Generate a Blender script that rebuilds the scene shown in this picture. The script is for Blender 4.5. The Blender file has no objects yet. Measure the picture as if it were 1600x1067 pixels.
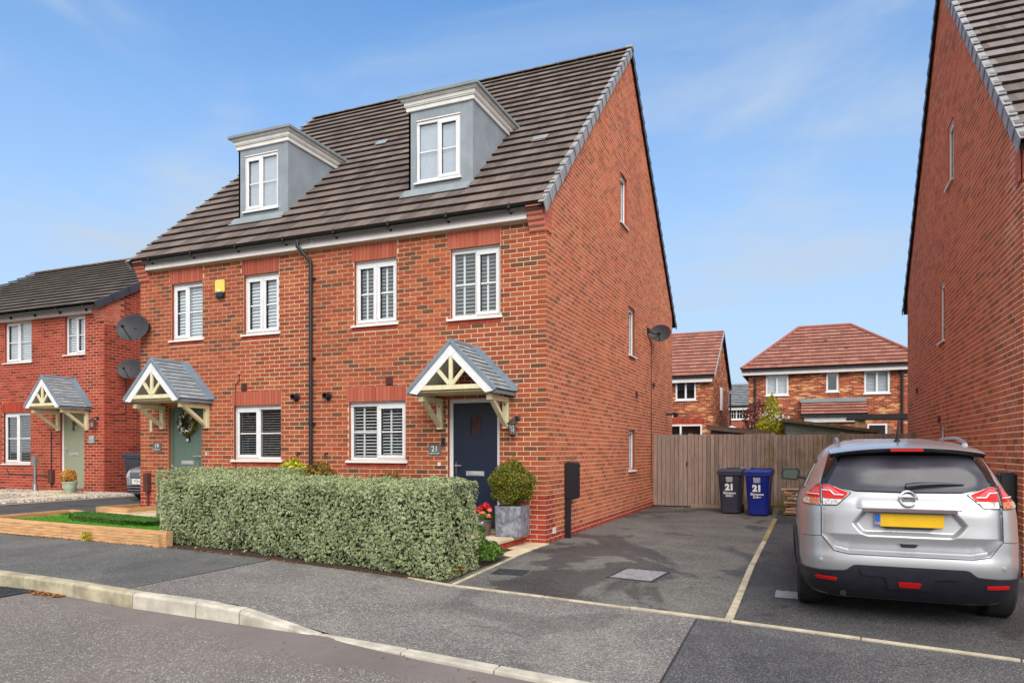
import bpy, bmesh, math, random
import numpy as np
from mathutils import Vector, Matrix
random.seed(7); rng = np.random.default_rng(7)
R = math.radians
scene = bpy.context.scene

# ------------------------------------------------------------------ camera
camd = bpy.data.cameras.new("camera"); cam = bpy.data.objects.new("camera", camd)
scene.collection.objects.link(cam); scene.camera = cam
CAM = Vector((3.71, -10.18, 1.426))
cam.location = CAM
cam.rotation_euler = (R(90), 0, R(22.77))
camd.sensor_width = 36; camd.lens = 36 * 1108 / 1600
camd.shift_y = 170.5 / 1600
camd.clip_start = 0.05; camd.clip_end = 2000

# ------------------------------------------------------------------ light
SUN_EL, SUN_AZ = 42, 148      # azimuth measured clockwise from +Y
world = bpy.data.worlds.new("World"); scene.world = world; world.use_nodes = True
wn, wl = world.node_tree.nodes, world.node_tree.links
wn.clear()
out = wn.new('ShaderNodeOutputWorld'); bg = wn.new('ShaderNodeBackground')
sky = wn.new('ShaderNodeTexSky'); sky.sky_type = 'NISHITA'; sky.sun_disc = False
sky.sun_elevation = R(SUN_EL); sky.sun_rotation = R(SUN_AZ)
sky.air_density = 1.0; sky.dust_density = 1.2; sky.ozone_density = 2.0
tc = wn.new('ShaderNodeTexCoord')
sep = wn.new('ShaderNodeSeparateXYZ'); wl.new(tc.outputs['Generated'], sep.inputs[0])
mp = wn.new('ShaderNodeMapping'); mp.inputs['Scale'].default_value = (1.0, 1.6, 3.4)
mp.inputs['Rotation'].default_value = (R(12), R(-20), R(20))
wl.new(tc.outputs['Generated'], mp.inputs[0])
nz = wn.new('ShaderNodeTexNoise'); nz.inputs['Scale'].default_value = 1.7; nz.inputs['Detail'].default_value = 7
nz.inputs['Roughness'].default_value = .55; nz.inputs['Distortion'].default_value = .5
wl.new(mp.outputs[0], nz.inputs['Vector'])
cr = wn.new('ShaderNodeMapRange'); cr.interpolation_type = 'SMOOTHSTEP'
cr.inputs[1].default_value = .42; cr.inputs[2].default_value = .76; cr.inputs[4].default_value = .62
wl.new(nz.outputs['Fac'], cr.inputs[0])
hz = wn.new('ShaderNodeMapRange'); hz.interpolation_type = 'SMOOTHSTEP'   # thin high cloud thickening to the horizon
hz.inputs[1].default_value = -.02; hz.inputs[2].default_value = .66; hz.inputs[3].default_value = .92; hz.inputs[4].default_value = 0.0
wl.new(sep.outputs[2], hz.inputs[0])
mx0 = wn.new('ShaderNodeMath'); mx0.operation = 'MAXIMUM'
ad = wn.new('ShaderNodeMath'); ad.operation = 'ADD'; ad.use_clamp = True
wl.new(cr.outputs[0], ad.inputs[0]); wl.new(hz.outputs[0], ad.inputs[1])
tint = wn.new('ShaderNodeMix'); tint.data_type = 'RGBA'; tint.blend_type = 'MULTIPLY'
tint.inputs[0].default_value = 1.0; tint.inputs[7].default_value = (.62, 1.0, 1.24, 1)
wl.new(sky.outputs[0], tint.inputs[6])
cm = wn.new('ShaderNodeMix'); cm.data_type = 'RGBA'
cm.inputs[7].default_value = (2.75, 3.35, 4.15, 1)
wl.new(ad.outputs[0], cm.inputs[0]); wl.new(tint.outputs[2], cm.inputs[6])
# unseen white cloud veil, added overhead and behind the viewer to offset blue light
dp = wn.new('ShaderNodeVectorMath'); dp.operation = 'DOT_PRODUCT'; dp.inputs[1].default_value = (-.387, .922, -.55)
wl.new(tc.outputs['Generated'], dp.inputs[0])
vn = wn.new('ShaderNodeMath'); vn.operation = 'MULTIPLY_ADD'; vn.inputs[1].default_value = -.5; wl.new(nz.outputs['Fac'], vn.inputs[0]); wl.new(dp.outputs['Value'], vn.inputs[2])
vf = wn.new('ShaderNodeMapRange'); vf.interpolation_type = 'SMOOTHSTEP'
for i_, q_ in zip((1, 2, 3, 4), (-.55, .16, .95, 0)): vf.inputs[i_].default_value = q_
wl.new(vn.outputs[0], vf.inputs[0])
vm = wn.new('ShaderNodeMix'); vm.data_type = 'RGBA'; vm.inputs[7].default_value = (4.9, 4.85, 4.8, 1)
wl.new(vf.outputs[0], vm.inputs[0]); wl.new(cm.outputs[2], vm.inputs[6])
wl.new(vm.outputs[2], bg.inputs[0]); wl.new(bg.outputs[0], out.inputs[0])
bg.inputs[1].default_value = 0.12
sd = bpy.data.lights.new("sun", 'SUN'); so = bpy.data.objects.new("sun", sd)
scene.collection.objects.link(so)
sd.energy = 2.2; sd.angle = R(50); sd.color = (1.0, .95, .87)
az = R(SUN_AZ)
sdir = Vector((math.sin(az)*math.cos(R(SUN_EL)), math.cos(az)*math.cos(R(SUN_EL)), math.sin(R(SUN_EL))))
so.rotation_euler = sdir.to_track_quat('Z', 'Y').to_euler(); so.location = (0, -20, 30)
vs = scene.view_settings
vs.view_transform = 'Standard'; vs.look = 'None'; vs.exposure = 0.75; vs.gamma = 1; vs.use_curve_mapping = False
scene.render.engine = 'CYCLES'

# ------------------------------------------------------------------ materials
def srgb(r, g, b):
    f = lambda c: (c/255/12.92) if c/255 <= .04045 else ((c/255+.055)/1.055)**2.4
    return (f(r), f(g), f(b), 1)
class NT:
    def __init__(s, name):
        s.m = bpy.data.materials.new(name); s.m.use_nodes = True
        s.n = s.m.node_tree.nodes; s.l = s.m.node_tree.links
        s.p = s.n['Principled BSDF']; s.o = s.n['Material Output']
        s.pos = None
    def new(s, t, **k):
        x = s.n.new(t)
        for a, b in k.items(): setattr(x, a, b)
        return x
    def P(s):
        if s.pos is None: s.pos = s.new('ShaderNodeNewGeometry').outputs['Position']
        return s.pos
    def obj(s): return s.new('ShaderNodeTexCoord').outputs['Object']
    def scale(s, v, sc):
        m = s.new('ShaderNodeMapping'); m.inputs['Scale'].default_value = sc; s.l.new(v, m.inputs[0]); return m.outputs[0]
    def noise(s, sc, det=4, rough=.55, vec=None, dist=0):
        t = s.new('ShaderNodeTexNoise'); t.inputs['Scale'].default_value = sc
        t.inputs['Detail'].default_value = det; t.inputs['Roughness'].default_value = rough
        t.inputs['Distortion'].default_value = dist
        s.l.new(vec or s.P(), t.inputs['Vector']); return t.outputs['Fac']
    def voro(s, sc, vec=None, out='Distance', feat='F1'):
        t = s.new('ShaderNodeTexVoronoi', feature=feat); t.inputs['Scale'].default_value = sc
        s.l.new(vec or s.P(), t.inputs['Vector']); return t.outputs[out]
    def rng(s, v, a, b, c=0, d=1, smooth=True):
        t = s.new('ShaderNodeMapRange'); t.interpolation_type = 'SMOOTHSTEP' if smooth else 'LINEAR'
        for i, q in zip((1, 2, 3, 4), (a, b, c, d)): t.inputs[i].default_value = q
        s.l.new(v, t.inputs[0]); return t.outputs[0]
    def mix(s, f, a, b, mode='MIX'):
        t = s.new('ShaderNodeMix', data_type='RGBA', blend_type=mode)
        for i, q in ((0, f), (6, a), (7, b)):
            if isinstance(q, (int, float)): t.inputs[i].default_value = q
            elif isinstance(q, tuple): t.inputs[i].default_value = q if len(q) == 4 else (*q, 1)
            else: s.l.new(q, t.inputs[i])
        return t.outputs[2]
    def math(s, op, a, b=0.0, clamp=False):
        t = s.new('ShaderNodeMath', operation=op); t.use_clamp = clamp
        for i, q in ((0, a), (1, b)):
            if isinstance(q, (int, float)): t.inputs[i].default_value = q
            else: s.l.new(q, t.inputs[i])
        return t.outputs[0]
    def ramp(s, f, stops, const=False):
        t = s.new('ShaderNodeValToRGB'); e = t.color_ramp.elements
        t.color_ramp.interpolation = 'CONSTANT' if const else 'LINEAR'
        while len(e) < len(stops): e.new(.5)
        for x, (p, c) in zip(e, stops): x.position = p; x.color = c if len(c) == 4 else (*c, 1)
        s.l.new(f, t.inputs[0]); return t.outputs[0]
    def attr(s, name):
        return s.new('ShaderNodeAttribute', attribute_name=name).outputs['Fac']
    def col(s, c):
        if isinstance(c, tuple): s.p.inputs['Base Color'].default_value = c if len(c) == 4 else (*c, 1)
        else: s.l.new(c, s.p.inputs['Base Color'])
    def set(s, **k):
        for a, b in k.items():
            i = s.p.inputs[a.replace('_', ' ')]
            if isinstance(b, (int, float, tuple)): i.default_value = b
            else: s.l.new(b, i)
    def bump(s, h, st=.3, d=.01):
        t = s.new('ShaderNodeBump'); t.inputs['Strength'].default_value = st; t.inputs['Distance'].default_value = d
        s.l.new(h, t.inputs['Height']); s.l.new(t.outputs[0], s.p.inputs['Normal'])
M = {}
def plain(name, c, rough=.5, metal=0, var=.12, nsc=9, bump=0, spec=None, stain=0):
    t = NT(name)
    n = t.noise(nsc, 5)
    c2 = tuple(x*(1-var*1.6) for x in c[:3]); c1 = tuple(min(1, x*(1+var)) for x in c[:3])
    cc = t.mix(t.rng(n, .3, .7), c2, c1)
    if stain:
        cc = t.mix(t.rng(t.noise(3.1, 6, .65), .52, .75, 0, stain), cc, (.10, .09, .06, 1))
    t.col(cc); t.set(Roughness=rough, Metallic=metal)
    if spec is not None: t.p.inputs['Specular IOR Level'].default_value = spec
    if bump: t.bump(t.noise(nsc*14, 3), bump, .004)
    M[name] = t.m; return t.m
def brick_mat(name, stops, lo=(.92, .92, .92), hi=(1.05, 1.03, 1.0), k=1.0):
    stops = [(p, tuple(x*k for x in c[:3])+(1,)) for p, c in stops]
    t = NT(name); a = t.attr('tint')
    c = t.ramp(a, stops, False)
    big = t.noise(.45, 3)
    c = t.mix(1.0, c, t.mix(t.rng(big, .35, .65), (*lo, 1), (*hi, 1)), 'MULTIPLY')
    gr = t.noise(55, 4, .7)
    c = t.mix(t.rng(gr, .25, .75, .0, .3), c, t.mix(1.0, c, (.55, .5, .5, 1), 'MULTIPLY'))
    st = t.noise(9, 4, .6, vec=t.scale(t.P(), (1, 1, 2.2)))
    c = t.mix(t.rng(st, .58, .85, 0, .22), c, (.36, .27, .21, 1))
    t.col(c); t.set(Roughness=.88, Specular_IOR_Level=.25)
    t.bump(gr, .5, .004); M[name] = t.m
BR = lambda r, g, b: srgb(r, g, b)
brick_mat('brick_orange', [(0, BR(120, 84, 64)), (.08, BR(138, 86, 62)), (.18, BR(158, 88, 62)), (.30, BR(172, 90, 62)), (.5, BR(186, 93, 63)), (.7, BR(190, 101, 68)), (.86, BR(200, 114, 74)), (1, BR(176, 78, 54))], (.90, .88, .90), (1.06, 1.04, 1.0), .80)
brick_mat('brick_gable_lit', [(0, BR(150, 94, 64)), (.12, BR(170, 96, 64)), (.3, BR(190, 106, 74)), (.6, BR(202, 112, 77)), (.85, BR(206, 126, 88)), (1, BR(184, 86, 58))], (.93, .91, .92), (1.05, 1.03, 1.0), 1.02)  # same brick as the front, colour lightened to make up for weak gable light
brick_mat('brick_red', [(0, BR(134, 66, 54)), (.10, BR(156, 66, 52)), (.25, BR(184, 78, 60)), (.6, BR(196, 84, 64)), (1, BR(204, 98, 76))], (.9,.88,.9), (1.05,1.03,1.0), .72)
brick_mat('brick_plinth', [(0, BR(170, 66, 54)), (.5, BR(184, 76, 58)), (1, BR(194, 86, 66))], k=.85)
brick_mat('brick_soldier', [(0, BR(180, 94, 76)), (.5, BR(192, 104, 84)), (1, BR(202, 116, 94))], (.94, .94, .94), (1.04, 1.0, 1.0), .85)
brick_mat('brick_corbel', [(0, BR(196, 112, 94)), (.5, BR(204, 120, 100)), (1, BR(210, 128, 108))], (.96, .96, .96), (1.04, 1.0, 1.0))
def mortar(name, c, dark):
    t = NT(name); n = t.noise(30, 5)
    t.col(t.mix(t.rng(t.noise(1.3, 4), .3, .7), t.mix(n, dark, c), c)); t.set(Roughness=.95, Specular_IOR_Level=.1)
    t.bump(n, .5, .004); M[name] = t.m
mortar('mortar', srgb(222, 198, 172), srgb(190, 162, 134))
mortar('mortar_red', srgb(214, 172, 150), srgb(180, 132, 112))
mortar('mortar_lit', srgb(240, 218, 198), srgb(214, 186, 162))  # mortar copy with a lighter colour, offsetting the shade on the gables
def far_brick(name, stops):
    t = NT(name)
    b = t.new('ShaderNodeTexBrick'); b.offset = .5
    v = t.new('ShaderNodeCombineXYZ'); sp = t.new('ShaderNodeSeparateXYZ'); t.l.new(t.P(), sp.inputs[0])
    t.l.new(t.math('ADD', sp.outputs[0], sp.outputs[1]), v.inputs[0]); t.l.new(sp.outputs[2], v.inputs[1])
    t.l.new(v.outputs[0], b.inputs['Vector'])
    b.inputs['Scale'].default_value = 1; b.inputs['Brick Width'].default_value = .225; b.inputs['Row Height'].default_value = .075
    b.inputs['Mortar Size'].default_value = .006; b.inputs['Mortar Smooth'].default_value = .1
    b.inputs['Color1'].default_value = (0, 0, 0, 1); b.inputs['Color2'].default_value = (1, 1, 1, 1)
    b.inputs['Mortar'].default_value = (.5, .5, .5, 1)
    s2 = t.new('ShaderNodeMapping'); s2.inputs['Scale'].default_value = (1.6, 1, 13.3); t.l.new(t.P(), s2.inputs[0])
    w = t.noise(1.2, 3, .8, vec=s2.outputs[0])
    f = t.math('ADD', t.math('MULTIPLY', b.outputs['Color'], .45), t.math('MULTIPLY', t.rng(w, .3, .7), .55))
    c = t.ramp(f, stops)
    t.col(t.mix(b.outputs['Fac'], c, srgb(176, 140, 112))); t.set(Roughness=.9, Specular_IOR_Level=.2)
    t.bump(b.outputs['Fac'], -.6, .008); M[name] = t.m
far_brick('brick_blend', [(0, BR(60, 42, 42)), (.28, BR(104, 56, 46)), (.38, BR(150, 66, 50)), (.58, BR(168, 78, 56)), (.68, BR(178, 96, 70)), (.75, BR(214, 166, 106)), (.86, BR(222, 186, 136)), (1, BR(170, 120, 104))])
far_brick('brick_distant', [(0, BR(120, 60, 48)), (.5, BR(158, 74, 56)), (1, BR(176, 92, 68))])
def tile_mat(name, c1, c2, c3, moss=True):
    t = NT(name); a = t.attr('tint')
    c = t.ramp(a, [(0, c1), (.5, c2), (1, c3)])
    c = t.mix(t.rng(t.noise(3.0, 5, .65, vec=t.scale(t.P(), (3.2, .6, .6))), .42, .74, 0, .34), c, srgb(158, 146, 138))
    c = t.mix(t.rng(t.noise(60, 3, .7), .3, .8, 0, .5), c, srgb(70, 62, 60))
    c = t.mix(t.rng(t.voro(26), .0, .16, .8, 0), c, srgb(188, 182, 160))
    if moss:
        v = t.attr('edge'); m = t.math('ADD', v, t.math('MULTIPLY', t.noise(7, 5, .7), .9))
        m = t.rng(m, 1.16, 1.46)
        mc = t.mix(t.noise(20, 3), srgb(84, 74, 40), srgb(132, 112, 58))
        c = t.mix(t.math('MULTIPLY', m, .85), c, mc)
    t.col(c); t.set(Roughness=.85, Specular_IOR_Level=.3); t.bump(t.noise(70, 4, .7), .6, .005); M[name] = t.m
tile_mat('roof_tile_brown', srgb(88, 76, 76), srgb(110, 96, 94), srgb(126, 112, 108))
tile_mat('roof_tile_grey', srgb(74, 68, 66), srgb(90, 82, 78), srgb(104, 96, 90))
tile_mat('roof_tile_mauve', srgb(96, 86, 84), srgb(118, 108, 110), srgb(140, 133, 138))
tile_mat('roof_tile_red', srgb(148, 88, 76), srgb(164, 102, 88), srgb(178, 116, 98), False)
tile_mat('roof_tile_slate', srgb(110, 118, 124), srgb(126, 134, 140), srgb(140, 148, 154), False)
tile_mat('canopy_tile', srgb(132, 144, 154), srgb(148, 160, 170), srgb(162, 174, 184), False)
plain('tile_butt', srgb(50, 44, 38), .95, var=.35, nsc=6)
plain('felt', (.03, .028, .025), .9)
plain('verge_grey', srgb(150, 152, 158), .6, var=.15, nsc=5, bump=.3)
plain('verge_dark', srgb(62, 64, 76), .5)
plain('ridge_clay', srgb(112, 102, 90), .8, var=.3, nsc=6, bump=.4, stain=.6)
plain('ridge_red', srgb(150, 88, 76), .8)
plain('upvc', srgb(226, 228, 232), .35, var=.03)
plain('upvc_dirty', srgb(232, 232, 230), .45, var=.05, stain=.16, nsc=4)
plain('fascia_white', srgb(232, 228, 230), .4, var=.04, nsc=3)
plain('soffit', srgb(206, 190, 160), .6, var=.06)
plain('cream_wood', srgb(222, 214, 178), .5, var=.06, stain=.2)
plain('black_plastic', srgb(34, 36, 42), .4, var=.2)
plain('black_metal', srgb(30, 33, 40), .35)
plain('rubber', (.018, .018, .018), .8, bump=.4)
plain('dark_grey', srgb(46, 47, 54), .6)
plain('render_blue', srgb(142, 152, 162), .75, var=.07, nsc=3, bump=.25, stain=.1)
plain('lead_grey', srgb(132, 142, 148), .55, var=.08, nsc=4)
plain('lead_blue', srgb(118, 134, 148), .5, var=.1, nsc=4)
plain('door_navy', srgb(24, 35, 58), .38, var=.12, nsc=30, bump=.25)
plain('door_sage', srgb(92, 114, 106), .45, var=.05, nsc=20)
plain('door_pale', srgb(142, 150, 128), .5, var=.05, nsc=20)
plain('chrome', (.7, .7, .72), .18, 1, var=.02)
plain('garnish', srgb(132, 118, 122), .25, .5, var=.05)
plain('letter_metal', srgb(184, 186, 188), .35, .3)
plain('mirror', (.32,.38,.40), .03, 1, var=0)
plain('steel', (.45, .45, .46), .35, .9)
plain('yellow_box', srgb(232, 208, 104), .4, var=.05)
plain('slate_sign', srgb(96, 106, 112), .5)
plain('white_paint', srgb(236, 236, 234), .5, var=.02)
plain('kerb', srgb(190, 184, 172), .85, var=.16, nsc=5, bump=.5, stain=.45)
plain('kerb_old', srgb(172, 164, 140), .85, var=.22, nsc=5, bump=.5, stain=.6)
plain('edging', srgb(184, 174, 152), .85, var=.16, nsc=7, bump=.4, stain=.35)
plain('edging_old', srgb(150, 138, 92), .9, var=.3, nsc=9, bump=.4, stain=.7)
plain('sandstone', srgb(206, 188, 158), .85, var=.12, nsc=4, bump=.3, stain=.2)
plain('blind', srgb(226, 230, 236), .5, var=.03)
plain('shutter', srgb(240, 242, 244), .45, var=.03)
plain('curtain', srgb(206, 214, 222), .8, var=.05)
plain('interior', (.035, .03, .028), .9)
plain('bin_black', srgb(58, 58, 74), .45, var=.08, bump=.2)
plain('bin_blue', srgb(22, 40, 138), .4, var=.08)
plain('bin_grey', srgb(62, 68, 84), .45, var=.08, bump=.2)
plain('pale_pot', srgb(170, 186, 164), .6)
plain('brown_pot', srgb(98, 84, 78), .6)
plain('iron', srgb(146, 146, 150), .6, .1, var=.15, nsc=20, bump=.4)
plain('iron_dark', srgb(60, 62, 70), .6, .2, var=.2, nsc=20, bump=.4)
plain('shed_brown', srgb(104, 86, 80), .7)
plain('shed_edge', srgb(112, 98, 74), .9, var=.3, nsc=12, stain=.5)
plain('deck_black', srgb(30, 30, 38), .7)
plain('red_lens', srgb(190, 18, 22), .12, var=.03)
plain('pink_lens', srgb(206, 84, 96), .12, var=.1, nsc=30)
plain('clear_lens', srgb(200, 198, 196), .12, var=.35, nsc=60)
plain('amber_lens', srgb(206, 120, 84), .15, var=.3, nsc=60)
plain('plate_yellow', srgb(226, 180, 20), .4, var=.04)
plain('plate_blue', srgb(30, 96, 190), .4, var=.02)
plain('flower_red', srgb(204, 24, 40), .6)
plain('flower_pink', srgb(226, 128, 112), .6)
plain('flower_white', srgb(226, 226, 236), .6)
plain('plastic_white', srgb(214, 214, 212), .4)
plain('soil', srgb(62, 46, 36), .95, var=.4, nsc=25, bump=.9)
plain('dead_leaf', srgb(158, 98, 46), .8, var=.4, nsc=30)
plain('clay_vent', srgb(84, 50, 44), .8)
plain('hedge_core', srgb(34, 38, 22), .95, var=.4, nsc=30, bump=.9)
plain('bark', srgb(82, 66, 50), .9, var=.3, nsc=20)
def wood(name, c, axis, var=.2, green=0, groove=True):
    t = NT(name); a = t.attr('tint')
    sc = {'x': (1.2, 22, 22), 'y': (22, 1.2, 22), 'z': (22, 22, 1.2)}[axis]
    n = t.noise(2.2, 6, .65, vec=t.scale(t.P(), sc), dist=.4)
    d = tuple(x*.52 for x in c[:3])
    cc = t.mix(t.rng(n, .3, .75), c, (*d, 1))
    cc = t.mix(1.0, cc, t.ramp(a, [(0, (.78, .78, .80, 1)), (.5, (1.0, .98, .97, 1)), (1, (1.22, 1.18, 1.14, 1))]), 'MULTIPLY')
    kn = t.voro(3.3, vec=t.scale(t.P(), tuple(q if q < 2 else 4.2 for q in sc)))
    cc = t.mix(t.rng(kn, .02, .10, .8, 0), cc, (*[x*.25 for x in c[:3]], 1))
    if green:
        zz = t.new('ShaderNodeSeparateXYZ'); t.l.new(t.P(), zz.inputs[0])
        g = t.math('ADD', t.rng(t.noise(1.6, 5, .7), .42, .7), t.rng(zz.outputs[2], .55, .0))
        g = t.math('MULTIPLY', g, t.rng(zz.outputs[0], 1.2, 2.9, .15, 1))
        cc = t.mix(t.math('MULTIPLY', g, green, True), cc, srgb(104, 98, 44))
    t.col(cc); t.set(Roughness=.85, Specular_IOR_Level=.2); t.bump(n, .45, .006); M[name] = t.m
wood('fence_wood', srgb(172, 153, 144), 'z', green=.55)
wood('fence_wood_grey', srgb(166, 148, 140), 'z', green=.15)
wood('sleeper_x', srgb(208, 166, 122), 'x')
wood('sleeper_y', srgb(206, 160, 114), 'y')
wood('shed_teal', srgb(128, 142, 130), 'x')
wood('pale_plank', srgb(196, 160, 132), 'x')
wood('rail_wood', srgb(170, 138, 92), 'x')
def tarmac(name, c1, c2, sp, sc=110, wet=.0, seed=0, rough=.85):
    t = NT(name); 
    v = t.new('ShaderNodeMapping'); v.inputs['Location'].default_value = (seed*3.1, seed*7.7, 0); t.l.new(t.P(), v.inputs[0])
    vec = v.outputs[0]
    vd = t.voro(sc, vec, 'Color'); s1 = t.new('ShaderNodeSeparateColor'); t.l.new(vd, s1.inputs[0])
    big = t.noise(.7, 6, .6, vec, .6)
    c = t.mix(t.rng(big, .3, .7), c1, c2)
    c = t.mix(t.rng(s1.outputs[0], .55, 1.0, 0, .75), c, sp)
    c = t.mix(t.rng(s1.outputs[1], .6, 1, 0, .7), c, tuple(x*.4 for x in c1[:3])+(1,))
    c = t.mix(t.rng(t.noise(6, 5, .7, vec), .35, .75, 0, .3), c, tuple(x*.6 for x in c1[:3])+(1,))
    rr = rough
    if wet:
        w = t.noise(.55, 5, .55, t.scale(vec, (1.0, .8, 1)), 1.2)
        w = t.rng(t.math('ADD', w, t.math('MULTIPLY', t.noise(5, 4, .7, vec), .10)), .56, .625, 0, wet)
        c = t.mix(w, c, t.mix(1.0, c, (.36, .37, .40, 1), 'MULTIPLY'))
        rr = t.rng(w, 0, 1, rough, .5, False)
    t.col(c); t.set(Roughness=rr, Specular_IOR_Level=.35)
    h = t.math('ADD', t.voro(sc, vec), t.math('MULTIPLY', t.noise(sc*1.7, 2, .5, vec), .4))
    t.bump(h, .7, .006); M[name] = t.m
tarmac('tarmac_pavement', srgb(102, 99, 99), srgb(132, 128, 126), srgb(180, 175, 170), 95, .45, 1)
tarmac('tarmac_pavement_dark', srgb(88, 89, 91), srgb(108, 108, 109), srgb(146, 145, 142), 120, .3, 2)
tarmac('tarmac_new', srgb(70, 70, 75), srgb(90, 89, 93), srgb(140, 138, 138), 120, .3, 3)
tarmac('tarmac_drive', srgb(80, 80, 81), srgb(114, 112, 108), srgb(156, 153, 146), 110, .80, 4)
tarmac('tarmac_drive_dark', srgb(62, 62, 66), srgb(80, 80, 82), srgb(120, 118, 116), 110, .6, 5)
def road_mat():
    t = NT('road_surface')
    vec = t.P()
    v = t.new('ShaderNodeTexVoronoi', feature='F1'); v.inputs['Scale'].default_value = 84; v.inputs['Randomness'].default_value = 1
    wv = t.scale(vec, (1, 1, 1)); t.l.new(wv, v.inputs['Vector'])
    s1 = t.new('ShaderNodeSeparateColor'); t.l.new(v.outputs['Color'], s1.inputs[0])
    base = t.mix(t.rng(t.noise(.9, 5, .6), .3, .7), srgb(108, 101, 100), srgb(126, 118, 116))
    base = t.mix(t.rng(t.noise(40, 4, .7), .3, .8, 0, .5), base, srgb(110, 100, 100))
    sp = t.new('ShaderNodeSeparateXYZ'); t.l.new(vec, sp.inputs[0])
    d = t.math('ADD', sp.outputs[1], t.math('MULTIPLY', sp.outputs[0], .12))     # distance from the kerb
    m = t.rng(t.math('ADD', d, t.math('MULTIPLY', t.noise(1.1, 5, .7), .9)), -5.55, -5.2, 1, 0)
    dens = t.math('MULTIPLY', t.rng(t.noise(2.0, 5, .7), .32, .62, .55, 1), m)
    chip = t.math('MULTIPLY', t.rng(s1.outputs[0], .28, .36), t.rng(v.outputs['Distance'], .45, .58, 1, 0))
    chip = t.math('MULTIPLY', chip, dens)
    cc = t.ramp(s1.outputs[1], [(0, srgb(66, 68, 64)), (.3, srgb(108, 108, 103)), (.7, srgb(142, 142, 135)), (1, srgb(196, 192, 184))])
    c = t.mix(chip, base, cc)
    pit = t.rng(t.noise(1.4, 6, .7, dist=.8), .60, .70, 0, .55)
    c = t.mix(t.math('MULTIPLY', pit, t.rng(s1.outputs[2], .3, .6)), c, srgb(82, 86, 88))
    t.col(c); t.set(Roughness=.8, Specular_IOR_Level=.3)
    t.bump(t.math('ADD', t.math('MULTIPLY', chip, .8), t.noise(60, 3)), .8, .006); M['road_surface'] = t.m
road_mat()
def ground_mat():
    t = NT('ground_far'); t.col(t.mix(t.noise(.3, 6), srgb(70, 78, 48), srgb(96, 96, 70))); t.set(Roughness=.95); M['ground_far'] = t.m
ground_mat()
def leaf_mat(name, centre, rim=None, dark=None, rimpos=.30, trans=.25, rough=.5):
    t = NT(name); a = t.attr('tint')
    c = t.ramp(a, [(0, dark or tuple(x*.55 for x in centre[:3])+(1,)), (.55, centre), (1, tuple(min(1, x*1.5) for x in centre[:3])+(1,))])
    if rim:
        uv = t.new('ShaderNodeUVMap').outputs[0]; sp = t.new('ShaderNodeSeparateXYZ'); t.l.new(uv, sp.inputs[0])
        d = t.math('ADD', t.math('ABSOLUTE', t.math('SUBTRACT', sp.outputs[0], .5)), t.math('MULTIPLY', t.math('ABSOLUTE', t.math('SUBTRACT', sp.outputs[1], .5)), .8))
        c = t.mix(t.rng(d, rimpos, rimpos+.08), c, t.mix(a, tuple(x*.7 for x in rim[:3])+(1,), rim))
    t.col(c); t.set(Roughness=rough, Specular_IOR_Level=.4)
    tr = t.new('ShaderNodeBsdfTranslucent'); ms = t.new('ShaderNodeMixShader'); ms.inputs[0].default_value = trans
    if not isinstance(c, tuple): t.l.new(c, tr.inputs[0])
    t.l.new(t.p.outputs[0], ms.inputs[1]); t.l.new(tr.outputs[0], ms.inputs[2]); t.l.new(ms.outputs[0], t.o.inputs[0])
    M[name] = t.m
leaf_mat('leaf_variegated', srgb(72, 102, 46), srgb(228, 236, 188), srgb(24, 38, 14), .30, .12, .4)
leaf_mat('leaf_box', srgb(120, 122, 38), None, srgb(60, 70, 22))
leaf_mat('leaf_green', srgb(84, 122, 40), None, srgb(44, 72, 26))
leaf_mat('leaf_lime', srgb(192, 190, 50), None, srgb(130, 134, 34))
leaf_mat('leaf_bronze', srgb(126, 104, 36), None, srgb(74, 68, 28))
leaf_mat('leaf_purple', srgb(112, 58, 58), None, srgb(66, 36, 38))
leaf_mat('leaf_gold', srgb(206, 150, 60), None, srgb(150, 110, 50))
leaf_mat('grass', srgb(96, 156, 44), None, srgb(58, 112, 30))
leaf_mat('grass_dark', srgb(72, 116, 34), None, srgb(44, 78, 24))
def glass(name, refl, tintc=(.80, .86, .86, 1), rough=.02):
    t = NT(name)
    tr = t.new('ShaderNodeBsdfTransparent'); tr.inputs[0].default_value = tintc
    gl = t.new('ShaderNodeBsdfGlossy'); gl.inputs['Roughness'].default_value = rough; gl.inputs[0].default_value = (.95, .97, 1, 1)
    fr = t.new('ShaderNodeFresnel')      # same reflectance from either face of the thin pane
    t.l.new(t.math('SUBTRACT', 1.5, t.math('MULTIPLY', t.new('ShaderNodeNewGeometry').outputs['Backfacing'], .8333)), fr.inputs[0])
    f = t.math('ADD', t.math('MULTIPLY', fr.outputs[0], 1.2), refl, True)
    ms = t.new('ShaderNodeMixShader'); t.l.new(f, ms.inputs[0]); t.l.new(tr.outputs[0], ms.inputs[1]); t.l.new(gl.outputs[0], ms.inputs[2])
    t.l.new(ms.outputs[0], t.o.inputs[0]); M[name] = t.m
glass('glass', .04, (.94, .965, .97, 1)); glass('glass_frosted', .16, (.92, .95, .97, 1), .15); glass('lamp_glass', .15)
t = NT('car_glass'); t.col(t.mix(t.rng(t.noise(2.2, 4, .5, dist=.6), .35, .7), (.045, .045, .06, 1), (.085, .085, .11, 1))); t.set(Roughness=.20, Specular_IOR_Level=.36); M['car_glass'] = t.m
t = NT('car_glass_dark'); t.col((.008, .008, .012)); t.set(Roughness=.06); M['car_glass_dark'] = t.m
def paint(name, c):
    c = tuple(x*.80 for x in c[:3])+(1,)
    t = NT(name); t.col(t.mix(t.rng(t.noise(900, 1), .4, .7, 0, .25), c, tuple(min(1, x*1.4) for x in c[:3])+(1,)))
    t.set(Metallic=.55, Roughness=.34, Coat_Weight=.8, Coat_Roughness=.14); M[name] = t.m
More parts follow.
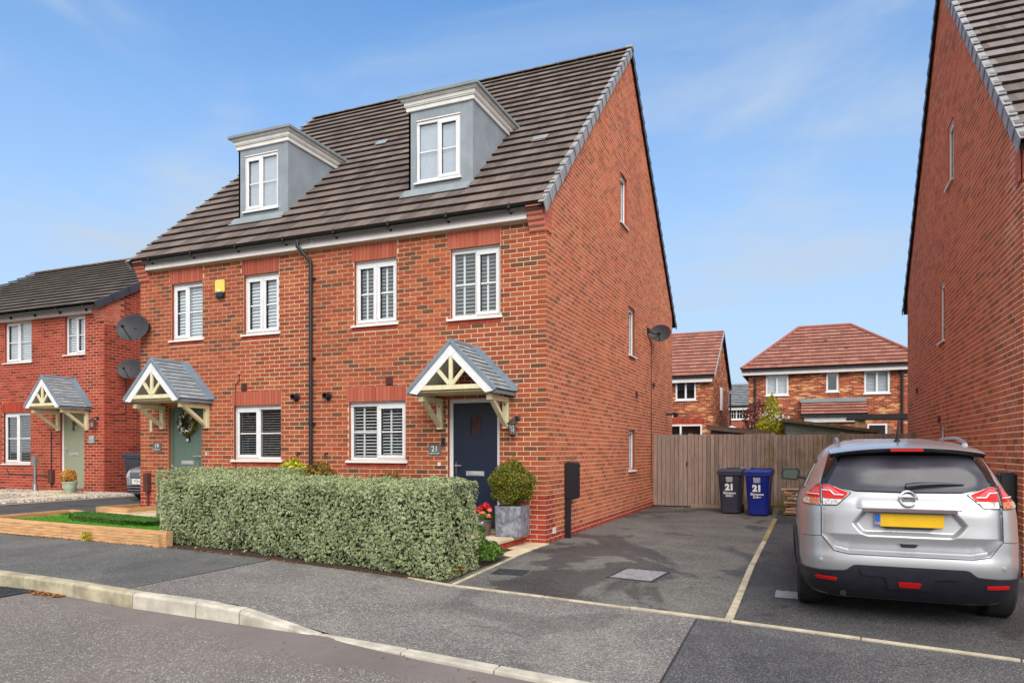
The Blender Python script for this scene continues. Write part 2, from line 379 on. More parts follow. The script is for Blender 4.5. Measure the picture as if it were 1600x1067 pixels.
paint('paint_silver', srgb(192, 194, 200)); paint('paint_silver_blue', srgb(176, 184, 194))
plain('cladding', srgb(34, 35, 46), .5, bump=.3)

# ------------------------------------------------------------------ mesh helpers
COL = scene.collection
class MB:
    def __init__(s): s.v = []; s.f = []; s.t = []; s.e = []; s.mi = []; s.m = 0; s.tint = .5; s.edge = 0
    def add(s, vs, fs, tint=None, edges=None):
        b = len(s.v); s.v += [tuple(v) for v in vs]; s.f += [tuple(b+i for i in f) for f in fs]
        s.t += [s.tint if tint is None else tint]*len(fs); s.mi += [s.m]*len(fs)
        s.e += edges if edges else [0]*len(vs)
        return s
    def box(s, x0, x1, y0, y1, z0, z1, tint=None):
        if x0 > x1: x0, x1 = x1, x0
        if y0 > y1: y0, y1 = y1, y0
        if z0 > z1: z0, z1 = z1, z0
        return s.add([(x0,y0,z0),(x1,y0,z0),(x1,y1,z0),(x0,y1,z0),(x0,y0,z1),(x1,y0,z1),(x1,y1,z1),(x0,y1,z1)],
              [(0,3,2,1),(4,5,6,7),(0,1,5,4),(1,2,6,5),(2,3,7,6),(3,0,4,7)], tint)
    def prism(s, poly, d, tint=None):
        n = len(poly); d = Vector(d); a = [Vector(p) for p in poly]
        nn = sum(((a[i]-a[0]).cross(a[(i+1) % n]-a[0]) for i in range(1, n)), Vector())
        if nn.dot(d) > 0: a = a[::-1]
        vs = a + [p+d for p in a]
        fs = [tuple(range(n)), tuple(range(2*n-1, n-1, -1))]
        fs += [(i, i+n, (i+1) % n+n, (i+1) % n) for i in range(n)]
        return s.add(vs, fs, tint)
    def tube(s, pts, r, n=10, cap=True, r2=None):
        pts = [Vector(p) for p in pts]; rings = []
        prev = None
        for i, p in enumerate(pts):
            d = (pts[min(i+1, len(pts)-1)]-pts[max(i-1, 0)]).normalized()
            up = Vector((0, 0, 1)) if abs(d.z) < .95 else Vector((1, 0, 0))
            if prev is not None: up = prev
            x = d.cross(up).normalized(); y = x.cross(d).normalized(); prev = y
            rr = r[i] if isinstance(r, (list, tuple)) else r
            rings.append([p+(x*math.cos(2*math.pi*k/n)+y*math.sin(2*math.pi*k/n))*rr for k in range(n)])
        vs = [v for ring in rings for v in ring]; fs = []
        for i in range(len(rings)-1):
            for k in range(n):
                fs.append((i*n+k, i*n+(k+1) % n, (i+1)*n+(k+1) % n, (i+1)*n+k))
        if cap: fs += [tuple(range(n))[::-1], tuple((len(rings)-1)*n+k for k in range(n))]
        return s.add(vs, fs)
    def bar(s, a, b, w, h, up=(0, 0, 1)):
        a, b = Vector(a), Vector(b); d = (b-a).normalized(); x = d.cross(Vector(up)).normalized(); y = x.cross(d)
        vs = [p+x*sx*w/2+y*sy*h/2 for p in (a, b) for sx, sy in ((-1,-1),(1,-1),(1,1),(-1,1))]
        return s.add(vs, [(3,2,1,0),(4,5,6,7),(0,1,5,4),(1,2,6,5),(2,3,7,6),(3,0,4,7)])
    def lathe(s, prof, c=(0,0,0), n=20, axis='z'):
        vs = []; fs = []
        for r, z in prof:
            for k in range(n):
                a = 2*math.pi*k/n; x, y = r*math.cos(a), r*math.sin(a)
                vs.append((c[0]+x, c[1]+y, c[2]+z) if axis == 'z' else (c[0]+z, c[1]+x, c[2]+y) if axis == 'x' else (c[0]+x, c[1]+z, c[2]-y))
        for i in range(len(prof)-1):
            for k in range(n): fs.append((i*n+k, i*n+(k+1) % n, (i+1)*n+(k+1) % n, (i+1)*n+k))
        fs.append(tuple(range(n))[::-1]); fs.append(tuple((len(prof)-1)*n+k for k in range(n)))
        return s.add(vs, fs)
    def mesh(s, name, mats):
        me = bpy.data.meshes.new(name); me.from_pydata(s.v, [], s.f)
        for m in (mats if isinstance(mats, (list, tuple)) else [mats]): me.materials.append(M[m])
        if len(s.f):
            me.polygons.foreach_set('material_index', s.mi)
            a = me.attributes.new('tint', 'FLOAT', 'FACE'); a.data.foreach_set('value', s.t)
            if any(s.e):
                a = me.attributes.new('edge', 'FLOAT', 'POINT'); a.data.foreach_set('value', s.e)
        me.update(); return me
    def build(s, name, mats, parent=None, bevel=0, smooth=False, kind=None, seg=2):
        me = s.mesh(name, mats)
        if bevel:
            bm = bmesh.new(); bm.from_mesh(me); bmesh.ops.remove_doubles(bm, verts=bm.verts, dist=1e-5)
            bmesh.ops.bevel(bm, geom=[e for e in bm.edges if len(e.link_faces) == 2 and e.calc_face_angle(0) > .5], offset=bevel, segments=seg, affect='EDGES', clamp_overlap=True)
            bm.to_mesh(me); bm.free()
        if smooth: shade(me)
        return link(name, me, parent, kind)
def shade(me, ang=40):
    me.shade_smooth()
    try: me.set_sharp_from_angle(angle=R(ang))
    except Exception: pass
def link(name, me, parent=None, kind=None, mat=None):
    o = bpy.data.objects.new(name, me); COL.objects.link(o)
    if parent is not None:
        o.parent = parent
        o.matrix_parent_inverse = parent_inv(parent)
    if mat is not None: o.matrix_basis = mat
    if kind: o['kind'] = kind
    return o
_inv = {}
def world_m(o):
    m = Matrix.LocRotScale(o.location, o.rotation_euler, o.scale) if o.type == 'EMPTY' or o.parent is None else o.matrix_basis
    return m if o.parent is None else world_m(o.parent) @ o.matrix_parent_inverse @ m
def parent_inv(p): 
    return world_m(p).inverted()
def thing(name, label, cat, loc=(0,0,0), group=None, kind=None):
    o = bpy.data.objects.new(name, None); COL.objects.link(o); o.location = loc
    o.empty_display_size = .3
    if kind: o['kind'] = kind
    else: o['label'] = label; o['category'] = cat
    if group: o['group'] = group
    return o
def tag(o, label, cat, group=None, kind=None):
    o['label'] = label; o['category'] = cat
    if group: o['group'] = group
    if kind: o['kind'] = kind
    return o
def text_mesh(txt, size, mat, width=None, depth=.002, bold=0):
    c = bpy.data.curves.new('lettering', 'FONT'); c.body = txt; c.size = size; c.align_x = 'CENTER'; c.align_y = 'CENTER'
    c.extrude = depth/2; c.offset = bold
    o = bpy.data.objects.new('lettering', c); COL.objects.link(o)
    dg = bpy.context.evaluated_depsgraph_get(); me = bpy.data.meshes.new_from_object(o.evaluated_get(dg))
    bpy.data.objects.remove(o); me.materials.clear(); me.materials.append(M[mat])
    return me
def put_text(txt, size, mat, loc, parent, rot=(R(90), 0, 0), bold=0, name='lettering'):
    me = text_mesh(txt, size, mat, bold=bold)
    from mathutils import Euler
    return link(name, me, parent, None, Matrix.Translation(loc) @ Euler(rot).to_matrix().to_4x4())

# ------------------------------------------------------------------ ground heights
def clamp(x, a=0., b=1.): return max(a, min(b, x))
def G(x, y):
    g = -.03*max(min(x, 0), -12.)
    return g + .03*min(0, y+1)*clamp((x+3)/3) if y > -3.3 else g + .03*(-2.3)*clamp((x+3)/3)
KL = [(-40,-5.9),(-4.35,-5.30),(-3.15,-5.32),(-2.15,-5.40),(-1.0,-5.40),(-.02,-5.33),(2.35,-5.68),(8,-6.58),(40,-11.7)]
EL = [(-40,-3.9),(-7.3,-3.5),(-4.3,-3.17),(-.55,-3.12),(.09,-3.2),(1.2,-3.36),(3.07,-3.70),(5.1,-4.12),(12,-5.4),(40,-10.5)]
def poly_y(L, x):
    for (a, b), (c, d) in zip(L, L[1:]):
        if x <= c: return b+(d-b)*(x-a)/(c-a)
    return L[-1][1]
def kerb_top(x):
    hi = .04-.018*max(x, -12); lo = -.135
    return lo + (hi-lo)*clamp((-.1-x)/.9)
def road_z(x, y):
    if x >= .8: return -.165
    if x > -1.1: return -.165+.085*(.8-x)/1.9
    return -.08+.018*(-1.1-max(x, -12))
def sheet(name, xs, ylo, yhi, zf, mat, n=4, kind='structure', parent=None):
    vs = []; fs = []
    for x in xs:
        a, b = ylo(x), yhi(x)
        ys = [a, max(a, -3.3), max(a, -1.0), min(3.0, b), min(10.0, b), b] if n >= 8 else [a+(b-a)*k/n for k in range(n+1)]
        for y in ys: vs.append((x, y, zf(x, y)))
    if n >= 8: n = 5
    for i in range(len(xs)-1):
        for k in range(n): fs.append((i*(n+1)+k, (i+1)*(n+1)+k, (i+1)*(n+1)+k+1, i*(n+1)+k+1))
    mb = MB(); mb.add(vs, fs); return mb.build(name, mat, parent, kind=kind)
def frange(a, b, s):
    n = max(1, round((b-a)/s)); return [a+(b-a)*i/n for i in range(n+1)]
XL = lambda a, b: sorted(set([a, b] + [x for x in frange(-12, 8, .5) if a < x < b] + [x for x in (-30, -20, 12, 20, 30) if a < x < b]+[x for x, _ in KL+EL if a < x < b]))
# base ground far and wide
mb = MB(); mb.add([(-900,-900,-.6),(900,-900,-.6),(900,900,-.6),(-900,900,-.6)], [(0,1,2,3)]); mb.build('ground', 'ground_far', kind='structure')
sheet('road', XL(-40, 40), lambda x: -17, lambda x: poly_y(KL, x)+.02, road_z, 'road_surface', 6)
sheet('far_pavement', XL(-40, 40), lambda x: -24, lambda x: -17.0, lambda x, y: road_z(x, y)+.09, 'tarmac_pavement', 2)
def pave_z(x, y):
    a, b = poly_y(KL, x), poly_y(EL, x); f = clamp((y-a)/(b-a))
    zb = G(x, b); return kerb_top(x)-.004 + (zb-kerb_top(x))*f
KI = lambda x: poly_y(KL, x)+.115
sheet('pavement', XL(-40, -2.5), KI, lambda x: poly_y(EL, x), pave_z, 'tarmac_pavement_dark')
sheet('pavement', XL(-2.5, 2.78), KI, lambda x: poly_y(EL, x)-.0, pave_z, 'tarmac_pavement')
sheet('pavement', XL(2.78, 40), KI, lambda x: poly_y(EL, x), pave_z, 'tarmac_new')
GZ = lambda o: (lambda x, y: G(x, y)+o)
sheet('garden_ground', XL(-7.9, -.06), lambda x: poly_y(EL, x)+.0, lambda x: .1, GZ(0), 'soil', 12)
sheet('driveway', XL(-.06, 3.03), lambda x: poly_y(EL, x), lambda x: 30, GZ(-.002), 'tarmac_drive', 12)
sheet('driveway', XL(3.03, 6.2), lambda x: poly_y(EL, x), lambda x: 30, GZ(-.003), 'tarmac_drive_dark', 12)
sheet('verge_ground', XL(6.2, 40), lambda x: poly_y(EL, x), lambda x: 30, GZ(-.004), 'tarmac_drive_dark', 4)
sheet('driveway', XL(-11.35, -7.9), lambda x: poly_y(EL, x), lambda x: 30, GZ(0), 'tarmac_drive_dark', 8)
sheet('garden_ground', XL(-40, -11.35), lambda x: poly_y(EL, x), lambda x: 30, GZ(0), 'soil', 5)
sheet('back_garden', [-7.9, -.06], lambda x: .1, lambda x: 30, GZ(-.02), 'ground_far', 2)

# kerb stones and edging, each stone its own piece
kerb = thing('kerb', '', '', (0, -5.4, 0), kind='structure')
def kerb_pt(x): return Vector((x, poly_y(KL, x), 0))
xs = [-9.6,-8.7,-7.8,-6.9,-5.98,-5.06,-4.80,-3.91,-3.10,-2.19,-1.39,-.89,-.12,.78,1.63,2.52,3.45,4.38,5.3,6.2,7.1,8.0]
for i, (a, b) in enumerate(zip(xs, xs[1:])):
    a2, b2 = a+.006, b-.006; mb = MB(); vs = []
    for x in (a2, b2):
        p = kerb_pt(x); zt = kerb_top(x); zr = road_z(x, 0)-.1
        hb = .03 if zt-zr > .17 else .012
        for dy, z in ((.125, zr), (.125, zt), (hb, zt), (0.004, zt-hb*.6), (-.006, zr)):
            vs.append((x, p.y+dy, z))
    fs = [(0,1,2,3,4), (9,8,7,6,5)] + [(k, k+5, (k+1) % 5+5, (k+1) % 5) for k in range(5)]
    mb.add(vs, fs, random.random()); mb.build('kerb_stone', 'kerb_old' if b < -2 else 'kerb', kerb, bevel=.006, seg=1)
edg = thing('edging_strip', '', '', (3, -3.7, 0), kind='structure')
def strip(p0, p1, w, parent, mat, up=.012, seglen=.9):
    p0, p1 = Vector(p0), Vector(p1); n = max(1, round((p1-p0).length/seglen)); d = (p1-p0).normalized(); s = Vector((-d.y, d.x))*w/2
    for i in range(n):
        a = p0+(p1-p0)*i/n+d*.005; b = p0+(p1-p0)*(i+1)/n-d*.005
        vs = []
        for q in (a-s, b-s, b+s, a+s): vs.append((q.x, q.y, G(q.x, q.y)-.1))
        j = random.uniform(-.004, .004)
        for q in (a-s, b-s, b+s, a+s): vs.append((q.x, q.y, G(q.x, q.y)+up+j))
        MB().add(vs, [(3,2,1,0),(4,5,6,7),(0,1,5,4),(1,2,6,5),(2,3,7,6),(3,0,4,7)], random.random()).build('edging_stone', mat, parent, bevel=.005, seg=1)
pts = [(-.55,-3.12),(.09,-3.2),(1.2,-3.36),(3.07,-3.70),(5.1,-4.12),(8,-4.66)]
for a, b in zip(pts, pts[1:]): strip(a, b, .05, edg, 'edging')
strip((3.05, -3.68), (3.05, 1.6), .07, edg, 'edging'); strip((3.05, 1.61), (3.05, 5.6), .08, edg, 'edging_old')
strip((.05, -3.16), (.03, -1.3), .045, edg, 'edging')
# joints between the tarmac patches
mb = MB()
for x0, y0, x1, y1 in ((2.78, -3.7, 2.79, -5.6), (-2.5, -3.2, -2.45, -5.25)):
    n = 12
    for i in range(n):
        a, b = i/n, (i+1)/n; w = .008
        xa, ya, xb, yb = x0+(x1-x0)*a, y0+(y1-y0)*a, x0+(x1-x0)*b, y0+(y1-y0)*b
        mb.add([(xa-w, ya, pave_z(xa, ya)+.004), (xa+w, ya, pave_z(xa, ya)+.004), (xb+w, yb, pave_z(xb, yb)+.004), (xb-w, yb, pave_z(xb, yb)+.004)], [(0,1,2,3)])
mb.build('tar_joint', 'black_plastic', kind='structure')

# ------------------------------------------------------------------ brickwork
def sub_rects(rects, o):
    res = []
    for (a, b, c, d) in rects:           # u0,u1,z0,z1
        if o[0] >= b or o[1] <= a or o[2] >= d or o[3] <= c: res.append((a, b, c, d)); continue
        if o[0] > a: res.append((a, o[0]-.006, c, d))
        if o[1] < b: res.append((o[1]+.006, b, c, d))
        m0, m1 = max(a, o[0]), min(b, o[1])
        if o[2]-.004 > c: res.append((m0, m1, c, min(d, o[2]-.004)))
        if o[3]+.004 < d: res.append((m0, m1, max(c, o[3]+.004), d))
    return [r for r in res if r[1]-r[0] > .02 and r[3]-r[2] > .012]
def clip_poly(poly, planes):             # keep a*u+b*z<=c
    for a, b, c in planes:
        res = []
        for i, p in enumerate(poly):
            q = poly[(i+1) % len(poly)]; fp = a*p[0]+b*p[1]-c; fq = a*q[0]+b*q[1]-c
            if fp <= 0: res.append(p)
            if (fp < 0 < fq) or (fq < 0 < fp):
                k = fp/(fp-fq); res.append((p[0]+(q[0]-p[0])*k, p[1]+(q[1]-p[1])*k))
        poly = res
        if len(poly) < 3: return []
    return poly
class Frame:
    def __init__(s, O, U, N): s.O = Vector(O); s.U = Vector(U); s.N = Vector(N); s.Z = Vector((0,0,1))
    def p(s, u, z, n=0): return s.O+s.U*u+s.Z*z+s.N*n
    def mat(s, u, z, n=0):
        U = s.U if s.U.cross(s.N).dot(s.Z) > 0 else -s.U
        m = Matrix((U, s.N, s.Z)).transposed().to_4x4(); m.translation = s.p(u, z, n); return m
_bm = {}
def brick_mesh(L, H, tint, mat):
    k = (L, H, tint, mat)
    if k not in _bm:
        mb = MB(); c = .004
        x, z = L/2, H/2
        vs = [(-x,-.012,-z),(x,-.012,-z),(x,-.012,z),(-x,-.012,z),(-x,.001,-z),(x,.001,-z),(x,.001,z),(-x,.001,z),
              (-x+c,.004,-z+c),(x-c,.004,-z+c),(x-c,.004,z-c),(-x+c,.004,z-c)]
        fs = [(8,9,10,11)]+[(i, (i+1) % 4, (i+1) % 4+4, i+4) for i in range(4)]+[(i+4, (i+1) % 4+4, (i+1) % 4+8, i+8) for i in range(4)]
        fs = [f[::-1] for f in fs]
        _bm[k] = MB.mesh(mb.add(vs, fs, tint), 'brick', mat)
    return _bm[k]
def brickwork(parent, fr, u0, u1, z0, z1, openings, mat, planes=(), singles=300, phase=0, special=None, proud=.004):
    """running-bond wall on frame fr; largest in view become single bricks, rest joined"""
    whole = []; rest = {}
    k0 = math.floor((z0+.3)/.075)-4; k = k0
    while k*.075 < z1:
        a = max(z0, k*.075); b = min(z1, k*.075+.0635)
        if b-a > .012:
            off = ((k+phase) % 2)*.1125; u = u0-off if (k+phase) % 2 else u0
            while u < u1:
                ua, ub = max(u, u0), min(u+.2135, u1)
                if u1-ub < .045: ub = u1
                if ub-ua > .03:
                    rects = [(ua, ub, a, b)]
                    for o in openings: rects = sub_rects(rects, o)
                    for r in rects:
                        poly = [(r[0], r[2]), (r[1], r[2]), (r[1], r[3]), (r[0], r[3])]
                        full = True
                        if planes:
                            p2 = clip_poly(poly, planes); full = len(p2) == 4 and all(abs(x-y) < 1e-5 for q, w in zip(p2, poly) for x, y in zip(q, w)); poly = p2
                        if len(poly) < 3: continue
                        tn = random.random(); mm = mat
                        uc, zc = (r[0]+r[1])/2, (r[2]+r[3])/2
                        if special:
                            s = special(uc, zc)
                            if s: mm = s
                        L, H = r[1]-r[0], r[3]-r[2]
                        if full and abs(H-.0635) < .002 and L > .09:
                            P = fr.p(uc, zc); d = CAM-P
                            whole.append((L*H*max(0, d.normalized().dot(fr.N))/d.length_squared, uc, zc, L, H, tn, mm, poly))
                        else: rest.setdefault(mm, []).append((poly, tn))
                u += .225
        k += 1
    whole.sort(key=lambda w: -w[0])
    for w in whole[:singles]:
        L = round(w[3]/.005)*.005
        me = brick_mesh(round(min(L, w[3]), 4), .0635, round(w[5]*15)/15, w[6])
        n = random.uniform(-.001, .0015)
        link('brick', me, parent, None, fr.mat(w[1], w[2], n+(proud-.004)))
    for w in whole[singles:]: rest.setdefault(w[6], []).append((w[7], w[5]))
    names = list(rest); mb = MB()
    for i, mm in enumerate(names):
        mb.m = i
        for poly, tn in rest[mm]:
            n = random.uniform(-.001, .0015); q = [fr.p(u, z, proud+n*(proud/.004)) for u, z in poly]; q2 = [fr.p(u, z, -.012) for u, z in poly]
            m = len(q); vs = q+q2
            fs = [tuple(range(m))]+[(i2, i2+m, (i2+1) % m+m, (i2+1) % m) for i2 in range(m)]
            if (q[1]-q[0]).cross(q[2]-q[0]).dot(fr.N) < 0: fs = [f[::-1] for f in fs]
            mb.add(vs, fs, tn)
    if mb.f: mb.build('brick', names, parent, kind='stuff')
def core(mb, fr, u0, u1, z0, z1, openings, planes=(), depth=.1, mortar_i=0, reveal_i=1):
    """mortar face with openings, reveals running inward"""
    us = sorted({u0, u1, *[min(max(o[i], u0), u1) for o in openings for i in (0, 1)]})
    zs = sorted({z0, z1, *[min(max(o[i], z0), z1) for o in openings for i in (2, 3)]})
    mb.m = mortar_i
    for a, b in zip(us, us[1:]):
        for c, d in zip(zs, zs[1:]):
            if any(o[0] < (a+b)/2 < o[1] and o[2] < (c+d)/2 < o[3] for o in openings): continue
            poly = clip_poly([(a, c), (b, c), (b, d), (a, d)], planes)
            if len(poly) >= 3:
                q = [fr.p(u, z) for u, z in poly]
                if (q[1]-q[0]).cross(q[2]-q[0]).dot(fr.N) < 0: q = q[::-1]
                mb.add(q, [tuple(range(len(q)))])
    mb.m = reveal_i
    for o in openings:
        a, b, c, d = o[:4]
        for (ua, za), (ub, zb) in (((a, c), (b, c)), ((b, c), (b, d)), ((b, d), (a, d)), ((a, d), (a, c))):
            mb.add([fr.p(ua, za), fr.p(ub, zb), fr.p(ub, zb, -depth), fr.p(ua, za, -depth)], [(0,1,2,3)], random.random())
def soldier(parent, fr, u0, u1, z0, z1, mat='brick_soldier', name='soldier_brick', n=None, proud=.004):
    n = n or round((u1-u0)/.075); w = (u1-u0)/n
    key = {}
    for i in range(n):
        mb = MB(); q = round(random.random()*5)/5
        L, H = w-.008, z1-z0
        kk = ('s', round(L, 3), round(H, 3), q, mat)
        if kk not in _bm: _bm[kk] = MB().box(-L/2, L/2, -.012, .008+proud, -H/2, H/2, q).mesh(name, mat)
        link(name, _bm[kk], parent, None, fr.mat(u0+w*(i+.5), (z0+z1)/2))

# ------------------------------------------------------------------ windows and doors
def fbox(mb, fr, u0, u1, z0, z1, n0, n1):
    return mb.prism([fr.p(u0, z0, n0), fr.p(u1, z0, n0), fr.p(u1, z1, n0), fr.p(u0, z1, n0)], fr.N*(n1-n0))
_slat = {}
def window(parent, fr, u0, u1, z0, z1, lights=2, sash=(), bar=True, recess=.055, fill='blind', sill=True, fw=.05, split=None, slat_step=.06, tv=True, gl='glass', sill_over=.05, back=True):
    """outer frame is the part; sashes, panes, bars, sill, blind slats are its pieces"""
    n0, n1 = -recess-.06, -recess
    mb = MB()
    top = z1-.03 if tv else z1
    fbox(mb, fr, u0, u1, z0, z0+fw, n0, n1); fbox(mb, fr, u0, u1, top-fw, top, n0, n1)
    fbox(mb, fr, u0, u0+fw, z0+fw, top-fw, n0, n1); fbox(mb, fr, u1-fw, u1, z0+fw, top-fw, n0, n1)
    um = split if split else (u0+u1)/2
    cells = [(u0+fw, u1-fw)] if lights == 1 else [(u0+fw, um-.022), (um+.022, u1-fw)]
    if lights == 2: fbox(mb, fr, um-.022, um+.022, z0+fw, top-fw, n0, n1)
    w = mb.build('window', 'upvc', parent, bevel=.004, seg=1)
    if tv:
        fbox(MB(), fr, u0-.0, u1+.0, z1-.022, z1-.002, n0+.01, n1+.018).build('head_vent', 'upvc_dirty', w)
    for i, (a, b) in enumerate(cells):
        c, d = z0+fw, top-fw
        if i in sash:
            mb = MB(); s = .042; q0, q1 = n1-.012, n1+.012; a0, b0, c0, d0 = a-.012, b+.012, c-.012, d+.012
            fbox(mb, fr, a0, b0, c0, c+s, q0, q1); fbox(mb, fr, a0, b0, d-s, d0, q0, q1)
            fbox(mb, fr, a0, a+s, c+s, d-s, q0, q1); fbox(mb, fr, b-s, b0, c+s, d-s, q0, q1)
            mb.build('sash', 'upvc', w, bevel=.004, seg=1); a, b, c, d = a+s, b-s, c+s, d-s
        g = MB(); fbox(g, fr, a, b, c, d, n1-.035, n1-.03); g.build('pane', gl, w)
        gs = MB(); t_ = .008
        for (x0, x1, y0, y1) in ((a, b, c, c+t_), (a, b, d-t_, d), (a, a+t_, c+t_, d-t_), (b-t_, b, c+t_, d-t_)): fbox(gs, fr, x0, x1, y0, y1, n1-.03, n1-.024)
        gs.build('gasket', 'black_plastic', w)
        if bar:
            zz = (c+d)/2; fbox(MB(), fr, a+.008, b-.008, zz-.011, zz+.011, n1-.029, n1-.016).build('glazing_bar', 'upvc', w)
        ww = b-a
        if fill in ('shutter', 'blind', 'dark_blind'):
            st = slat_step; m = int((d-c)/st)
            ang = {'shutter': 24, 'blind': 62, 'dark_blind': 8}[fill]; hh = {'shutter': .042, 'blind': .066, 'dark_blind': .022}[fill]
            key = (round(ww, 3), fill)
            if key not in _slat:
                ca, sa = math.cos(R(ang)), math.sin(R(ang)); h2 = hh/2
                mb2 = MB(); x = ww/2
                mb2.prism([(-x, h2*ca, -h2*sa), (x, h2*ca, -h2*sa), (x, -h2*ca, h2*sa), (-x, -h2*ca, h2*sa)], (0, .003*sa, .003*ca))
                _slat[key] = mb2.mesh('blind_slat', 'shutter' if fill == 'shutter' else 'blind')
            for j in range(m):
                link('blind_slat', _slat[key], w, None, fr.mat((a+b)/2, c+(j+.5)*(d-c)/m, n1-.075))
            if fill == 'shutter':
                for q in (a+ww*.42,):
                    fbox(MB(), fr, q-.016, q+.016, c, d, n1-.05, n1-.042).build('shutter_stile', 'shutter', w)
        elif fill == 'curtain':
            fbox(MB(), fr, a-.02, b+.02, c-.02, d+.02, n1-.07, n1-.06).build('blind', 'curtain', w)
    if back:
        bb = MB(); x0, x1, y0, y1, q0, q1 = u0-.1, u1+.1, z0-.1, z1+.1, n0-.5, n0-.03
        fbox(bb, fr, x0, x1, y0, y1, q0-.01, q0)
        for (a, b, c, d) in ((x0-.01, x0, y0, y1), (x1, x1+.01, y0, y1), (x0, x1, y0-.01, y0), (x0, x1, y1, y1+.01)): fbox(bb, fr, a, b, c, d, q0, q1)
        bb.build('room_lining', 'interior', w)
    if sill:
        mb = MB(); P = fr.p
        prof = [(n0, z0), (.045, z0-.012), (.045, z0-.04), (.03, z0-.04), (.03, z0-.03), (n0, z0-.03)]
        mb.prism([P(u0-sill_over, z, n) for n, z in prof], fr.U*(u1-u0+2*sill_over-.0)); mb.build('sill', 'upvc_dirty', w)
    return w
def door(parent, fr, u0, u1, z0, z1, leaf, frame='upvc', hinge='right', win=True, fw=.065, letter=True):
    n0, n1 = -.13, -.06
    mb = MB(); fbox(mb, fr, u0, u0+fw, z0, z1, n0, n1); fbox(mb, fr, u1-fw, u1, z0, z1, n0, n1); fbox(mb, fr, u0+fw, u1-fw, z1-fw, z1, n0, n1)
    d = mb.build('door', frame, parent, bevel=.004, seg=1)
    a, b, c, e = u0+fw+.004, u1-fw-.004, z0+.03, z1-fw-.004
    fbox(MB(), fr, u0+fw, u1-fw, z0, z0+.028, n0, n1+.03).build('threshold', 'steel', d)
    w = .16; zc = e-.36; um = (a+b)/2
    mb = MB()
    fbox(mb, fr, a, b, c, zc-.13, n0+.005, n1-.012); fbox(mb, fr, a, b, zc+.13, e, n0+.005, n1-.012)
    fbox(mb, fr, a, um-w/2, zc-.13, zc+.13, n0+.005, n1-.012); fbox(mb, fr, um+w/2, b, zc-.13, zc+.13, n0+.005, n1-.012)
    mb.build('leaf', leaf, d)
    mb = MB(); g = .022
    for x0, x1, y0, y1 in ((um-w/2-g, um+w/2+g, zc-.13-g, zc-.13), (um-w/2-g, um+w/2+g, zc+.13, zc+.13+g), (um-w/2-g, um-w/2, zc-.13, zc+.13), (um+w/2, um+w/2+g, zc-.13, zc+.13)): fbox(mb, fr, x0, x1, y0, y1, n1-.012, n1-.003)
    mb.build('window_trim', leaf, d)
    fbox(MB(), fr, um-w/2, um+w/2, zc-.13, zc+.13, n1-.045, n1-.04).build('pane', 'glass', d)
    fbox(MB(), fr, um-w/2-.02, um+w/2+.02, zc-.15, zc+.15, n0-.02, n0-.01).build('room_lining', 'clay_vent', d)
    mb = MB(); fbox(mb, fr, um-.16, um+.16, z0+.86, z0+.935, n1-.012, n1-.002); fbox(mb, fr, um-.125, um+.125, z0+.875, z0+.92, n1-.002, n1+.006)
    mb.build('letterbox', 'letter_metal', d, bevel=.002, seg=1)
    hx = a+.05 if hinge == 'right' else b-.05; s = 1 if hinge == 'right' else -1
    mb = MB(); fbox(mb, fr, hx-.014, hx+.014, z0+.84, z0+1.08, n1-.012, n1-.002)
    P = fr.p; mb.tube([P(hx, z0+1.02, n1-.002), P(hx, z0+1.02, n1+.045), P(hx+s*.12, z0+1.02, n1+.045)], .009, 8)
    mb.build('handle', 'chrome', d)
    return d

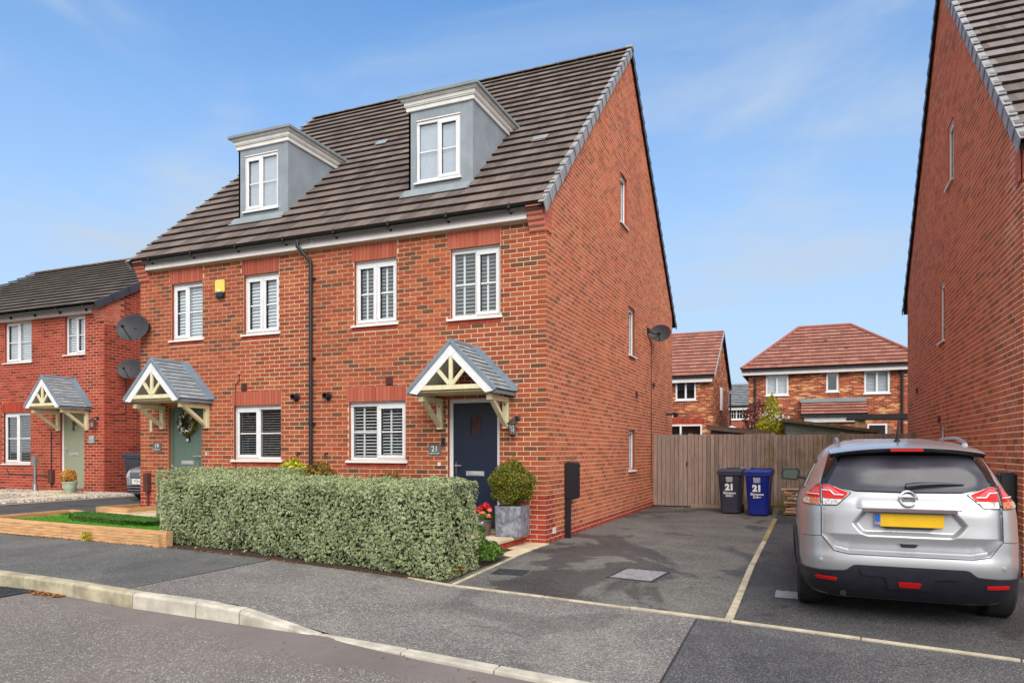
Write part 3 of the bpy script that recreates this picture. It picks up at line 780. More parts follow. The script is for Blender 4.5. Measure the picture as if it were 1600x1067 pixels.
# ------------------------------------------------------------------ roofs
_tm = {}
def tile_mesh(w, L, th, rise, tint, mat, v0=0., v1=1.):
    k = (round(w, 3), round(L, 3), th, rise, tint, mat)
    if k not in _tm:
        x = w/2; mb = MB()
        hb, ht = rise, .004
        vs = [(-x,0,hb-th),(x,0,hb-th),(x,L,ht-th*.5),(-x,L,ht-th*.5),(-x,0,hb),(x,0,hb),(x,L,ht),(-x,L,ht),(-x,.07,hb-rise*.17),(x,.07,hb-rise*.17)]
        fs = [(0,1,5,4),(4,5,9,8),(8,9,6,7),(1,2,6,9,5),(3,0,4,8,7)]
        mb.add(vs, fs, tint, [1,1,0,0,1,1,0,0,.25,.25]); mb.mi[0] = 1; _tm[k] = mb.mesh('roof_tile', [mat, 'tile_butt'])
    return _tm[k]
def roof_slope(parent, O, U, V, W, L, mat, holes=(), tile_w=.3, gauge=.34, singles=300, th=.032, rise=.052, ucl=None, stagger=True, name='roof_tile'):
    """tiles on a slope: O eaves corner, U along eaves, V up the slope; ucl(v) gives the u limits"""
    O, U, V = Vector(O), Vector(U).normalized(), Vector(V).normalized(); N = U.cross(V).normalized()
    rows = max(1, round(L/gauge)); g = L/rows; whole = []; rest = []
    for r in range(rows):
        v = r*g; lo, hi = ucl(v+g*.5) if ucl else (0, W)
        off = (r % 2)*tile_w/2 if stagger else 0; u = -off + math.floor(lo/tile_w)*tile_w
        while u < hi:
            a, b = max(u, lo), min(u+tile_w, hi)
            Lt = g*1.14 if r < rows-1 else g
            if b-a > .02:
                segs = [(a, b)]; cut = False
                for h in holes:            # u0,u1,v0,v1
                    if h[2] < v+g*.7 and h[3] > v+g*.35:
                        ns = []
                        for s0, s1 in segs:
                            if s1 <= h[0] or s0 >= h[1]: ns.append((s0, s1)); continue
                            cut = True
                            if s0 < h[0]: ns.append((s0, h[0]))
                            if s1 > h[1]: ns.append((h[1], s1))
                        segs = ns
                for s0, s1 in segs:
                    if s1-s0 < .02: continue
                    P = O+U*((s0+s1)/2)+V*v; d = CAM-P; tn = round(random.random()*9)/9
                    sc = (s1-s0)*g*max(0.02, d.normalized().dot(N))/d.length_squared
                    whole.append((sc, P, s1-s0, Lt, tn))
            u += tile_w
    whole.sort(key=lambda w: -w[0])
    Rm = Matrix((U, V, N)).transposed().to_4x4()
    mb = MB()
    for i, (sc, P, w, Lt, tn) in enumerate(whole):
        w2 = round((w-.004)/.01)*.01 if i < singles else w-.004
        m = Matrix.Translation(P+N*(.012+random.uniform(0, .003))) @ Rm
        if i < singles: link(name, tile_mesh(w2, Lt, th, rise, tn, mat), parent, None, m)
        else:
            x = (w-.004)/2; hb, ht = rise, .004
            vs = [(-x,0,hb-th),(x,0,hb-th),(x,Lt,ht-th*.5),(-x,Lt,ht-th*.5),(-x,0,hb),(x,0,hb),(x,Lt,ht),(-x,Lt,ht),(-x,.07,hb-rise*.17),(x,.07,hb-rise*.17)]
            mb.add([m @ Vector(q) for q in vs], [(0,1,5,4),(4,5,9,8),(8,9,6,7),(1,2,6,9,5),(3,0,4,8,7)], tn, [1,1,0,0,1,1,0,0,.25,.25]); mb.mi[-5] = 1
    if mb.f: mb.build(name, [mat, 'tile_butt'], parent, kind='stuff')
def verge(parent, p0, p1, out, mat, step=.34, wd=.07, drop=.15, th=.03):
    """dry-verge caps stepping up the rake"""
    p0, p1, out = Vector(p0), Vector(p1), Vector(out); L = (p1-p0).length; V = (p1-p0).normalized(); n = round(L/step)
    N = V.cross(out).normalized();  N = N if N.z > 0 else -N
    s = L/n
    for i in range(n):
        mb = MB(); a = p0+V*(i*s-.02); b = p0+V*((i+1)*s+.015)
        def pts(P, h, o, dr): return [P-out*wd+N*(h-.012), P-out*wd+N*h, P+out*o+N*h, P+out*o-N*(dr-h), P+out*(o-.012)-N*(dr-h), P+out*(o-.012)+N*(h-.012)]
        vs = pts(a, .066, .024, drop+.03)+pts(b, .036, .008, drop-.01); m = 6
        fs = [tuple(range(m)), tuple(range(2*m-1, m-1, -1))]+[(k, k+m, (k+1) % m+m, (k+1) % m) for k in range(m)]
        mb.add(vs, fs)
        mb.build('verge_cap', mat, parent)
def ridge(parent, p0, p1, mat, seg=.45, r=.12, name='ridge_tile'):
    p0, p1 = Vector(p0), Vector(p1); n = round((p1-p0).length/seg); d = (p1-p0)/n; dn = d.normalized()
    side = dn.cross(Vector((0,0,1))).normalized(); up = side.cross(dn)
    for i in range(n):
        mb = MB(); vs = []
        for P, k in ((p0+d*i+dn*.004, 1.0), (p0+d*(i+1)-dn*.004, 1.0)):
            for a in range(7):
                t_ = R(-80+160*a/6); vs.append(P+side*math.sin(t_)*r*k+up*(math.cos(t_)*r*.62-.04))
            for a in range(7):
                t_ = R(80-160*a/6); vs.append(P+side*math.sin(t_)*(r-.02)+up*(math.cos(t_)*(r-.02)*.62-.04))
        m = 14; fs = [tuple(range(m)), tuple(range(2*m-1, m-1, -1))]+[(k, k+m, (k+1) % m+m, (k+1) % m) for k in range(m)]
        mb.add(vs, fs, random.random()); mb.build(name, mat, parent)
def gutter(parent, x0, x1, y, z, mat='black_plastic', brk=1.0, name='gutter', r=.06):
    mb = MB(); vs = []; n = 8
    for x in (x0, x1):
        for a in range(n+1):
            t_ = math.pi*a/n; vs.append((x, y-math.cos(t_)*r, z-math.sin(t_)*r*1.05))
        for a in range(n+1):
            t_ = math.pi*(n-a)/n; vs.append((x, y-math.cos(t_)*(r-.006), z-math.sin(t_)*(r-.006)*1.05+.001))
    m = 2*n+2; fs = [tuple(range(m)), tuple(range(2*m-1, m-1, -1))]+[(k, k+m, (k+1) % m+m, (k+1) % m) for k in range(m)]
    mb.add(vs, fs); g = mb.build(name, mat, parent, smooth=True)
    if brk:
        k = max(1, round((x1-x0)/brk))
        for i in range(k):
            x = x0+(x1-x0)*(i+.5)/k
            b = MB().box(x-.016, x+.016, y-r-.008, y+r, z-r*1.05-.014, z-r*1.05-.001)
            b.box(x-.016, x+.016, y-r-.012, y-r-.001, z-r*1.05-.014, z+.012); b.box(x-.016, x+.016, y+.02, y+r+.02, z-.13, z-r*1.05-.014)
            b.build('gutter_bracket', mat, g)
    return g
def canopy(parent, cx, half, y0, y1, z_eave, z_apex, leg_dx, leg_z, tiles='canopy_tile'):
    """gabled porch hood: y0 front, y1 wall"""
    c = thing_part('porch_canopy', parent, (cx, y1, z_eave))
    run = half; riseh = z_apex-z_eave; Ls = math.hypot(run, riseh)
    for s in (-1, 1):
        e = Vector((cx+s*half, y0, z_eave)); up = Vector((-s*run, 0, riseh)).normalized(); n = up.cross(Vector((0, -s, 0))).normalized(); n = n if n.z > 0 else -n
        MB().prism([e, e+up*Ls, e+up*Ls+Vector((0, y1-y0, 0)), e+Vector((0, y1-y0, 0))], -n*.04).build('roof_deck', 'upvc', c)
        O = e if s == -1 else Vector((cx+half, y1, z_eave)); U = Vector((0, -1, 0)) if s == -1 else Vector((0, -1, 0))
        if s == 1: roof_slope(c, (cx+half, y0, z_eave), (0, 1, 0), up, y1-y0, Ls, tiles, tile_w=.2, gauge=.10, th=.014, rise=.022, singles=100, name='slate')
        else: roof_slope(c, (cx-half, y1, z_eave), (0, -1, 0), up, y1-y0, Ls, tiles, tile_w=.2, gauge=.10, th=.014, rise=.022, singles=100, name='slate')
        # verge trim and white bargeboard
        f = Vector((0, -1, 0))
        MB().prism([e-n*.02-up*.01, e+up*(Ls+.005)-n*.02, e+up*(Ls+.005)+n*.045, e-up*.01+n*.045], (0, -.035, 0)).build('verge_trim', 'lead_blue', c, bevel=.004, seg=1)
        e2 = e+Vector((0, .0, 0))-n*.022
        MB().prism([e2+up*.0, e2+up*(Ls-.0), e2+up*(Ls-.115)-n*.115, e2+up*.08-n*.115], (0, -.022, 0)).build('bargeboard', 'upvc', c)
        # side fascia
        MB().box(cx+s*(half-.03), cx+s*(half+.005), y0, y1, z_eave-.045, z_eave+.0).build('side_trim', 'lead_blue', c)
        # bracket: wall post, beam, curved-looking brace
        bx = cx+s*leg_dx; zt = z_eave-.06
        b = MB().box(bx-.045, bx+.045, y1-.07, y1, leg_z, zt).build('bracket', 'cream_wood', c, bevel=.004, seg=1)
        MB().box(bx-.045, bx+.045, y0+.10, y1-.07, zt-.08, zt).build('beam', 'cream_wood', b, bevel=.004, seg=1)
        MB().bar((bx, y1-.06, leg_z+.06), (bx, y0+.20, zt-.06), .06, .07, (1, 0, 0)).build('brace', 'cream_wood', b)
        mb = MB()
        for zz in (leg_z+.06, zt-.12): mb.tube([(bx, y1-.075, zz), (bx, y1-.07, zz)], .014, 8)
        mb.build('bolt', 'black_metal', b)
    ys = y0+.0; z0 = z_eave+.02
    hh = half-.10
    MB().box(cx-hh+.03, cx+hh-.03, ys-.02, ys+.02, z0, z0+.07).build('tie_beam', 'cream_wood', c, bevel=.003, seg=1)
    MB().box(cx-.03, cx+.03, ys-.018, ys+.018, z0+.07, z_apex-.20).build('king_post', 'cream_wood', c, bevel=.003, seg=1)
    for s in (-1, 1): MB().bar((cx+s*.03, ys, z0+.09), (cx+s*half*.40, ys, z0+.09+riseh*.40), .055, .03, (0, 1, 0)).build('strut', 'cream_wood', c)
    MB().box(cx-hh+.02, cx+hh-.02, ys+.03, y1, z0-.03, z0-.01).build('soffit', 'cream_wood', c)
    MB().prism([(cx-.10, y0-.0, z_apex-.125), (cx, y0, z_apex-.225), (cx+.10, y0, z_apex-.125), (cx, y0, z_apex-.02)], (0, -.025, 0)).build('apex_plate', 'upvc', c)
    for s in (-1, 1):
        e = Vector((cx+s*(half+.0), y1, z_eave)); up = Vector((-s*run, 0, riseh)).normalized(); n = Vector((s*riseh, 0, run)).normalized()
        MB().prism([e, e+up*Ls, e+up*Ls+n*.10, e+n*.10], (0, -.018, 0)).build('flashing', 'lead_blue', c)
        MB().prism([e+n*.033, e+up*Ls+n*.033, e+up*Ls+n*.045, e+n*.045], (0, -.13, 0)).build('flashing', 'lead_blue', c)
    MB().tube([(cx, y0-.03, z_apex+.02), (cx, y1, z_apex+.02)], .045, 8).build('ridge_roll', 'lead_blue', c)
    return c
def thing_part(name, parent, loc):
    o = bpy.data.objects.new(name, None); COL.objects.link(o); o.parent = parent; o.empty_display_size = .2
    o.matrix_parent_inverse = parent_inv(parent); o.location = loc
    return o
def corbel(parent, x0, x1, y, ztop, steps=5, proj=.2, side=1):
    """oversailing brick courses at the eaves"""
    for k in range(steps):
        z1 = ztop-k*.075; z0 = z1-.067; p = proj*(1-k/steps)
        q = random.random()
        mb = MB().box(x0, x1, y-p, y+.0, z0, z1, q); mb.build('corbel_brick', 'brick_corbel', parent, bevel=.003, seg=1)
        for j in range(2):
            a, b = y+.005+j*.115, y+.11+j*.115
            if side: MB().box(side*.0+(x1 if side > 0 else x0)-.02, (x1 if side > 0 else x0)+side*.011, a, b, z0, z1, random.random()).build('corbel_brick', 'brick_corbel', parent)
        mb = MB().box(x0+.004, x1-.004, y-p+.012, y, z0-.008, z0).build('mortar_bed', 'mortar', parent)
def downpipe(parent, x, y, ztop, zbot, gy, gx, brackets=(.3, .6)):
    mb = MB(); mb.tube([(gx, gy, ztop), (gx, gy, ztop-.1), (x, y-.01, ztop-.36), (x, y-.01, ztop-.45), (x, y-.01, zbot)], .034, 12)
    p = mb.build('downpipe', 'black_plastic', parent, smooth=True)
    for zz in brackets:
        b = MB().tube([(x, y-.01, zz-.02), (x, y-.01, zz+.02)], .042, 12); b.box(x-.02, x+.07, y, y+.035, zz-.015, zz+.015); b.build('pipe_clip', 'black_plastic', p)
    return p

# ------------------------------------------------------------------ the semi-detached pair
YR, YB, SL, ZE = 5.45, 10.75, .9268, 5.18          # ridge Y, back wall, roof slope, eaves tile plane at Y=-.15
ZR = ZE+SL*(YR+.15)
FF = lambda: Frame((0, 0, 0), (1, 0, 0), (0, -1, 0))
def dormer(house, xa, xb, zt):
    yf = .70; zb = ZE+SL*(yf+.15)-.06; zc = zt-.26
    mb = MB(); fr = Frame((0, yf, 0), (1, 0, 0), (0, -1, 0))
    wx0, wx1, wz0, wz1 = xa+.15, xb-.24, 6.14, 7.24
    core(mb, fr, xa, xb, zb, zc+.05, [(wx0, wx1, wz0, wz1)], reveal_i=0, depth=.08)
    yt = -.15+(zc+.05-ZE)/SL
    for x, s in ((xa, -1), (xb, 1)):
        mb.prism([(x, yf, zb), (x, yt+.1, zc+.05), (x, yf, zc+.05)], (-s*.04, 0, 0))
    mb.box(xb-.075, xb+.006, yf-.008, yf+.0, zb+.0, zc+.02); mb.box(xb, xb+.006, yf, yf+.075, zb+.1, zc+.02)
    d = mb.build('dormer', 'render_blue', house)
    for z0, z1, ov, nm, mt in ((zc, zc+.075, .035, 'cornice', 'upvc_dirty'), (zc+.075, zc+.095, .055, 'cornice', 'upvc_dirty'), (zc+.095, zc+.165, .065, 'cornice', 'upvc_dirty'), (zc+.165, zc+.185, .10, 'cornice', 'upvc_dirty'), (zc+.185, zc+.20, .12, 'cornice', 'upvc_dirty'), (zc+.20, zt, .15, 'flat_roof', 'lead_grey')):
        ye = -.15+(z1-ZE)/SL+.10
        o = MB().box(xa-ov, xb+ov, yf-ov, ye, z0, z1).build(nm, mt, d, bevel=.006, seg=1)
    up = Vector((0, 1, SL)).normalized(); n = Vector((0, -SL, 1)).normalized()
    a = Vector((xa-.06, yf-.19, ZE+SL*(yf-.19+.15)))+n*.055; 
    MB().prism([a, a+Vector((xb-xa+.10, 0, 0)), a+Vector((xb-xa+.06, 0, 0))+up*.20+n*.03, a+Vector((.04, 0, 0))+up*.20+n*.03], -n*.012).build('lead_apron', 'lead_grey', d)
    window(house, fr, wx0, wx1, wz0, wz1, 2, (1,) if xa > -4 else (0,), recess=.02, fill='curtain', gl='glass_frosted', sill_over=.03, back=False)
def semi(label, x0, x1, gside, wins, dr, dorm, drleaf, drframe, brmat, sg):
    h = thing('brick_house', label, 'house', ((x0+x1)/2, 0, 0))
    ff = FF()
    cop = [w[:4] for w in wins]+[dr]
    bop = list(cop)
    for w in wins:
        lx0, lx1 = w[0]-.045, w[1]+.01
        ltop = w[3]+.25 if w[3] < 3 else 4.94
        soldier(h, ff, lx0, lx1, w[3]+.003, ltop); bop.append((lx0, lx1, w[3], ltop))
        soldier(h, ff, w[0]-.05, w[1]+.02, w[2]-.105, w[2]-.042, 'brick_plinth', 'sill_brick', n=round((w[1]-w[0])/.1125), proud=.002)
        bop.append((w[0]-.05, w[1]+.02, w[2]-.11, w[2]))
    xg = x1 if gside > 0 else x0
    if gside > 0: bop.append((-.26, .02, 4.80, 5.3))
    else: bop.append((x0-.02, x0+.26, 4.80, 5.3))
    sp = lambda u, z: 'brick_plinth' if (abs(u-xg) < .56 and z < .76) or z < .16 else None
    zb = -.2
    brickwork(h, ff, x0, x1, zb, 4.95, bop, brmat, singles=300, special=sp)
    mb = MB(); core(mb, ff, x0, x1, zb, 5.2, cop)
    # gable end
    gf = Frame((xg, 0, 0), (0, 1, 0), (gside, 0, 0))
    pl = [(-SL, 1, 5.225), (SL, 1, 5.225+SL*2*YR)]
    gop = [(4.60, 5.20, 6.30, 7.36), (5.37, 5.97, 3.575, 4.65), (5.37, 5.97, .99, 1.90)] if gside > 0 else []
    core(mb, gf, 0, YB, zb, 10.4, gop, pl, mortar_i=3)
    if gside > 0:
        sp2 = lambda u, z: 'brick_plinth' if (u < .40 and z < .76) or z < .11 else ('brick_corbel' if u < .27 and z > 4.82 else None)
        brickwork(h, gf, 0, YB, zb, 10.4, gop, 'brick_gable_lit', planes=pl, singles=0, special=sp2, phase=1, proud=.002)
        for o in gop: window(h, gf, *o, lights=1, recess=.055, fill='curtain', bar=False, sill_over=.04)
    else:
        brickwork(h, gf, 0, 3.5, zb, 10.4, [], 'brick_gable_lit', planes=pl, singles=0, phase=1)
    bf = Frame((0, YB, 0), (1, 0, 0), (0, 1, 0)); mb.m = 2
    core(mb, bf, x0, x1, zb, 5.2, [], mortar_i=2)
    mb.build('wall', ['mortar', 'brick_orange', 'brick_distant', 'mortar_lit'], h)
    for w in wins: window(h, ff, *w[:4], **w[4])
    door(h, ff, *dr, drleaf, drframe, hinge='right' if gside > 0 else 'left')
    # roof
    up = Vector((0, 1, SL)).normalized(); n = Vector((0, -SL, 1)).normalized()
    Ls = (YR+.15)*math.hypot(1, SL)
    xa, xb = (x0-.0, x1+.05) if gside > 0 else (x0-.05, x1)
    holes = [(dorm[0]-xa+.012, dorm[1]-xa-.012, (.70+.15-.12)*math.hypot(1, SL), 3.2)]
    rm = MB()
    for s in (1, -1):
        y0 = -.2 if s == 1 else 2*YR+.2
        rm.prism([(xa+.01, y0, ZE-.065), (xb-.01, y0, ZE-.065), (xb-.01, YR, ZR-.02), (xa+.01, YR, ZR-.02)], (0, 0, -.05))
    rf = rm.build('roof', 'felt', h)
    roof_slope(rf, (xa, -.15-.05, ZE-.05*SL), (1, 0, 0), up, xb-xa, Ls+.06, 'roof_tile_brown', holes, singles=300)
    roof_slope(rf, (xb, 2*YR+.2, ZE-.05*SL), (-1, 0, 0), (0, -1, SL), xb-xa, Ls+.06, 'roof_tile_brown', singles=0)
    ridge(rf, (xa, YR, ZR+.015), (xb+(.0), YR, ZR+.015), 'ridge_clay', r=.14)
    ve = xb if gside > 0 else xa
    verge(rf, (ve, -.24, ZE-.09*SL+.0), (ve, YR, ZR+.01), (gside, 0, 0), 'verge_grey')
    verge(rf, (ve, 2*YR+.24, ZE-.09*SL), (ve, YR, ZR+.01), (gside, 0, 0), 'verge_dark', drop=.15)
    if gside > 0: MB().prism([(xb-.12, YR-.12, ZR+.0), (xb-.12, YR+.12, ZR), (xb-.12, YR, ZR+.12)], (.15, 0, 0)).build('ridge_end', 'verge_grey', rf)
    dormer(h, dorm[0], dorm[1], dorm[2])
    # eaves
    fa, fb = (x0, x1-.27) if gside > 0 else (x0+.27, x1)
    xs = frange(fa, fb, 2.2)
    for a, b in zip(xs, xs[1:]):
        MB().box(a+.0015, b-.0015, -.125, -.105, 4.965, 5.165).build('fascia_board', 'fascia_white', h)
    MB().box(fa, fb, -.104, .0, 4.957, 4.97).build('soffit', 'soffit', h)
    ga, gb = (x0, x1+.02) if gside > 0 else (x0-.06, x1)
    gutter(h, ga, gb, -.18, 5.185, r=.05)
    corbel(h, x1-.262, x1+.008, 0, 5.16, side=1) if gside > 0 else corbel(h, x0-.008, x0+.262, 0, 5.16, side=-1)
    return h
h21 = semi('orange brick house with the navy front door and tall gable beside the driveway', -4.3, 0, 1,
    [(-3.61, -2.48, 1.26, 2.26, dict(sash=(1,), fill='shutter', split=-3.06, slat_step=.052)),
     (-3.50, -2.655, 3.57, 4.66, dict(sash=(0, 1), fill='shutter', slat_step=.06)),
     (-1.64, -.765, 3.55, 4.67, dict(sash=(1,), fill='shutter', slat_step=.06, split=-1.20))],
    (-1.69, -.775, .165, 2.26), (-2.84, -1.58, 7.66), 'door_navy', 'upvc', 'brick_orange', 300)
h19 = semi('left half of the brick pair, with the sage green front door and yellow alarm box', -8.60, -4.3, -1,
    [(-6.19, -5.08, 1.26, 2.26, dict(sash=(0,), fill='dark_blind', slat_step=.045, split=-5.63)),
     (-7.76, -6.96, 3.57, 4.66, dict(sash=(0,), fill='blind', split=-7.38)),
     (-5.945, -5.13, 3.57, 4.66, dict(sash=(0, 1), fill='blind'))],
    (-7.85, -6.98, .30, 2.27), (-6.74, -5.52, 7.62), 'door_sage', 'door_sage', 'brick_orange', 300)
canopy(h21, -1.235, .725, -.76, 0, 2.32, 3.04, .58, 1.77)
canopy(h19, -7.395, .69, -.76, 0, 2.36, 3.07, .57, 1.85)
downpipe(h21, -4.37, -.055, 5.10, 1.0 if False else .1, -.19, -4.56, (4.45, 3.05, 1.9, .9))
for h, x, z in ((h21, -4.03, 2.38), (h19, -4.72, 2.38)):
    mb = MB().lathe([(.075, 0), (.075, -.012), (.055, -.02), (.05, -.12), (.038, -.12), (.038, -.05)], (x, -.01, z), 16, 'y'); mb.build('boiler_flue', 'black_plastic', h, smooth=True)
for h, x, z in ((h21, -2.79, 2.60), (h19, -5.93, 2.60)):
    mb = MB().box(x-.065, x+.065, -.022, 0, z-.07, z+.07)
    for k in range(5): mb.box(x-.05, x+.05, -.028, -.02, z-.055+k*.024, z-.045+k*.024)
    mb.build('air_vent', 'clay_vent', h)
for h, x in ((h21, -4.06), (h19, -4.66)):
    MB().tube([(x, 0, 1.38), (x, -.07, 1.38), (x, -.075, 1.33)], .016, 8).build('tap', 'black_metal', h)
MB().box(-1.86, -1.81, -.03, 0, 1.18, 1.24).build('cable_entry', 'plastic_white', h21)
MB().box(-6.86, -6.83, -.03, 0, 1.33, 1.40).build('cable_entry', 'plastic_white', h19)
MB().box(-8.31, -8.25, -.035, 0, 1.80, 2.08).build('meter_tube', 'cream_wood', h19)
MB().box(-6.07, -6.01, -.03, 0, 2.84, 2.90).build('junction_box', 'brick_corbel', h19)
MB().tube([(-6.04, -.012, 2.84), (-6.04, -.012, 2.72), (-6.13, -.012, 2.66), (-6.13, -.012, .4)], .007, 6).build('cable', 'black_plastic', h19)
for y, z in ((8.0, 3.10),): MB().box(.0, .05, y-.06, y+.06, z-.04, z+.04).build('air_vent', 'black_plastic', h21)
MB().box(0, .02, 6.0, 6.2, 2.66, 2.8).build('air_vent', 'clay_vent', h21)
MB().box(0, .02, .3, .42, .13, .22).build('air_vent', 'plastic_white', h21)
mb = MB().tube([(.0, 9.85, 2.45), (.22, 9.85, 2.45)], .03, 8); mb.lathe([(.06, 0), (.07, .1), (.03, .14)], (.26, 9.85, 2.36), 10); mb.build('outside_light', 'black_plastic', h21)
rf = [c for c in h19.children if c.name.startswith('roof')][0]
def roof_pt(x, y, o=.05): return Vector((x, y-o*.68, ZE+SL*(y+.15)+o*.73))
for hh, x, y in ((h19, -5.0, 2.9),):
    up = Vector((0, 1, SL)).normalized(); a = roof_pt(x, y, .055)
    MB().prism([a, a+Vector((.26, 0, 0)), a+Vector((.26, 0, 0))+up*.2, a+up*.2], Vector((0, -.68, .73))*.02).build('roof_vent', 'lead_grey', hh)
up = Vector((0, 1, SL)).normalized(); a = roof_pt(-.92, 1.75, .05)
MB().prism([a, a+Vector((.28, 0, 0)), a+Vector((.28, 0, 0))+up*.24, a+up*.24], Vector((0, -.68, .73))*.008).build('repair_tile', 'verge_grey', h21)
# front door step of 21
mb = MB().box(-2.0, -.33, -1.2, -.0, -.1, .105); st = thing('door_step', 'stone topped brick step under the planter and navy door', 'step', (-1.1, -.6, 0))
mb.build('core', 'mortar', st)
fs_ = Frame((-.33, 0, 0), (0, 1, 0), (1, 0, 0)); 
for k, (za, zb_) in enumerate(((-.045, .02), (.03, .095))):
    for j in range(6):
        a = -1.2+j*.225-(.1125 if k else 0); b = min(a+.215, -.005); a = max(a, -1.2)
        if b-a > .04: MB().box(-.34, -.322, a, b, za, zb_, random.random()).build('brick', 'brick_plinth', st)
for k in range(8): MB().box(-2.0+k*.21, -2.0+k*.21+.2, -1.21, -1.19, .03, .095, random.random()).build('brick', 'brick_plinth', st)
for a, b in ((-2.0, -1.45), (-1.44, -.89), (-.88, -.30)):
    for c, d in ((-1.23, -.62), (-.61, -.01)): MB().box(a, b, c, d, .108, .155, random.random()).build('paving_slab', 'sandstone', st, bevel=.006, seg=1)
pa = thing('garden_path', '', '', (-.15, -.7, 0), kind='structure')
for i, (a, b) in enumerate(((-1.32, -.76), (-.75, -.19), (-.18, -.0))):
    MB().box(-.32 if i < 2 else -.32, .045, a, b, G(0, a)-.06, G(0, a)+.016+i*.001, random.random()).build('paving_slab', 'sandstone', pa, bevel=.005, seg=1)

# ------------------------------------------------------------------ the red brick house, far left
h17 = thing('brick_house', 'red brick house set back at the far left with a pale green door', 'house', (-15, 2.4, .3))
FY = 2.4; f17 = Frame((0, FY, 0), (1, 0, 0), (0, -1, 0)); X17 = -12.78
W17 = [(-16.75, -15.62, 1.08, 2.47, dict(sash=(0,), fill='dark_blind', slat_step=.07, bar=True)),
       (-16.70, -15.58, 3.83, 4.93, dict(sash=(0,), fill='blind', tv=False)),
       (-14.25, -13.49, 3.93, 4.93, dict(sash=(1,), fill='blind', tv=False))]
D17 = (-14.45, -13.53, .44, 2.50)
bop = [w[:4] for w in W17]+[D17, (X17-.26, X17+.02, 4.72, 5.2)]
soldier(h17, f17, -16.8, -15.6, 2.473, 2.70, 'brick_plinth'); bop.append((-16.8, -15.6, 2.47, 2.70))
brickwork(h17, f17, -21.5, X17, .2, 4.93, bop, 'brick_red', singles=300)
mb = MB(); core(mb, f17, -21.55, X17, .1, 5.1, [w[:4] for w in W17]+[D17])
S17 = 2.5/4.2; g17 = Frame((X17, 0, 0), (0, 1, 0), (1, 0, 0)); pl = [(-S17, 1, 5.11-S17*2.2), (S17, 1, 5.11+S17*10.6)]
core(mb, g17, FY, 10.4, .1, 7.6, [], pl)
brickwork(h17, g17, FY, 6.5, .2, 7.6, [], 'brick_red', planes=pl, singles=0, phase=1, special=lambda u, z: 'brick_corbel' if u < FY+.5 and 4.65 < z else None)
core(mb, Frame((-21.55, 0, 0), (0, 1, 0), (-1, 0, 0)), FY, 10.4, .1, 7.6, [], pl); core(mb, Frame((0, 10.4, 0), (1, 0, 0), (0, 1, 0)), -21.55, X17, .1, 5.1, [])
mb.build('wall', ['mortar_red', 'brick_red'], h17)
for w in W17: window(h17, f17, *w[:4], **w[4])
door(h17, f17, *D17, 'door_pale', 'upvc', hinge='right')
rm = MB()
for s in (1, -1):
    y0 = 2.12 if s == 1 else 10.68
    rm.prism([(-21.6, y0, 5.06), (X17+.05, y0, 5.06), (X17+.05, 6.4, 7.61), (-21.6, 6.4, 7.61)], (0, 0, -.05))
rf = rm.build('roof', 'felt', h17)
L17 = math.hypot(4.3, 4.3*S17)
roof_slope(rf, (-21.6, 2.12, 5.10), (1, 0, 0), (0, 1, S17), 8.87, L17, 'roof_tile_grey', singles=300, gauge=.33)
roof_slope(rf, (X17+.05, 10.68, 5.10), (-1, 0, 0), (0, -1, S17), 8.87, L17, 'roof_tile_grey', singles=0)
ridge(rf, (-21.6, 6.4, 7.665), (X17+.05, 6.4, 7.665), 'ridge_clay', r=.16)
verge(rf, (X17+.06, 2.10, 5.09), (X17+.06, 6.4, 7.63), (1, 0, 0), 'verge_dark', step=.55, drop=.16)
for a, b in ((-21.5, -19.2), (-19.2, -16.9), (-16.9, -14.95), (-14.95, X17-.27)):
    MB().box(a+.002, b-.002, FY-.125, FY-.105, 4.94, 5.11).build('fascia_board', 'fascia_white', h17)
MB().box(-21.5, X17-.27, FY-.104, FY, 4.93, 4.943).build('soffit', 'soffit', h17)
gutter(h17, -21.6, X17+.02, FY-.19, 5.10)
corbel(h17, X17-.262, X17+.008, FY, 5.09, side=1)
canopy(h17, -13.94, .66, FY-.8, FY, 2.52, 3.26, .54, 1.95, 'canopy_tile')
MB().tube([(-14.75, FY-.03, 1.95), (-14.75, FY-.03, .45)], .012, 6).build('cable', 'black_plastic', h17)
MB().tube([(-16.6, FY-.02, .95), (-16.5, FY-.02, .80), (-14.9, FY-.02, .76), (-14.75, FY-.02, .72)], .012, 6).build('cable', 'black_plastic', h17)
MB().box(-14.8, -14.64, FY-.09, FY, .58, .92).build('meter_box', 'clay_vent', h17)

# ------------------------------------------------------------------ the tall gable on the right
hR = thing('brick_house', 'tall brick gable end rising behind the silver car at the right edge', 'house', (9, 4.6, 0))
XG = 5.92; gR = Frame((XG, 0, 0), (0, 1, 0), (-1, 0, 0))
SR = .95; pl = [(-SR, 1, 4.84+SR*.65), (SR, 1, 4.90+SR*9.95)]
oR = [(3.56, 4.14, 5.97, 7.0), (4.41, 4.94, 3.40, 4.47), (4.41, 4.94, 1.0, 1.9)]
brickwork(hR, gR, -.62, 9.55, -.2, 10.1, oR, 'brick_gable_lit', planes=pl, singles=300, proud=.002, special=lambda u, z: 'brick_corbel' if u < -.1 and z > 4.55 else ('brick_plinth' if z < .1 else None))
mb = MB(); core(mb, gR, -.62, 9.55, -.2, 10.1, oR, pl)
core(mb, Frame((0, -.62, 0), (1, 0, 0), (0, -1, 0)), XG, 13, -.2, 4.9, [(7.0, 8.1, 1.25, 2.25), (7.0, 7.9, 3.55, 4.6), (9.2, 10.1, 3.55, 4.6)]); core(mb, Frame((0, 9.55, 0), (1, 0, 0), (0, 1, 0)), XG, 13, -.2, 4.9, []); core(mb, Frame((13, 0, 0), (0, 1, 0), (1, 0, 0)), -.62, 9.55, -.2, 10.1, [], pl)
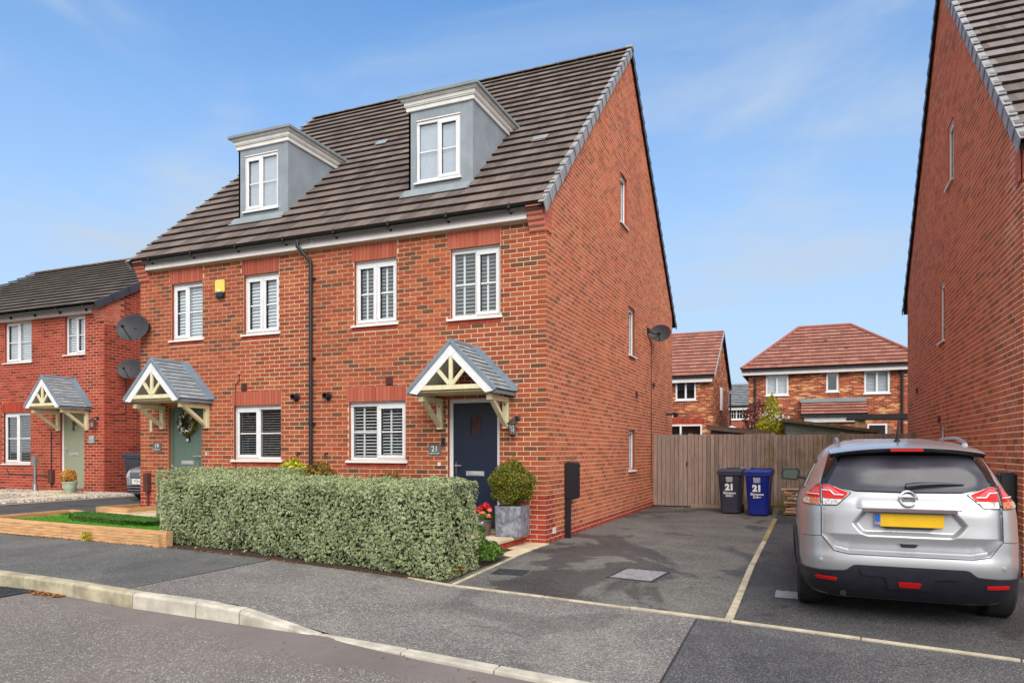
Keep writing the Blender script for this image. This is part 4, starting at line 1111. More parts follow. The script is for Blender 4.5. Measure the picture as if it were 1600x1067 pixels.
mb.build('wall', ['mortar_lit', 'brick_gable_lit'], hR)
fRf = Frame((0, -.62, 0), (1, 0, 0), (0, -1, 0)); oF = [(7.0, 8.1, 1.25, 2.25), (7.0, 7.9, 3.55, 4.6), (9.2, 10.1, 3.55, 4.6)]
brickwork(hR, fRf, XG, 13, -.2, 4.85, oF, 'brick_orange', singles=0)
for o in oF: window(hR, fRf, *o, fill='curtain')
MB().box(XG+.27, 13, -.745, -.725, 4.62, 4.83).build('fascia_board', 'fascia_white', hR); gutter(hR, XG, 13, -.80, 4.86, r=.05)
for o in oR: window(hR, gR, *o, lights=1, recess=.035, fill='curtain', bar=False, sill_over=.03)
rm = MB(); YRR = 4.67; ZRR = 4.93+SR*(YRR+.65)
for s in (1, -1):
    y0, z0 = (-.72, 4.93-.07*SR) if s == 1 else (10.02, 4.93)
    rm.prism([(XG-.04, y0, z0-.05), (13.05, y0, z0-.05), (13.05, YRR, ZRR-.04), (XG-.04, YRR, ZRR-.04)], (0, 0, -.05))
rf = rm.build('roof', 'felt', hR); LR = math.hypot(1, SR)*(YRR+.72)
roof_slope(rf, (XG-.05, -.72, 4.93-.07*SR), (1, 0, 0), (0, 1, SR), 7.1, LR, 'roof_tile_mauve', singles=160)
roof_slope(rf, (13.05, 10.02, 4.93), (-1, 0, 0), (0, -1, SR), 7.1, LR, 'roof_tile_mauve', singles=0)
verge(rf, (XG-.05, -.75, 4.90-.07*SR), (XG-.05, YRR, ZRR), (-1, 0, 0), 'verge_grey')
verge(rf, (XG-.05, 10.05, 4.90), (XG-.05, YRR, ZRR), (-1, 0, 0), 'verge_dark', drop=.15)
ridge(rf, (XG-.05, YRR, ZRR+.01), (13.05, YRR, ZRR+.01), 'ridge_clay', r=.14)
corbel(hR, XG-.008, XG+.262, -.62, 4.84, side=-1)
for y, z in ((7.8, 2.76), (4.9, 2.0)): MB().box(XG-.03, XG, y-.07, y+.07, z-.06, z+.06).build('air_vent', 'clay_vent', hR)

# ------------------------------------------------------------------ houses beyond the fence
def far_window(h, x0, x1, z0, z1, y, lights=2, fill='blind', split=None, small=0):
    fr = Frame((0, y, 0), (1, 0, 0), (0, -1, 0)); mb = MB(); fw = .07
    fbox(mb, fr, x0, x1, z0, z0+fw, -.05, .02); fbox(mb, fr, x0, x1, z1-fw, z1, -.05, .02); fbox(mb, fr, x0, x0+fw, z0+fw, z1-fw, -.05, .02); fbox(mb, fr, x1-fw, x1, z0+fw, z1-fw, -.05, .02)
    cells = [(x0+fw, x1-fw)]
    if lights > 1:
        w = (x1-x0)/lights; cells = []
        for k in range(1, lights): fbox(mb, fr, x0+w*k-.04, x0+w*k+.04, z0+fw, z1-fw, -.05, .02)
        cells = [(x0+w*k+(.04 if k else fw), x0+w*(k+1)-(.04 if k < lights-1 else fw)) for k in range(lights)]
    fbox(mb, fr, x0-.05, x1+.05, z0-.05, z0-.001, -.05, .06)
    w = mb.build('window', 'upvc', h)
    for a, b in cells:
        MB().box(a, b, y+.02, y+.025, z0+fw, z1-fw).build('pane', 'glass', w)
        if small:
            mb = MB()
            for k in range(1, small): xx = a+(b-a)*k/small; mb.box(xx-.015, xx+.015, y+.0, y+.018, z0+fw, z1-fw)
            zz = (z0+z1)/2; mb.box(a, b, y-.0, y+.018, zz-.015, zz+.015); mb.build('glazing_bar', 'upvc', w)
        if fill == 'blind':
            m = 14; mb = MB()
            for k in range(m): z = z0+fw+(k+.5)*(z1-z0-2*fw)/m; mb.box(a, b, y+.10, y+.12, z-.022, z+.022)
            mb.build('blind_slat', 'blind', w, kind='stuff')
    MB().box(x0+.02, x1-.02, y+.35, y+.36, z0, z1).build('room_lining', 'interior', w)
    return w
def shell(mb, x0, x1, y0, y1, z0, z1, ops):
    core(mb, Frame((0, y0, 0), (1, 0, 0), (0, -1, 0)), x0, x1, z0, z1, ops, depth=.12); 
    core(mb, Frame((0, y1, 0), (1, 0, 0), (0, 1, 0)), x0, x1, z0, z1, [])
def gable_house(h, x0, x1, y0, y1, ze, zr, wmat, ops, tmat, ov=.25, gauge=.34):
    mb = MB(); shell(mb, x0, x1, y0, y1, 0, ze, ops); ym = (y0+y1)/2; s = (zr-ze)/(ym-y0)
    for x, n in ((x0, -1), (x1, 1)): core(mb, Frame((x, 0, 0), (0, 1, 0), (n, 0, 0)), y0, y1, 0, zr, [], [(-s, 1, ze-s*y0), (s, 1, ze+s*y1)])
    mb.build('wall', wmat, h)
    rm = MB(); L = math.hypot(1, s)*(ym-y0+ov); zo = ze+.1
    for sg in (1, -1):
        ya = y0-ov if sg > 0 else y1+ov
        rm.prism([(x0-.08, ya, zo-s*ov), (x1+.08, ya, zo-s*ov), (x1+.08, ym, zo+s*(ym-y0)), (x0-.08, ym, zo+s*(ym-y0))], (0, 0, -.08))
    rf = rm.build('roof', 'felt', h)
    roof_slope(rf, (x0-.1, y0-ov, zo-s*ov+.02), (1, 0, 0), (0, 1, s), x1-x0+.2, L, tmat, singles=0, gauge=gauge, th=.03, rise=.05)
    roof_slope(rf, (x1+.1, y1+ov, zo-s*ov+.02), (-1, 0, 0), (0, -1, s), x1-x0+.2, L, tmat, singles=0, gauge=gauge, th=.03, rise=.05)
    zr2 = zo+s*(ym-y0)
    MB().tube([(x0-.1, ym, zr2+.04), (x1+.1, ym, zr2+.04)], .08, 8).build('ridge', 'ridge_red' if 'red' in tmat else 'verge_grey', rf)
    for sg, ya in ((1, y0-ov), (-1, y1+ov)): MB().prism([(x1+.10, ya, zo-s*ov-.08), (x1+.10, ya, zo-s*ov+.06), (x1+.10, ym, zr2+.06), (x1+.10, ym, zr2-.10)], (.04, 0, 0)).build('verge_trim', 'verge_grey' if sg > 0 else 'black_plastic', rf)
    MB().box(x0, x1+.0, y0-ov+.02, y0-ov+.06, zo-s*ov-.26, zo-s*ov-.06).build('fascia_board', 'fascia_white', h)
    MB().box(x0, x1+.08, y0-ov-.06, y0-ov+.02, zo-s*ov-.07, zo-s*ov-.02).build('gutter', 'black_plastic', h)
    return rf
hB = thing('brick_house', 'mottled brick house with a red tiled roof just past the gable with the dish', 'house', (-4, 26, 0))
gable_house(hB, -8.5, -.31, 22.8, 29.6, 4.85, 7.15, 'brick_blend', [(-1.97, -1.06, 3.74, 4.64), (-2.7, -.79, .2, 2.62)], 'roof_tile_red')
far_window(hB, -1.97, -1.06, 3.74, 4.64, 22.8, fill='none'); far_window(hB, -2.7, -.79, .2, 2.62, 22.8, 2, 'none')
fB = Frame((0, 22.8, 0), (1, 0, 0), (0, -1, 0)); soldier(hB, fB, -2.8, -.7, 2.66, 2.88, 'brick_plinth', n=26)
MB().tube([(-.25, 29.75, 4.5), (-.25, 29.75, .3)], .045, 8).build('downpipe', 'black_plastic', hB)
MB().box(-.33, -.24, 25.6, 26.2, 3.4, 4.5).build('window', 'upvc', hB)
hC = thing('brick_house', 'wide mottled brick house with a hipped red roof behind the fence', 'house', (4.5, 26, 0))
x0, x1, y0, y1, ze = 1.22, 8.0, 22.8, 29.4, 4.85
mb = MB(); opsC = [(1.94, 2.86, 3.84, 4.75), (4.36, 4.83, 3.93, 4.75), (5.81, 6.75, 3.81, 4.75), (5.92, 6.66, .2, 2.55)]
shell(mb, x0, x1, y0, y1, 0, ze+.1, opsC)
for x, n in ((x0, -1), (x1, 1)): core(mb, Frame((x, 0, 0), (0, 1, 0), (n, 0, 0)), y0, y1, 0, ze+.1, [])
mb.build('wall', 'brick_blend', hC)
far_window(hC, *opsC[0], 22.8); far_window(hC, *opsC[1], 22.8, 1, 'none'); far_window(hC, *opsC[2], 22.8); far_window(hC, *opsC[3], 22.8, 1, 'none')
ov = .28; ex0, ex1, ey0, ey1, ez = x0-ov, x1+ov, y0-ov, y1+ov, 4.98; ym = 26.1; rz = 7.2; rx0, rx1 = 3.22, 5.45
rm = MB(); rm.add([(ex0, ey0, ez-.03), (ex1, ey0, ez-.03), (ex1, ey1, ez-.03), (ex0, ey1, ez-.03), (rx0, ym, rz-.03), (rx1, ym, rz-.03)], [(0,1,5,4), (1,2,5), (2,3,4,5), (3,0,4), (3,2,1,0)])
rf = rm.build('roof', 'felt', hC)
sv = Vector((0, ym-ey0, rz-ez)); L = sv.length
roof_slope(rf, (ex0, ey0, ez), (1, 0, 0), sv, ex1-ex0, L, 'roof_tile_red', singles=0, th=.03, rise=.05, ucl=lambda v: ((rx0-ex0)*v/L, ex1-ex0-(ex1-rx1)*v/L))
roof_slope(rf, (ex1, ey1, ez), (-1, 0, 0), (0, -(ey1-ym), rz-ez), ex1-ex0, math.hypot(ey1-ym, rz-ez), 'roof_tile_red', singles=0, th=.03, rise=.05, ucl=lambda v: ((ex1-rx1)*v/L, ex1-ex0-(rx0-ex0)*v/L))
for a, b in (((ex0, ey0, ez), (rx0, ym, rz)), ((ex1, ey0, ez), (rx1, ym, rz)), ((rx0, ym, rz), (rx1, ym, rz))):
    a, b = Vector(a)+Vector((0,0,.05)), Vector(b)+Vector((0,0,.05)); MB().tube([a, b], .075, 8).build('ridge', 'ridge_red', rf)
sl = Vector((-(0), 0, 0))
for (ax, bx_, sgn) in ((ex0, rx0, 1), (ex1, rx1, -1)):
    u = Vector((0, -sgn, 0)); v = Vector((bx_-ax, 0, rz-ez)); Lh = v.length; O = Vector((ax, ey1 if sgn > 0 else ey0, ez)); W_ = ey1-ey0
    roof_slope(rf, O, u, v, W_, Lh, 'roof_tile_red', singles=0, th=.03, rise=.05, ucl=lambda q: (W_/2*q/Lh, W_-W_/2*q/Lh))
MB().box(ex0+.02, ex1-.02, ey0+.02, ey0+.05, ez-.25, ez-.06).build('fascia_board', 'fascia_white', hC)
MB().box(ex0+.02, ex0+.05, ey0+.05, ey1, ez-.25, ez-.06).build('fascia_board', 'fascia_white', hC)
MB().box(ex0, ex1, ey0-.07, ey0+.01, ez-.085, ez-.03).build('gutter', 'black_plastic', hC)
for x in (1.5, 7.2): MB().tube([(x, 22.72, 4.8), (x, 22.72, .2)], .05, 8).build('downpipe', 'black_plastic', hC)
for x, y in ((4.3, 24.6), (5.1, 23.9)): MB().box(x, x+.16, y, y+.2, ez+(y-ey0)*.61, ez+(y-ey0)*.61+.14).build('roof_vent', 'clay_vent', rf)
# lean-to roof of the wide house
lt = thing_part('lean_to', hC, (4.6, 22, 2.9))
MB().prism([(3.4, 21.6, 2.90), (5.85, 21.6, 2.90), (5.85, 22.8, 3.48), (3.4, 22.8, 3.48)], (0, 0, -.05)).build('deck', 'felt', lt)
roof_slope(lt, (3.38, 21.55, 2.9), (1, 0, 0), (0, 1, .48), 2.5, 1.25, 'roof_tile_red', singles=60, gauge=.3, th=.03, rise=.05)
MB().box(3.34, 5.9, 22.62, 22.8, 3.48, 3.64).build('flashing', 'lead_grey', lt)
MB().box(3.5, 5.75, 21.62, 22.8, 2.6, 2.82).build('beam', 'upvc', lt); MB().box(3.38, 5.86, 21.5, 21.56, 2.82, 2.90).build('gutter', 'black_plastic', lt)
MB().box(3.6, 5.6, 21.75, 21.8, 1.0, 2.6).build('wall_panel', 'brick_blend', lt)
hD = thing('brick_house', 'distant brick house with a grey slate roof in the gap between two houses', 'house', (-1, 45, 0))
gable_house(hD, -6, 2.6, 42, 50, 4.55, 6.3, 'brick_distant', [(-1.46, -.2, 3.62, 4.45)], 'roof_tile_slate', gauge=.36)
far_window(hD, -1.46, -.2, 3.62, 4.45, 42, 3, 'none', small=2)

# ------------------------------------------------------------------ fence and gate
fence = thing('garden_fence', 'weathered vertical board fence closing the end of the driveway', 'fence', (3.6, 8, 0))
gate = thing('wooden_gate', 'weathered board gate beside the gable wall at the end of the driveway', 'gate', (.45, 8, 0))
def board(parent, x, w, y, z0, z1, mat, tn):
    MB().add([(x,y+.006,z0),(x+w,y-.024,z0),(x+w,y+.0,z0),(x,y+.018,z0),(x,y+.006,z1),(x+w,y-.024,z1),(x+w,y+.0,z1),(x,y+.018,z1)],
        [(0,3,2,1),(4,5,6,7),(0,1,5,4),(1,2,6,5),(2,3,7,6),(3,0,4,7)], tn).build('board', mat, parent)
x = .01
while x < .92: board(gate, x, .102, 8.0+random.uniform(-.004, .004), .04, 1.83+random.uniform(-.006, .006), 'fence_wood_grey', random.random()); x += .108
for z in (.3, 1.0, 1.65): MB().box(.02, .92, 8.03, 8.07, z, z+.09).build('rail', 'rail_wood', gate)
MB().box(.01, .925, 8.02, 8.027, .06, 1.81).build('gap_shade', 'hedge_core', gate); MB().box(.955, 5.88, 8.02, 8.027, .1, 1.79).build('gap_shade', 'hedge_core', fence)  # dark sheets added to stand for the shade in the board gaps
MB().box(.845, .875, 7.97, 7.99, 1.05, 1.15).build('latch', 'black_metal', gate)
MB().tube([(.86, 7.975, 1.10), (.86, 7.955, 1.10), (.86, 7.955, 1.02)], .008, 6).build('latch_ring', 'black_metal', gate)
x = .95; k = 0
while x < 5.85:
    top = 1.83 + (-.02 if x > 2.75 else 0) + random.uniform(-.008, .008)
    board(fence, x, .092, 8.0+random.uniform(-.004, .004)-(.02 if x > 2.75 else 0), .10, top, 'fence_wood', random.random()); x += .098
for a, b in ((.96, 2.9), (2.92, 4.4), (4.42, 5.88)): MB().box(a, b, 7.985, 8.03, -.1, .098).build('gravel_board', 'fence_wood', fence)
for x in (.93, 2.9, 4.41): MB().box(x-.045, x+.045, 8.03, 8.13, -.1, 1.86).build('post', 'fence_wood', fence)
for z in (.3, 1.0, 1.6): MB().box(.97, 5.88, 8.03, 8.07, z, z+.08).build('rail', 'rail_wood', fence)

# ------------------------------------------------------------------ bins
def bin_(name, label, loc, rz, mat, lid, text=None, w=.50, d=.60, h=.93, group=None):
    b = thing(name, label, 'bin', (0,0,0))
    if group: b['group'] = group
    bw, bd = w*.80, d*.74
    def sec(z, f): ww, dd = bw+(w-bw)*f, bd+(d-bd)*f; return ww/2, -bd/2-(d-bd)*f*.5, bd/2+(d-bd)*f*.5
    mb = MB(); vs = []; 
    for z, f in ((.03, 0), (h*.78, .8), (h*.79, .86), (h, 1)):
        hw, ya, yb = sec(z, f); c = .045
        for x, y in ((-hw+c,ya),(hw-c,ya),(hw,ya+c),(hw,yb-c),(hw-c,yb),(-hw+c,yb),(-hw,yb-c),(-hw,ya+c)): vs.append((x, y, z))
    fs = [tuple(range(8))[::-1], tuple(range(24, 32))]+[(r*8+k, r*8+(k+1) % 8, r*8+8+(k+1) % 8, r*8+8+k) for r in range(3) for k in range(8)]
    mb.add(vs, fs); mb.build('body', mat, b, smooth=True)
    hw, ya, yb = w/2+.02, -d/2-.035, d/2+.03
    MB().box(-hw, hw, ya, yb, h-.055, h-.0).build('rim', mat, b, bevel=.012)
    l = MB(); l.prism([(-hw-.005, ya-.01, h+.0), (-hw-.005, yb, h+.0), (-hw-.005, yb, h+.085), (-hw-.005, ya+.16, h+.07), (-hw-.005, ya-.01, h+.03)], (2*hw+.01, 0, 0)); l.build('lid', lid, b, bevel=.012)
    hd = MB(); hd.box(-hw*.55, hw*.55, yb-.12, yb-.08, h+.085, h+.105); 
    hd.tube([(-hw+.03, yb+.05, h-.01), (hw-.03, yb+.05, h-.01)], .018, 8); hd.build('handle', lid, b)
    for s in (-1, 1):
        MB().lathe([(.02, -.03), (.10, -.025), (.10, .025), (.02, .03)], (s*(bw/2-.0), d/2-.02, .10), 18, 'x').build('wheel', 'rubber', b, smooth=True)
        MB().box(s*hw*.72-.04, s*hw*.72+.04, yb-.10, yb-.02, h+.08, h+.115).build('hinge', 'steel' if mat == 'bin_black' and text else lid, b, bevel=.008, seg=1)
    if text:
        sl = math.atan((d-bd)/2*.8/(h*.75)); 
        def py(z): f = (z-.03)/(h*.75)*.8; return -bd/2-(d-bd)*f*.5-.003
        rot = (R(90)+sl, 0, 0)
        tz = [(text[0], .60, .19, .012), (text[1], .475, .075, .002), (text[2], .41, .075, .002)]
        for s_, z, size, bold in tz: put_text(s_, size, 'white_paint', (-.0, py(z), z), b, rot, bold)
        # council panel: rows of small print above the number
        mb = MB()
        for k, (zz, ww) in enumerate(((.845, .15), (.822, .15), (.798, .14), (.772, .15), (.748, .13))):
            z = zz-.02; n = 6+k
            for q in range(n):
                a = -ww/2+ww*q/n; mb.prism([(a, py(z), z), (a+ww/n*.72, py(z), z), (a+ww/n*.72, py(z+.014), z+.014), (a, py(z+.014), z+.014)], (0, -.0015, 0))
        mb.build('panel_print', 'white_paint', b)
    b.location = loc; b.rotation_euler = (0, 0, rz); return b
bin_('wheelie_bin', 'black wheelie bin lettered 21, left of the blue bin', (2.06, 6.75, G(2, 6.7)), R(-4), 'bin_black', 'bin_black', ('21', 'Stimpson', 'Drive'))
bin_('wheelie_bin', 'blue wheelie bin lettered 21 beside the black one', (2.68, 6.42, 0), R(-6), 'bin_blue', 'bin_blue', ('21', 'Stimpson', 'Drive'))
bin_('wheelie_bin', 'dark grey wheelie bin between the red brick wall and the parked white and silver hatchback', (-12.2, 2.95, .36), R(12), 'bin_grey', 'bin_grey')
bin_('wheelie_bin', 'second dark bin half hidden behind the grey bin and hatchback', (-11.4, 3.9, .36), R(8), 'bin_grey', 'bin_grey', h=1.0)

# ------------------------------------------------------------------ stacked timber by the fence
wp = thing('timber_stack', 'stack of short rough planks against the fence behind the silver car', 'timber stack', (3.5, 6.9, 0))
z = .02
for k in range(11):
    for j in range(2):
        x0 = 3.22+random.uniform(-.05, .05)+(.10 if k in (3, 6, 8, 9) and j == 0 else 0); y0 = 6.62+j*.3+random.uniform(-.03, .03)
        MB().box(x0, x0+random.uniform(.55, .75), y0, y0+.13, z, z+.038, random.random()).build('plank', 'pale_plank' if (k*2+j) % 3 else 'rail_wood', wp, bevel=.003, seg=1)
    z += .042+(.016 if k % 2 else 0)
MB().box(3.13, 3.75, 6.55, 6.7, z, z+.035, .9).build('plank', 'pale_plank', wp)

# ------------------------------------------------------------------ loft body for cars
def itp(t, z):
    if z <= t[0][0]: return t[0][1]
    for (a, b), (c2, d) in zip(t, t[1:]):
        if z <= c2:
            return b+(d-b)*(z-a)/(c2-a)
    return t[-1][1]
def smooth_tab(t, z, r=.012): return sum(itp(t, z+o*r) for o in (-2, -1, 0, 1, 2))/5
class CarBody:
    def __init__(s, loc, near, far, width, zs, ex=6, half=2.2, inset=None, nq=48):
        s.nq = nq
        s.loc = Vector(loc); s.near, s.far, s.width, s.zs, s.ex, s.half, s.inset = near, far, width, zs, ex, half, inset
    def w(s, z): return smooth_tab(s.width, z)
    def S(s, x, z):
        q = min(abs(x/s.w(z)), .9995); y = smooth_tab(s.near, z)+s.half*(1-(1-q**s.ex)**(1/s.ex))
        if s.inset: y += s.inset(x, z)
        return y
    def rear(s, x, z, off=0.):
        e = .004; y = s.S(x, z); dx = (s.S(x+e, z)-s.S(x-e, z))/(2*e); dz = (s.S(x, z+e)-s.S(x, z-e))/(2*e)
        dx = max(-4, min(4, dx)); dz = max(-4, min(4, dz))
        n = Vector((dx, -1, dz)).normalized(); return s.loc+Vector((x, y, z))+n*off
    def side(s, sg):
        def f(y, z, off=0.):
            a = itp(s.near, z); b = itp(s.far, z); ym = (a+b)/2; L = (b-a)/2; q = min(abs((y-ym)/L), .995)
            e = 1/s.ex; x = s.w(z)*(1-q**s.ex)**e
            z2 = z+.01; x2 = s.w(z2)*(1-q**s.ex)**e
            n = Vector((sg, 0, -(x2-x)/.01*1)).normalized(); return s.loc+Vector((sg*x, y, z))+n*off
        return f
    def build(s, parent, mat):
        vs = []; rows = []
        NQ, NS = s.nq, 44
        for z in s.zs:
            w = s.w(z); row = []
            for i in range(NQ+1):
                q = -.95+1.9*i/NQ; row.append((q*w, s.S(q*w, z), z))
            a = row[-1][1]; b = itp(s.far, z)-.0
            yj = (1-.95**s.ex)**(1/s.ex)
            ya = row[-1][1]; yfarj = b-s.half*(1-yj)
            for sg in (1,):
                for i in range(1, NS):
                    # side run: blend near corner, straight, far corner
                    t_ = i/NS; yn = -yj+2*yj*t_; x = w*(1-abs(yn)**s.ex)**(1/s.ex)
                    row.append((x, ya+(yfarj-ya)*t_, z))
            for i in range(NQ+1):
                q = .95-1.9*i/NQ; row.append((q*w, b-s.half*(1-(1-abs(q)**s.ex)**(1/s.ex)), z))
            for i in range(1, NS):
                t_ = i/NS; yn = yj-2*yj*t_; x = -w*(1-abs(yn)**s.ex)**(1/s.ex)
                row.append((x, yfarj+(ya-yfarj)*t_, z))
            rows.append(row)
        n = len(rows[0]); vs = [tuple(s.loc+Vector(p)) for r_ in rows for p in r_]
        fs = [(i*n+k, i*n+(k+1) % n, (i+1)*n+(k+1) % n, (i+1)*n+k) for i in range(len(rows)-1) for k in range(n)]
        fs.append(tuple(range(n))[::-1]); fs.append(tuple((len(rows)-1)*n+k for k in range(n)))
        mb = MB(); mb.add(vs, fs); return mb.build('body', mat, parent, smooth=True)
def patch(name, poly, f, mat, parent, off=.004, thick=.012, step=.04, smooth=True):
    bm = bmesh.new(); face = bm.faces.new([bm.verts.new((a, b, 0)) for a, b in poly])
    xs = [p[0] for p in poly]; ys = [p[1] for p in poly]
    for ax, lo, hi in ((0, min(xs), max(xs)), (1, min(ys), max(ys))):
        n = int((hi-lo)/step)
        for i in range(1, n+1):
            c = lo+(hi-lo)*i/(n+1); co = (c, 0, 0) if ax == 0 else (0, c, 0); no = (1, 0, 0) if ax == 0 else (0, 1, 0)
            bmesh.ops.bisect_plane(bm, geom=bm.verts[:]+bm.edges[:]+bm.faces[:], plane_co=co, plane_no=no)
    bmesh.ops.triangulate(bm, faces=[x for x in bm.faces if len(x.verts) > 4])
    bm.verts.ensure_lookup_table(); top = [f(v.co.x, v.co.y, off) for v in bm.verts]; bot = [f(v.co.x, v.co.y, off-thick) for v in bm.verts]
    bm.verts.index_update(); n = len(bm.verts)
    fs = [tuple(v.index for v in x.verts) for x in bm.faces]
    P0 = [top[i] for i in fs[0]]; 
    be = [(e.verts[0].index, e.verts[1].index) for e in bm.edges if len(e.link_faces) == 1]
    fs += [(a, a+n, b+n, b) for a, b in be]; bm.free()
    mb = MB(); mb.add(top+bot, fs); me = mb.mesh(name, mat)
    b2 = bmesh.new(); b2.from_mesh(me); bmesh.ops.recalc_face_normals(b2, faces=b2.faces); b2.to_mesh(me); b2.free()
    if smooth: shade(me, 35)
    return link(name, me, parent)
def mapped_line(name, pts, f, r, mat, parent, off=.002, step=.03):
    P = []
    for (a, b), (c, d) in zip(pts, pts[1:]):
        n = max(1, int(math.hypot(c-a, d-b)/step))
        for i in range(n): P.append(f(a+(c-a)*i/n, b+(d-b)*i/n, off))
    P.append(f(*pts[-1], off)); return MB().tube(P, r, 6).build(name, mat, parent, smooth=True)
def round_poly(pts, r=.02, n=3):
    res = []
    m = len(pts)
    for i in range(m):
        p0, p, p1 = Vector(pts[i-1]), Vector(pts[i]), Vector(pts[(i+1) % m])
        a = (p0-p); b = (p1-p); ra = min(r, a.length*.45); rb = min(r, b.length*.45)
        A = p+a.normalized()*ra; B = p+b.normalized()*rb
        for k in range(n+1):
            t_ = k/n; q = A*(1-t_)**2+p*2*t_*(1-t_)+B*t_**2; res.append((q.x, q.y))
    return res
def wheel(parent, c, r=.355, w=.225, side=1, rim='steel'):
    t_ = MB().lathe([(r*.62, -w*.42), (r*.9, -w*.5), (r*.985, -w*.4), (r, -w*.2), (r, w*.2), (r*.985, w*.4), (r*.9, w*.5), (r*.62, w*.42)], c, 40, 'x').build('wheel', 'rubber', parent, smooth=True)
    mb = MB(); mb.lathe([(r*.64, 0), (r*.60, .012), (r*.10, .02)], (c[0]+side*w*.22, c[1], c[2]), 30, 'x')
    for k in range(5):
        a = k*2*math.pi/5; mb.bar((c[0]+side*w*.36, c[1]+.05*math.cos(a), c[2]+.05*math.sin(a)), (c[0]+side*w*.36, c[1]+r*.6*math.cos(a), c[2]+r*.6*math.sin(a)), .02, .06, (0, math.cos(a), math.sin(a)) if False else (1, 0, 0))
    mb.build('rim', rim, t_)
# ------------------------------------------------------------------ silver car
suv = thing('car', 'silver estate car seen from behind on the right-hand drive with a yellow rear plate', 'car', (4.48, -3.45, -.06))
near = [(.19,.26),(.24,.16),(.30,.09),(.36,.05),(.43,.02),(.50,.0),(.56,.0),(.60,.012),(.64,.02),(.74,.03),(.85,.045),(.95,.055),(1.05,.08),(1.12,.13),(1.2,.19),(1.3,.26),(1.4,.335),(1.47,.40),(1.515,.47),(1.545,.60),(1.575,.90),(1.595,1.30),(1.61,1.75)]
far = [(.19,4.45),(.3,4.6),(.6,4.62),(.8,4.5),(.95,4.2),(1.02,3.7),(1.08,3.45),(1.3,3.0),(1.45,2.75),(1.56,2.5),(1.61,2.2)]
wid = [(.19,.82),(.25,.86),(.35,.885),(.5,.90),(.7,.905),(.9,.90),(1.0,.89),(1.06,.87),(1.12,.835),(1.3,.755),(1.42,.69),(1.48,.65),(1.53,.60),(1.57,.52),(1.595,.42),(1.61,.34)]
def sstep(x): x = max(0, min(1, x)); return x*x*(3-2*x)
def hatch_low(x):
    x = abs(x); return .602 if x < .46 else .602+.025*((x-.46)/.11) if x < .57 else .627+.113*((x-.57)/.10) if x < .67 else 2
def inset(x, z):
    d = 0
    if abs(x) < .80:
        k = sstep((z-hatch_low(x))/.02)*sstep((.695-abs(x))/.02); d += .032*k*(1 if z < 1.2 else 0 if z > 1.3 else 1-(z-1.2)/.1)
    d += .03*sstep((.60-z)/.2)*0
    # darker undercut at the foot of the tailgate
    if z < .765: d += .075*min(1, (.765-z)/.16)*sstep((z-hatch_low(x))/.03)*sstep((.70-abs(x))/.04)
    # number plate recess
    zt, zb = .985, .745
    hw = .43-.10*abs((z-.86)/.12)**1.2 if z > .86 else .43-.10*((.86-z)/.115)**1.2
    if zb < z < zt+.02: d += .045*sstep((hw-abs(x))/.045)*sstep((z-zb)/.055)*sstep((zt-z)/.008)
    # handle ledge above the plate
    if abs(x) < .42: d -= .012*sstep((.40-abs(x))/.05)*sstep((z-.985)/.006)*sstep((1.075-z)/.04)
    return d
zs = sorted(set([round(.19+.02*i, 4) for i in range(72)]+[round(.58+.005*i, 4) for i in range(86)]+[.595, .60, .605, .612, .62, .735, .745, .755, .765, .775, .975, .98, .985, .99, .995, 1.6, 1.61])); zs = [z for z in zs if z <= 1.61]
cb = CarBody((4.48, -3.45, -.06), near, far, wid, zs, 6, 2.2, inset, 190)
body = cb.build(suv, 'paint_silver')
Rr = cb.rear; sym = lambda p: [(-x, z) for x, z in p][::-1]
# glass and black surround
patch('window_surround', round_poly([(-.690,1.150),(-.60,1.185),(-.40,1.128),(0,1.122),(.40,1.128),(.60,1.185),(.690,1.150),(.60,1.47),(.50,1.50),(-.50,1.50),(-.60,1.47)], .02), Rr, 'car_glass_dark', suv, .004)
patch('rear_window', round_poly([(-.628,1.175),(-.42,1.135),(0,1.13),(.42,1.135),(.628,1.175),(.50,1.425),(.40,1.44),(-.40,1.44),(-.50,1.425)], .03), Rr, 'car_glass', suv, .007)
# spoiler
def spoiler():
    secs = []; N = 28
    for i in range(N+1):
        x = -.60+1.2*i/N; q = abs(x/.60); yt = .22+.13*q**4; zt = 1.512-.05*q**2.2
        yf = smooth_tab(near, 1.56)+.25*q**3; zf = 1.566-.045*q**3
        yb = smooth_tab(near, 1.44)+.02; zb = 1.46-.03*q**3
        secs.append([(x, yf, zf), (x, (yf+yt)/2, (zf+zt)/2+.012), (x, yt+.02, zt+.004), (x, yt, zt-.004), (x, yt+.004, zt-.020), (x, yt+.05, zt-.040), (x, yb, zb)])
    m = 7
    def part(rng_, nm, mt):
        mb = MB(); vs = [tuple(cb.loc+Vector(s_[k])) for s_ in secs for k in rng_]; n = len(rng_)
        fs = [(i*n+k, (i+1)*n+k, (i+1)*n+k+1, i*n+k+1) for i in range(N) for k in range(n-1)]
        mb.add(vs, fs); o = mb.build(nm, mt, suv, smooth=True); return o
    part([0, 1, 2, 3], 'spoiler', 'paint_silver'); part([3, 4, 5, 6], 'spoiler_underside', 'car_glass_dark')
spoiler()
L_ = cb.loc
MB().box(L_.x-.125, L_.x+.125, L_.y+.205, L_.y+.24, L_.z+1.478, L_.z+1.500).build('brake_light', 'red_lens', suv, bevel=.003, seg=1)
